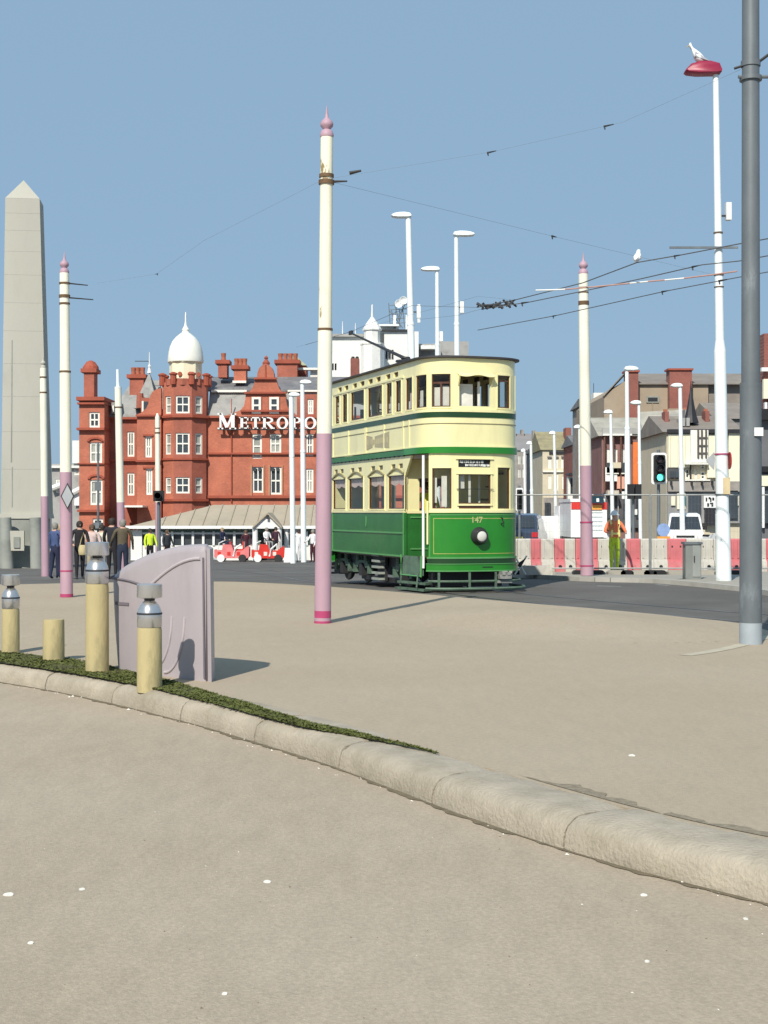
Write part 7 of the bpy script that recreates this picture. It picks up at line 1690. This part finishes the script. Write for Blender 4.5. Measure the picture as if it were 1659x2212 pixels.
def car(label, px, d, rz, m, L_=4.4, W_=1.82, H_=1.62):
    t, wx = vehicle('car', label, 'car', px, d, rz, L_, W_, H_, m, cprof, .55, [])
    f = lambda u, a, b, o=0: (u * wx(b), (a - .5) * L_ - o, b * H_)
    quad(t, 'windscreen', CGL, [f(-.9, .232, .615, .015), f(.9, .232, .615, .015), f(.86, .33, .915, .015), f(-.86, .33, .915, .015)]); quad(t, 'rear_window', CGL, [f(-.86, .955, .65, -.02), f(.86, .955, .65, -.02), f(.82, .84, .93, -.02), f(-.82, .84, .93, -.02)])
    for sx in (-1, 1):
        quad(t, 'side_window', CGL, [(sx * wx(.6) * 1.006, (.30 - .5) * L_, .60 * H_), (sx * wx(.6) * 1.006, (.88 - .5) * L_, .60 * H_), (sx * wx(.92) * 1.01, (.80 - .5) * L_, .90 * H_), (sx * wx(.92) * 1.01, (.37 - .5) * L_, .90 * H_)])
        MB().box(min(sx * .7 * W_ / 2, sx * .98 * W_ / 2), max(sx * .7 * W_ / 2, sx * .98 * W_ / 2), L_ / 2 - .06, L_ / 2 + .015, .42 * H_, .54 * H_).build('tail_light', LAMPR, t)
        MB().box(min(sx * .65 * W_ / 2, sx * .95 * W_ / 2), max(sx * .65 * W_ / 2, sx * .95 * W_ / 2), -L_ / 2 - .015, -L_ / 2 + .08, .38 * H_, .46 * H_).build('headlight', LAMPC, t)
    MB().box(-.26, .26, L_ / 2 - .02, L_ / 2 + .02, .36 * H_, .43 * H_).build('number_plate', mat('plate_yellow', (.65, .52, .08), .5, .1, 5), t)
    return t
van('white van facing us behind the widest red barrier', 1478, 80, -10, H_=2.05)
car('dark blue car just right of the tram, seen from behind', 1129, 68, 168, mat('car_navy', (.035, .05, .085), .25, .1, 2, coat=.6), H_=1.85, W_=1.9)
car('small dark car beyond the dark blue one', 1172, 96, 150, mat('car_black', (.02, .02, .024), .25, .1, 2, coat=.6))
car('red car partly hidden behind the dark cars', 1196, 112, 160, mat('car_red', (.38, .02, .02), .25, .1, 2, coat=.6))
van('low white van left of the pink pole', 1232, 72, 120, mat('van_white', (.80, .81, .81), .35, .04, 3, coat=.4), 4.4, 1.8, 1.75)
# works truck with striped rear
x, y, z = stand(1272, 66); z += .1
t = thing('works_truck', 'white box truck with red and orange signs behind the pink pole', 'truck', (x, y, z), world=False)
cbox('body', WHITE, t, -.82, .82, 0, 4.2, .75, 2.35); cbox('chassis', DARK, t, -.7, .7, .2, 6, .45, .75); cbox('cab', WHITE, t, -.85, .85, 4.3, 6, .6, 2.2)
cbox('sign_band', CARTR, t, -.80, .82, -.03, -.004, 2.02, 2.35); cbox('orange_panel', mat('sign_orange', (.75, .33, .06), .5, .1, 4), t, .12, .58, -.06, -.035, 2.0, 2.22); cbox('light_board', mat('board_teal', (.02, .05, .07), .3, .1, 4), t, .1, .62, -.3, -.2, 2.30, 2.62); cbox('board_lamp', WHITE, t, .3, .42, -.32, -.3, 2.36, 2.52); cbox('sign_band_top', WHITE, t, -.85, .72, -.05, 4.2, 2.36, 2.5)
for i in range(5): cbox('rear_stripe', mat('faint_blue_print', (.42, .50, .52), .6, .1, 4), t, .08, .62, -.02, -.004, 1.86 - i * .2, 1.90 - i * .2)
for yy in (.9, 5): 
    for sx in (-1, 1): MB().lathe([(.05, -.12), (.4, -.12), (.42, 0), (.4, .12), (.05, .12)], (sx * .65, yy, .42), 16, 'x').build('wheel', RUB, t, smooth=True)
# parked motorbike and blue drum by the van
x, y, z = stand(1538, 74); t = thing('motorbike', 'white and dark motorbike to the right of the white van', 'motorbike', (x, y, z), world=False, rz=R(15))
for yy in (-.65, .65): MB().lathe([(.2, -.05), (.3, -.05), (.31, 0), (.3, .05), (.2, .05)], (0, yy, .31), 16, 'x').build('wheel', RUB, t, smooth=True)
MB().prism([(-.5, .5), (.6, .55), (.75, .8), (.1, .78), (-.2, .95), (-.6, .98), (-.7, .7)], -.16, .16, lambda a, b, c: (c, a, b)).build('fairing', WHITE, t); MB().box(-.14, .14, .05, .75, .78, .9).build('seat', BLACK, t); MB().tube((-.35, -.45, 1.02), (.35, -.45, 1.02), .02, n=6).build('handlebar', DARK, t); MB().hexa([(-.15, -.62, .95), (.15, -.62, .95), (.13, -.58, .95), (-.13, -.58, .95), (-.1, -.5, 1.3), (.1, -.5, 1.3), (.1, -.48, 1.3), (-.1, -.48, 1.3)]).build('screen', CGL, t)
x = gx(1433, 44.5); z = terr(x, 44.5) + .1; t = thing('warning_drum', 'blue and orange round work sign on the barrier left of the white van', 'sign', (x, 44.5, z), world=False)
MB().tube((0, 0, 0), (0, 0, 1.0), .03, n=8).build('stand', DARK, t); MB().lathe([(.01, 0), (.2, 0), (.2, .02), (.01, .02)], (0, 0, 1.2), 18, '-y').build('disc', mat('sign_blue', (.25, .36, .62), .5, .15, 5), t); MB().box(-.2, .2, -.04, .0, .88, 1.0).build('plate', MATS['sign_orange'], t)

# ------------------------------------------------------------------ overhead line
def wire(label, pts, r_=.011, sag=0.0, name='overhead_wire', ins=(), m=WIRE):
    P_ = []
    for i in range(len(pts) - 1):
        a, b = Vector(pts[i]), Vector(pts[i + 1]); n = 10
        for k_ in range(n): 
            t_ = k_ / n; q = a.lerp(b, t_); q.z -= sag * 4 * t_ * (1 - t_); P_.append(q)
    P_.append(Vector(pts[-1]))
    t = thing(name, label, 'wire', P_[0]); MB().path(P_, r_, 6).build('wire', WIRE2 if r_ < .0045 else m, t, smooth=True)
    for f, s_ in ins:
        q = P_[int(f * (len(P_) - 1))]; q2 = P_[min(len(P_) - 1, int(f * (len(P_) - 1)) + 1)]; d = (q2 - q).normalized()
        MB().tube(q - d * .13 * s_, q + d * .13 * s_, .026 * s_, .012 * s_, 8).build('insulator', DARK, t, smooth=True); MB().tube(q - d * .12 * s_, q - d * .10 * s_ + Vector((0, 0, -.08 * s_)), .02 * s_, .015 * s_, 6).build('hanger', DARK, t)
    return t
zw = lambda px, py, z: at(px, py, (z - EYE) * FPX / (CY - py))
pA = at(712, 386, dA); pH = at(1600, 150, dH); pB = at(152, 612, dB)
wire('faint span wire from the tall pink pole up to the grey steel column', [pA, at(1062, 328, dA - .8), at(1345, 264, dA - 2), pH], .0017, .0, 'span_wire', [(.345, .55), (.66, .55)])
wire('faint span wire between the tall pink pole and the pole by the obelisk', [at(690, 392, dA), at(440, 520, dA + 3), at(338, 592, dA + 4.6), pB + Vector((.5, 0, 0))], .0015, .0, 'span_wire', [(.68, .35)])
wire('span wire from the tall pink pole down to the white lighting column', [at(716, 393, dA), at(1197, 511, dA + 5), at(1552, 596, dG)], .0022, .0, 'span_wire', [(.5, .7)])
wa = [zw(1030, 664, 6.3), zw(1112, 648, 6.3), zw(1259, 611, 6.3), zw(1376, 567, 6.3), zw(1475, 550, 6.3), zw(1595, 527, 6.3), zw(1700, 508, 6.3)]
wire('upper contact wire running from over the tram to the right', wa, .011, .0, 'contact_wire', [(.17, .7), (.66, .7)])
wb = [zw(1040, 668, 6.25), zw(1146, 652, 6.25), zw(1259, 629, 6.25), zw(1390, 601, 6.25), zw(1516, 572, 6.25), zw(1595, 564, 6.25), zw(1700, 545, 6.25)]
wire('second contact wire just above the striped bar', wb, .011, .0, 'contact_wire', [(.16, .9), (.66, .8)])
wc = [zw(1032, 713, 6.2), zw(1199, 682, 6.2), zw(1437, 629, 6.2), zw(1595, 599, 6.2), zw(1700, 580, 6.2)]
wire('lowest contact wire sloping past the pink pole', wc, .010, .0, 'contact_wire', [(.25, .7), (.5, .8), (.72, .9)])
tipw = tw(Vector((0, 8.65)), 6.44); wire('contact wire over the trolley boom', [at(660, 745, 46), tipw, tw(Vector((0, 4)), 6.5), zw(1030, 664, 6.3)], .005, .0, 'contact_wire')
wire('thin feeder wire left of the wire junction', [at(905, 690, 40), at(990, 681, 37), zw(1045, 666, 6.3)], .004, .0, 'contact_wire')
wire('faint wire from the grey column across to the hotel roof', [at(640, 750, 60), at(1032, 640, 36), at(1112, 648, 31.5)], .003, 0, 'contact_wire')
# junction of wires over the track
t = thing('wire_junction', 'tangle of frogs and insulators where the overhead wires join', 'fitting', zw(1075, 655, 6.3)); rr = random.Random(3)
for i in range(16):
    px = 1033 + i * 5; q = zw(px, 662 - (px - 1040) * .10 + rr.uniform(-3, 3), 6.3); v = Vector((rr.uniform(-.12, .12), rr.uniform(-.05, .05), rr.uniform(-.08, .08)))
    MB().tube(q - v, q + v, rr.uniform(.015, .035), rr.uniform(.01, .03), 7).build('fitting', DARK, t)
# red and white striped bar across the line
pa = [zw(px, py, 6.2) for px, py in ((1157, 627), (1188, 626.5), (1221, 625), (1290, 619), (1361, 612), (1400, 608), (1436, 605), (1478, 601), (1535, 594), (1592, 586))]
t = thing('striped_bar', 'thin red and white striped bar hung across the line', 'bar', pa[0]); SR = mat('stripe_red', (.46, .27, .23), .6, .1, 4)
for i in range(len(pa) - 1): MB().tube(pa[i], pa[i + 1], .015, .015, 7).build('segment', (WHITEW, WHITEW, SR, SR, WHITEW, SR, WHITEW, SR, SR)[i], t, smooth=True)
# ------------------------------------------------------------------ gulls
GW = mat('gull_white', (.80, .80, .79), .7, .04, 10); GG = mat('gull_grey', (.34, .36, .39), .7, .08, 10); GY = mat('gull_beak', (.60, .38, .06), .5, .1, 5)
def gull(label, p, s_, rz):
    t = thing('gull', label, 'bird', p, world=False, rz=R(rz)); S = lambda a: a * s_
    body = MB(); n = 12; prof = [(-.30, .02, .14), (-.22, .05, .15), (-.10, .085, .17), (.04, .10, .20), (.14, .085, .25), (.19, .06, .32), (.215, .05, .37), (.25, .052, .405), (.29, .04, .41), (.315, .018, .405)]
    vs = []
    for a, r_, z in prof:
        for k_ in range(n): th = 2 * math.pi * k_ / n; vs.append((S(a * .62), S(1.55 * r_ * math.cos(th)), S(z * 1.05 + .25 * (a * .62) + 1.45 * r_ * math.sin(th))))
    body.add(vs, [(i * n + k_, i * n + (k_ + 1) % n, (i + 1) * n + (k_ + 1) % n, (i + 1) * n + k_) for i in range(len(prof) - 1) for k_ in range(n)] + [tuple(range(n - 1, -1, -1)), tuple((len(prof) - 1) * n + k_ for k_ in range(n))])
    body.build('body', GW, t, smooth=True, angle=80)
    for sy in (-1, 1):
        MB().hexa([(S(-.30), S(sy * .02), S(.05)), (S(.05), S(sy * .12), S(.13)), (S(.04), S(sy * .165), S(.17)), (S(-.28), S(sy * .045), S(.06)), (S(-.24), S(sy * .03), S(.10)), (S(.05), S(sy * .11), S(.30)), (S(.03), S(sy * .155), S(.28)), (S(-.22), S(sy * .05), S(.10))]).build('wing', GG, t, smooth=True)
        MB().tube((S(.0), S(sy * .04), 0), (S(.0), S(sy * .04), S(.12)), S(.010), n=6).build('leg', GY, t)
    MB().tube((S(.185), 0, S(.47)), (S(.25), 0, S(.45)), S(.020), S(.005), 6).build('beak', GY, t)
    return t
gull('white gull standing on the magenta lamp head', at(1507, 141, dG), 1.0, 160)
gull('small white gull perched on the upper contact wire', zw(1376, 567, 6.3) + Vector((0, 0, -.01)), .5, 60)
for o in list(bpy.data.objects):
    for k_ in ('_w', '_ax'):
        if k_ in o: del o[k_]
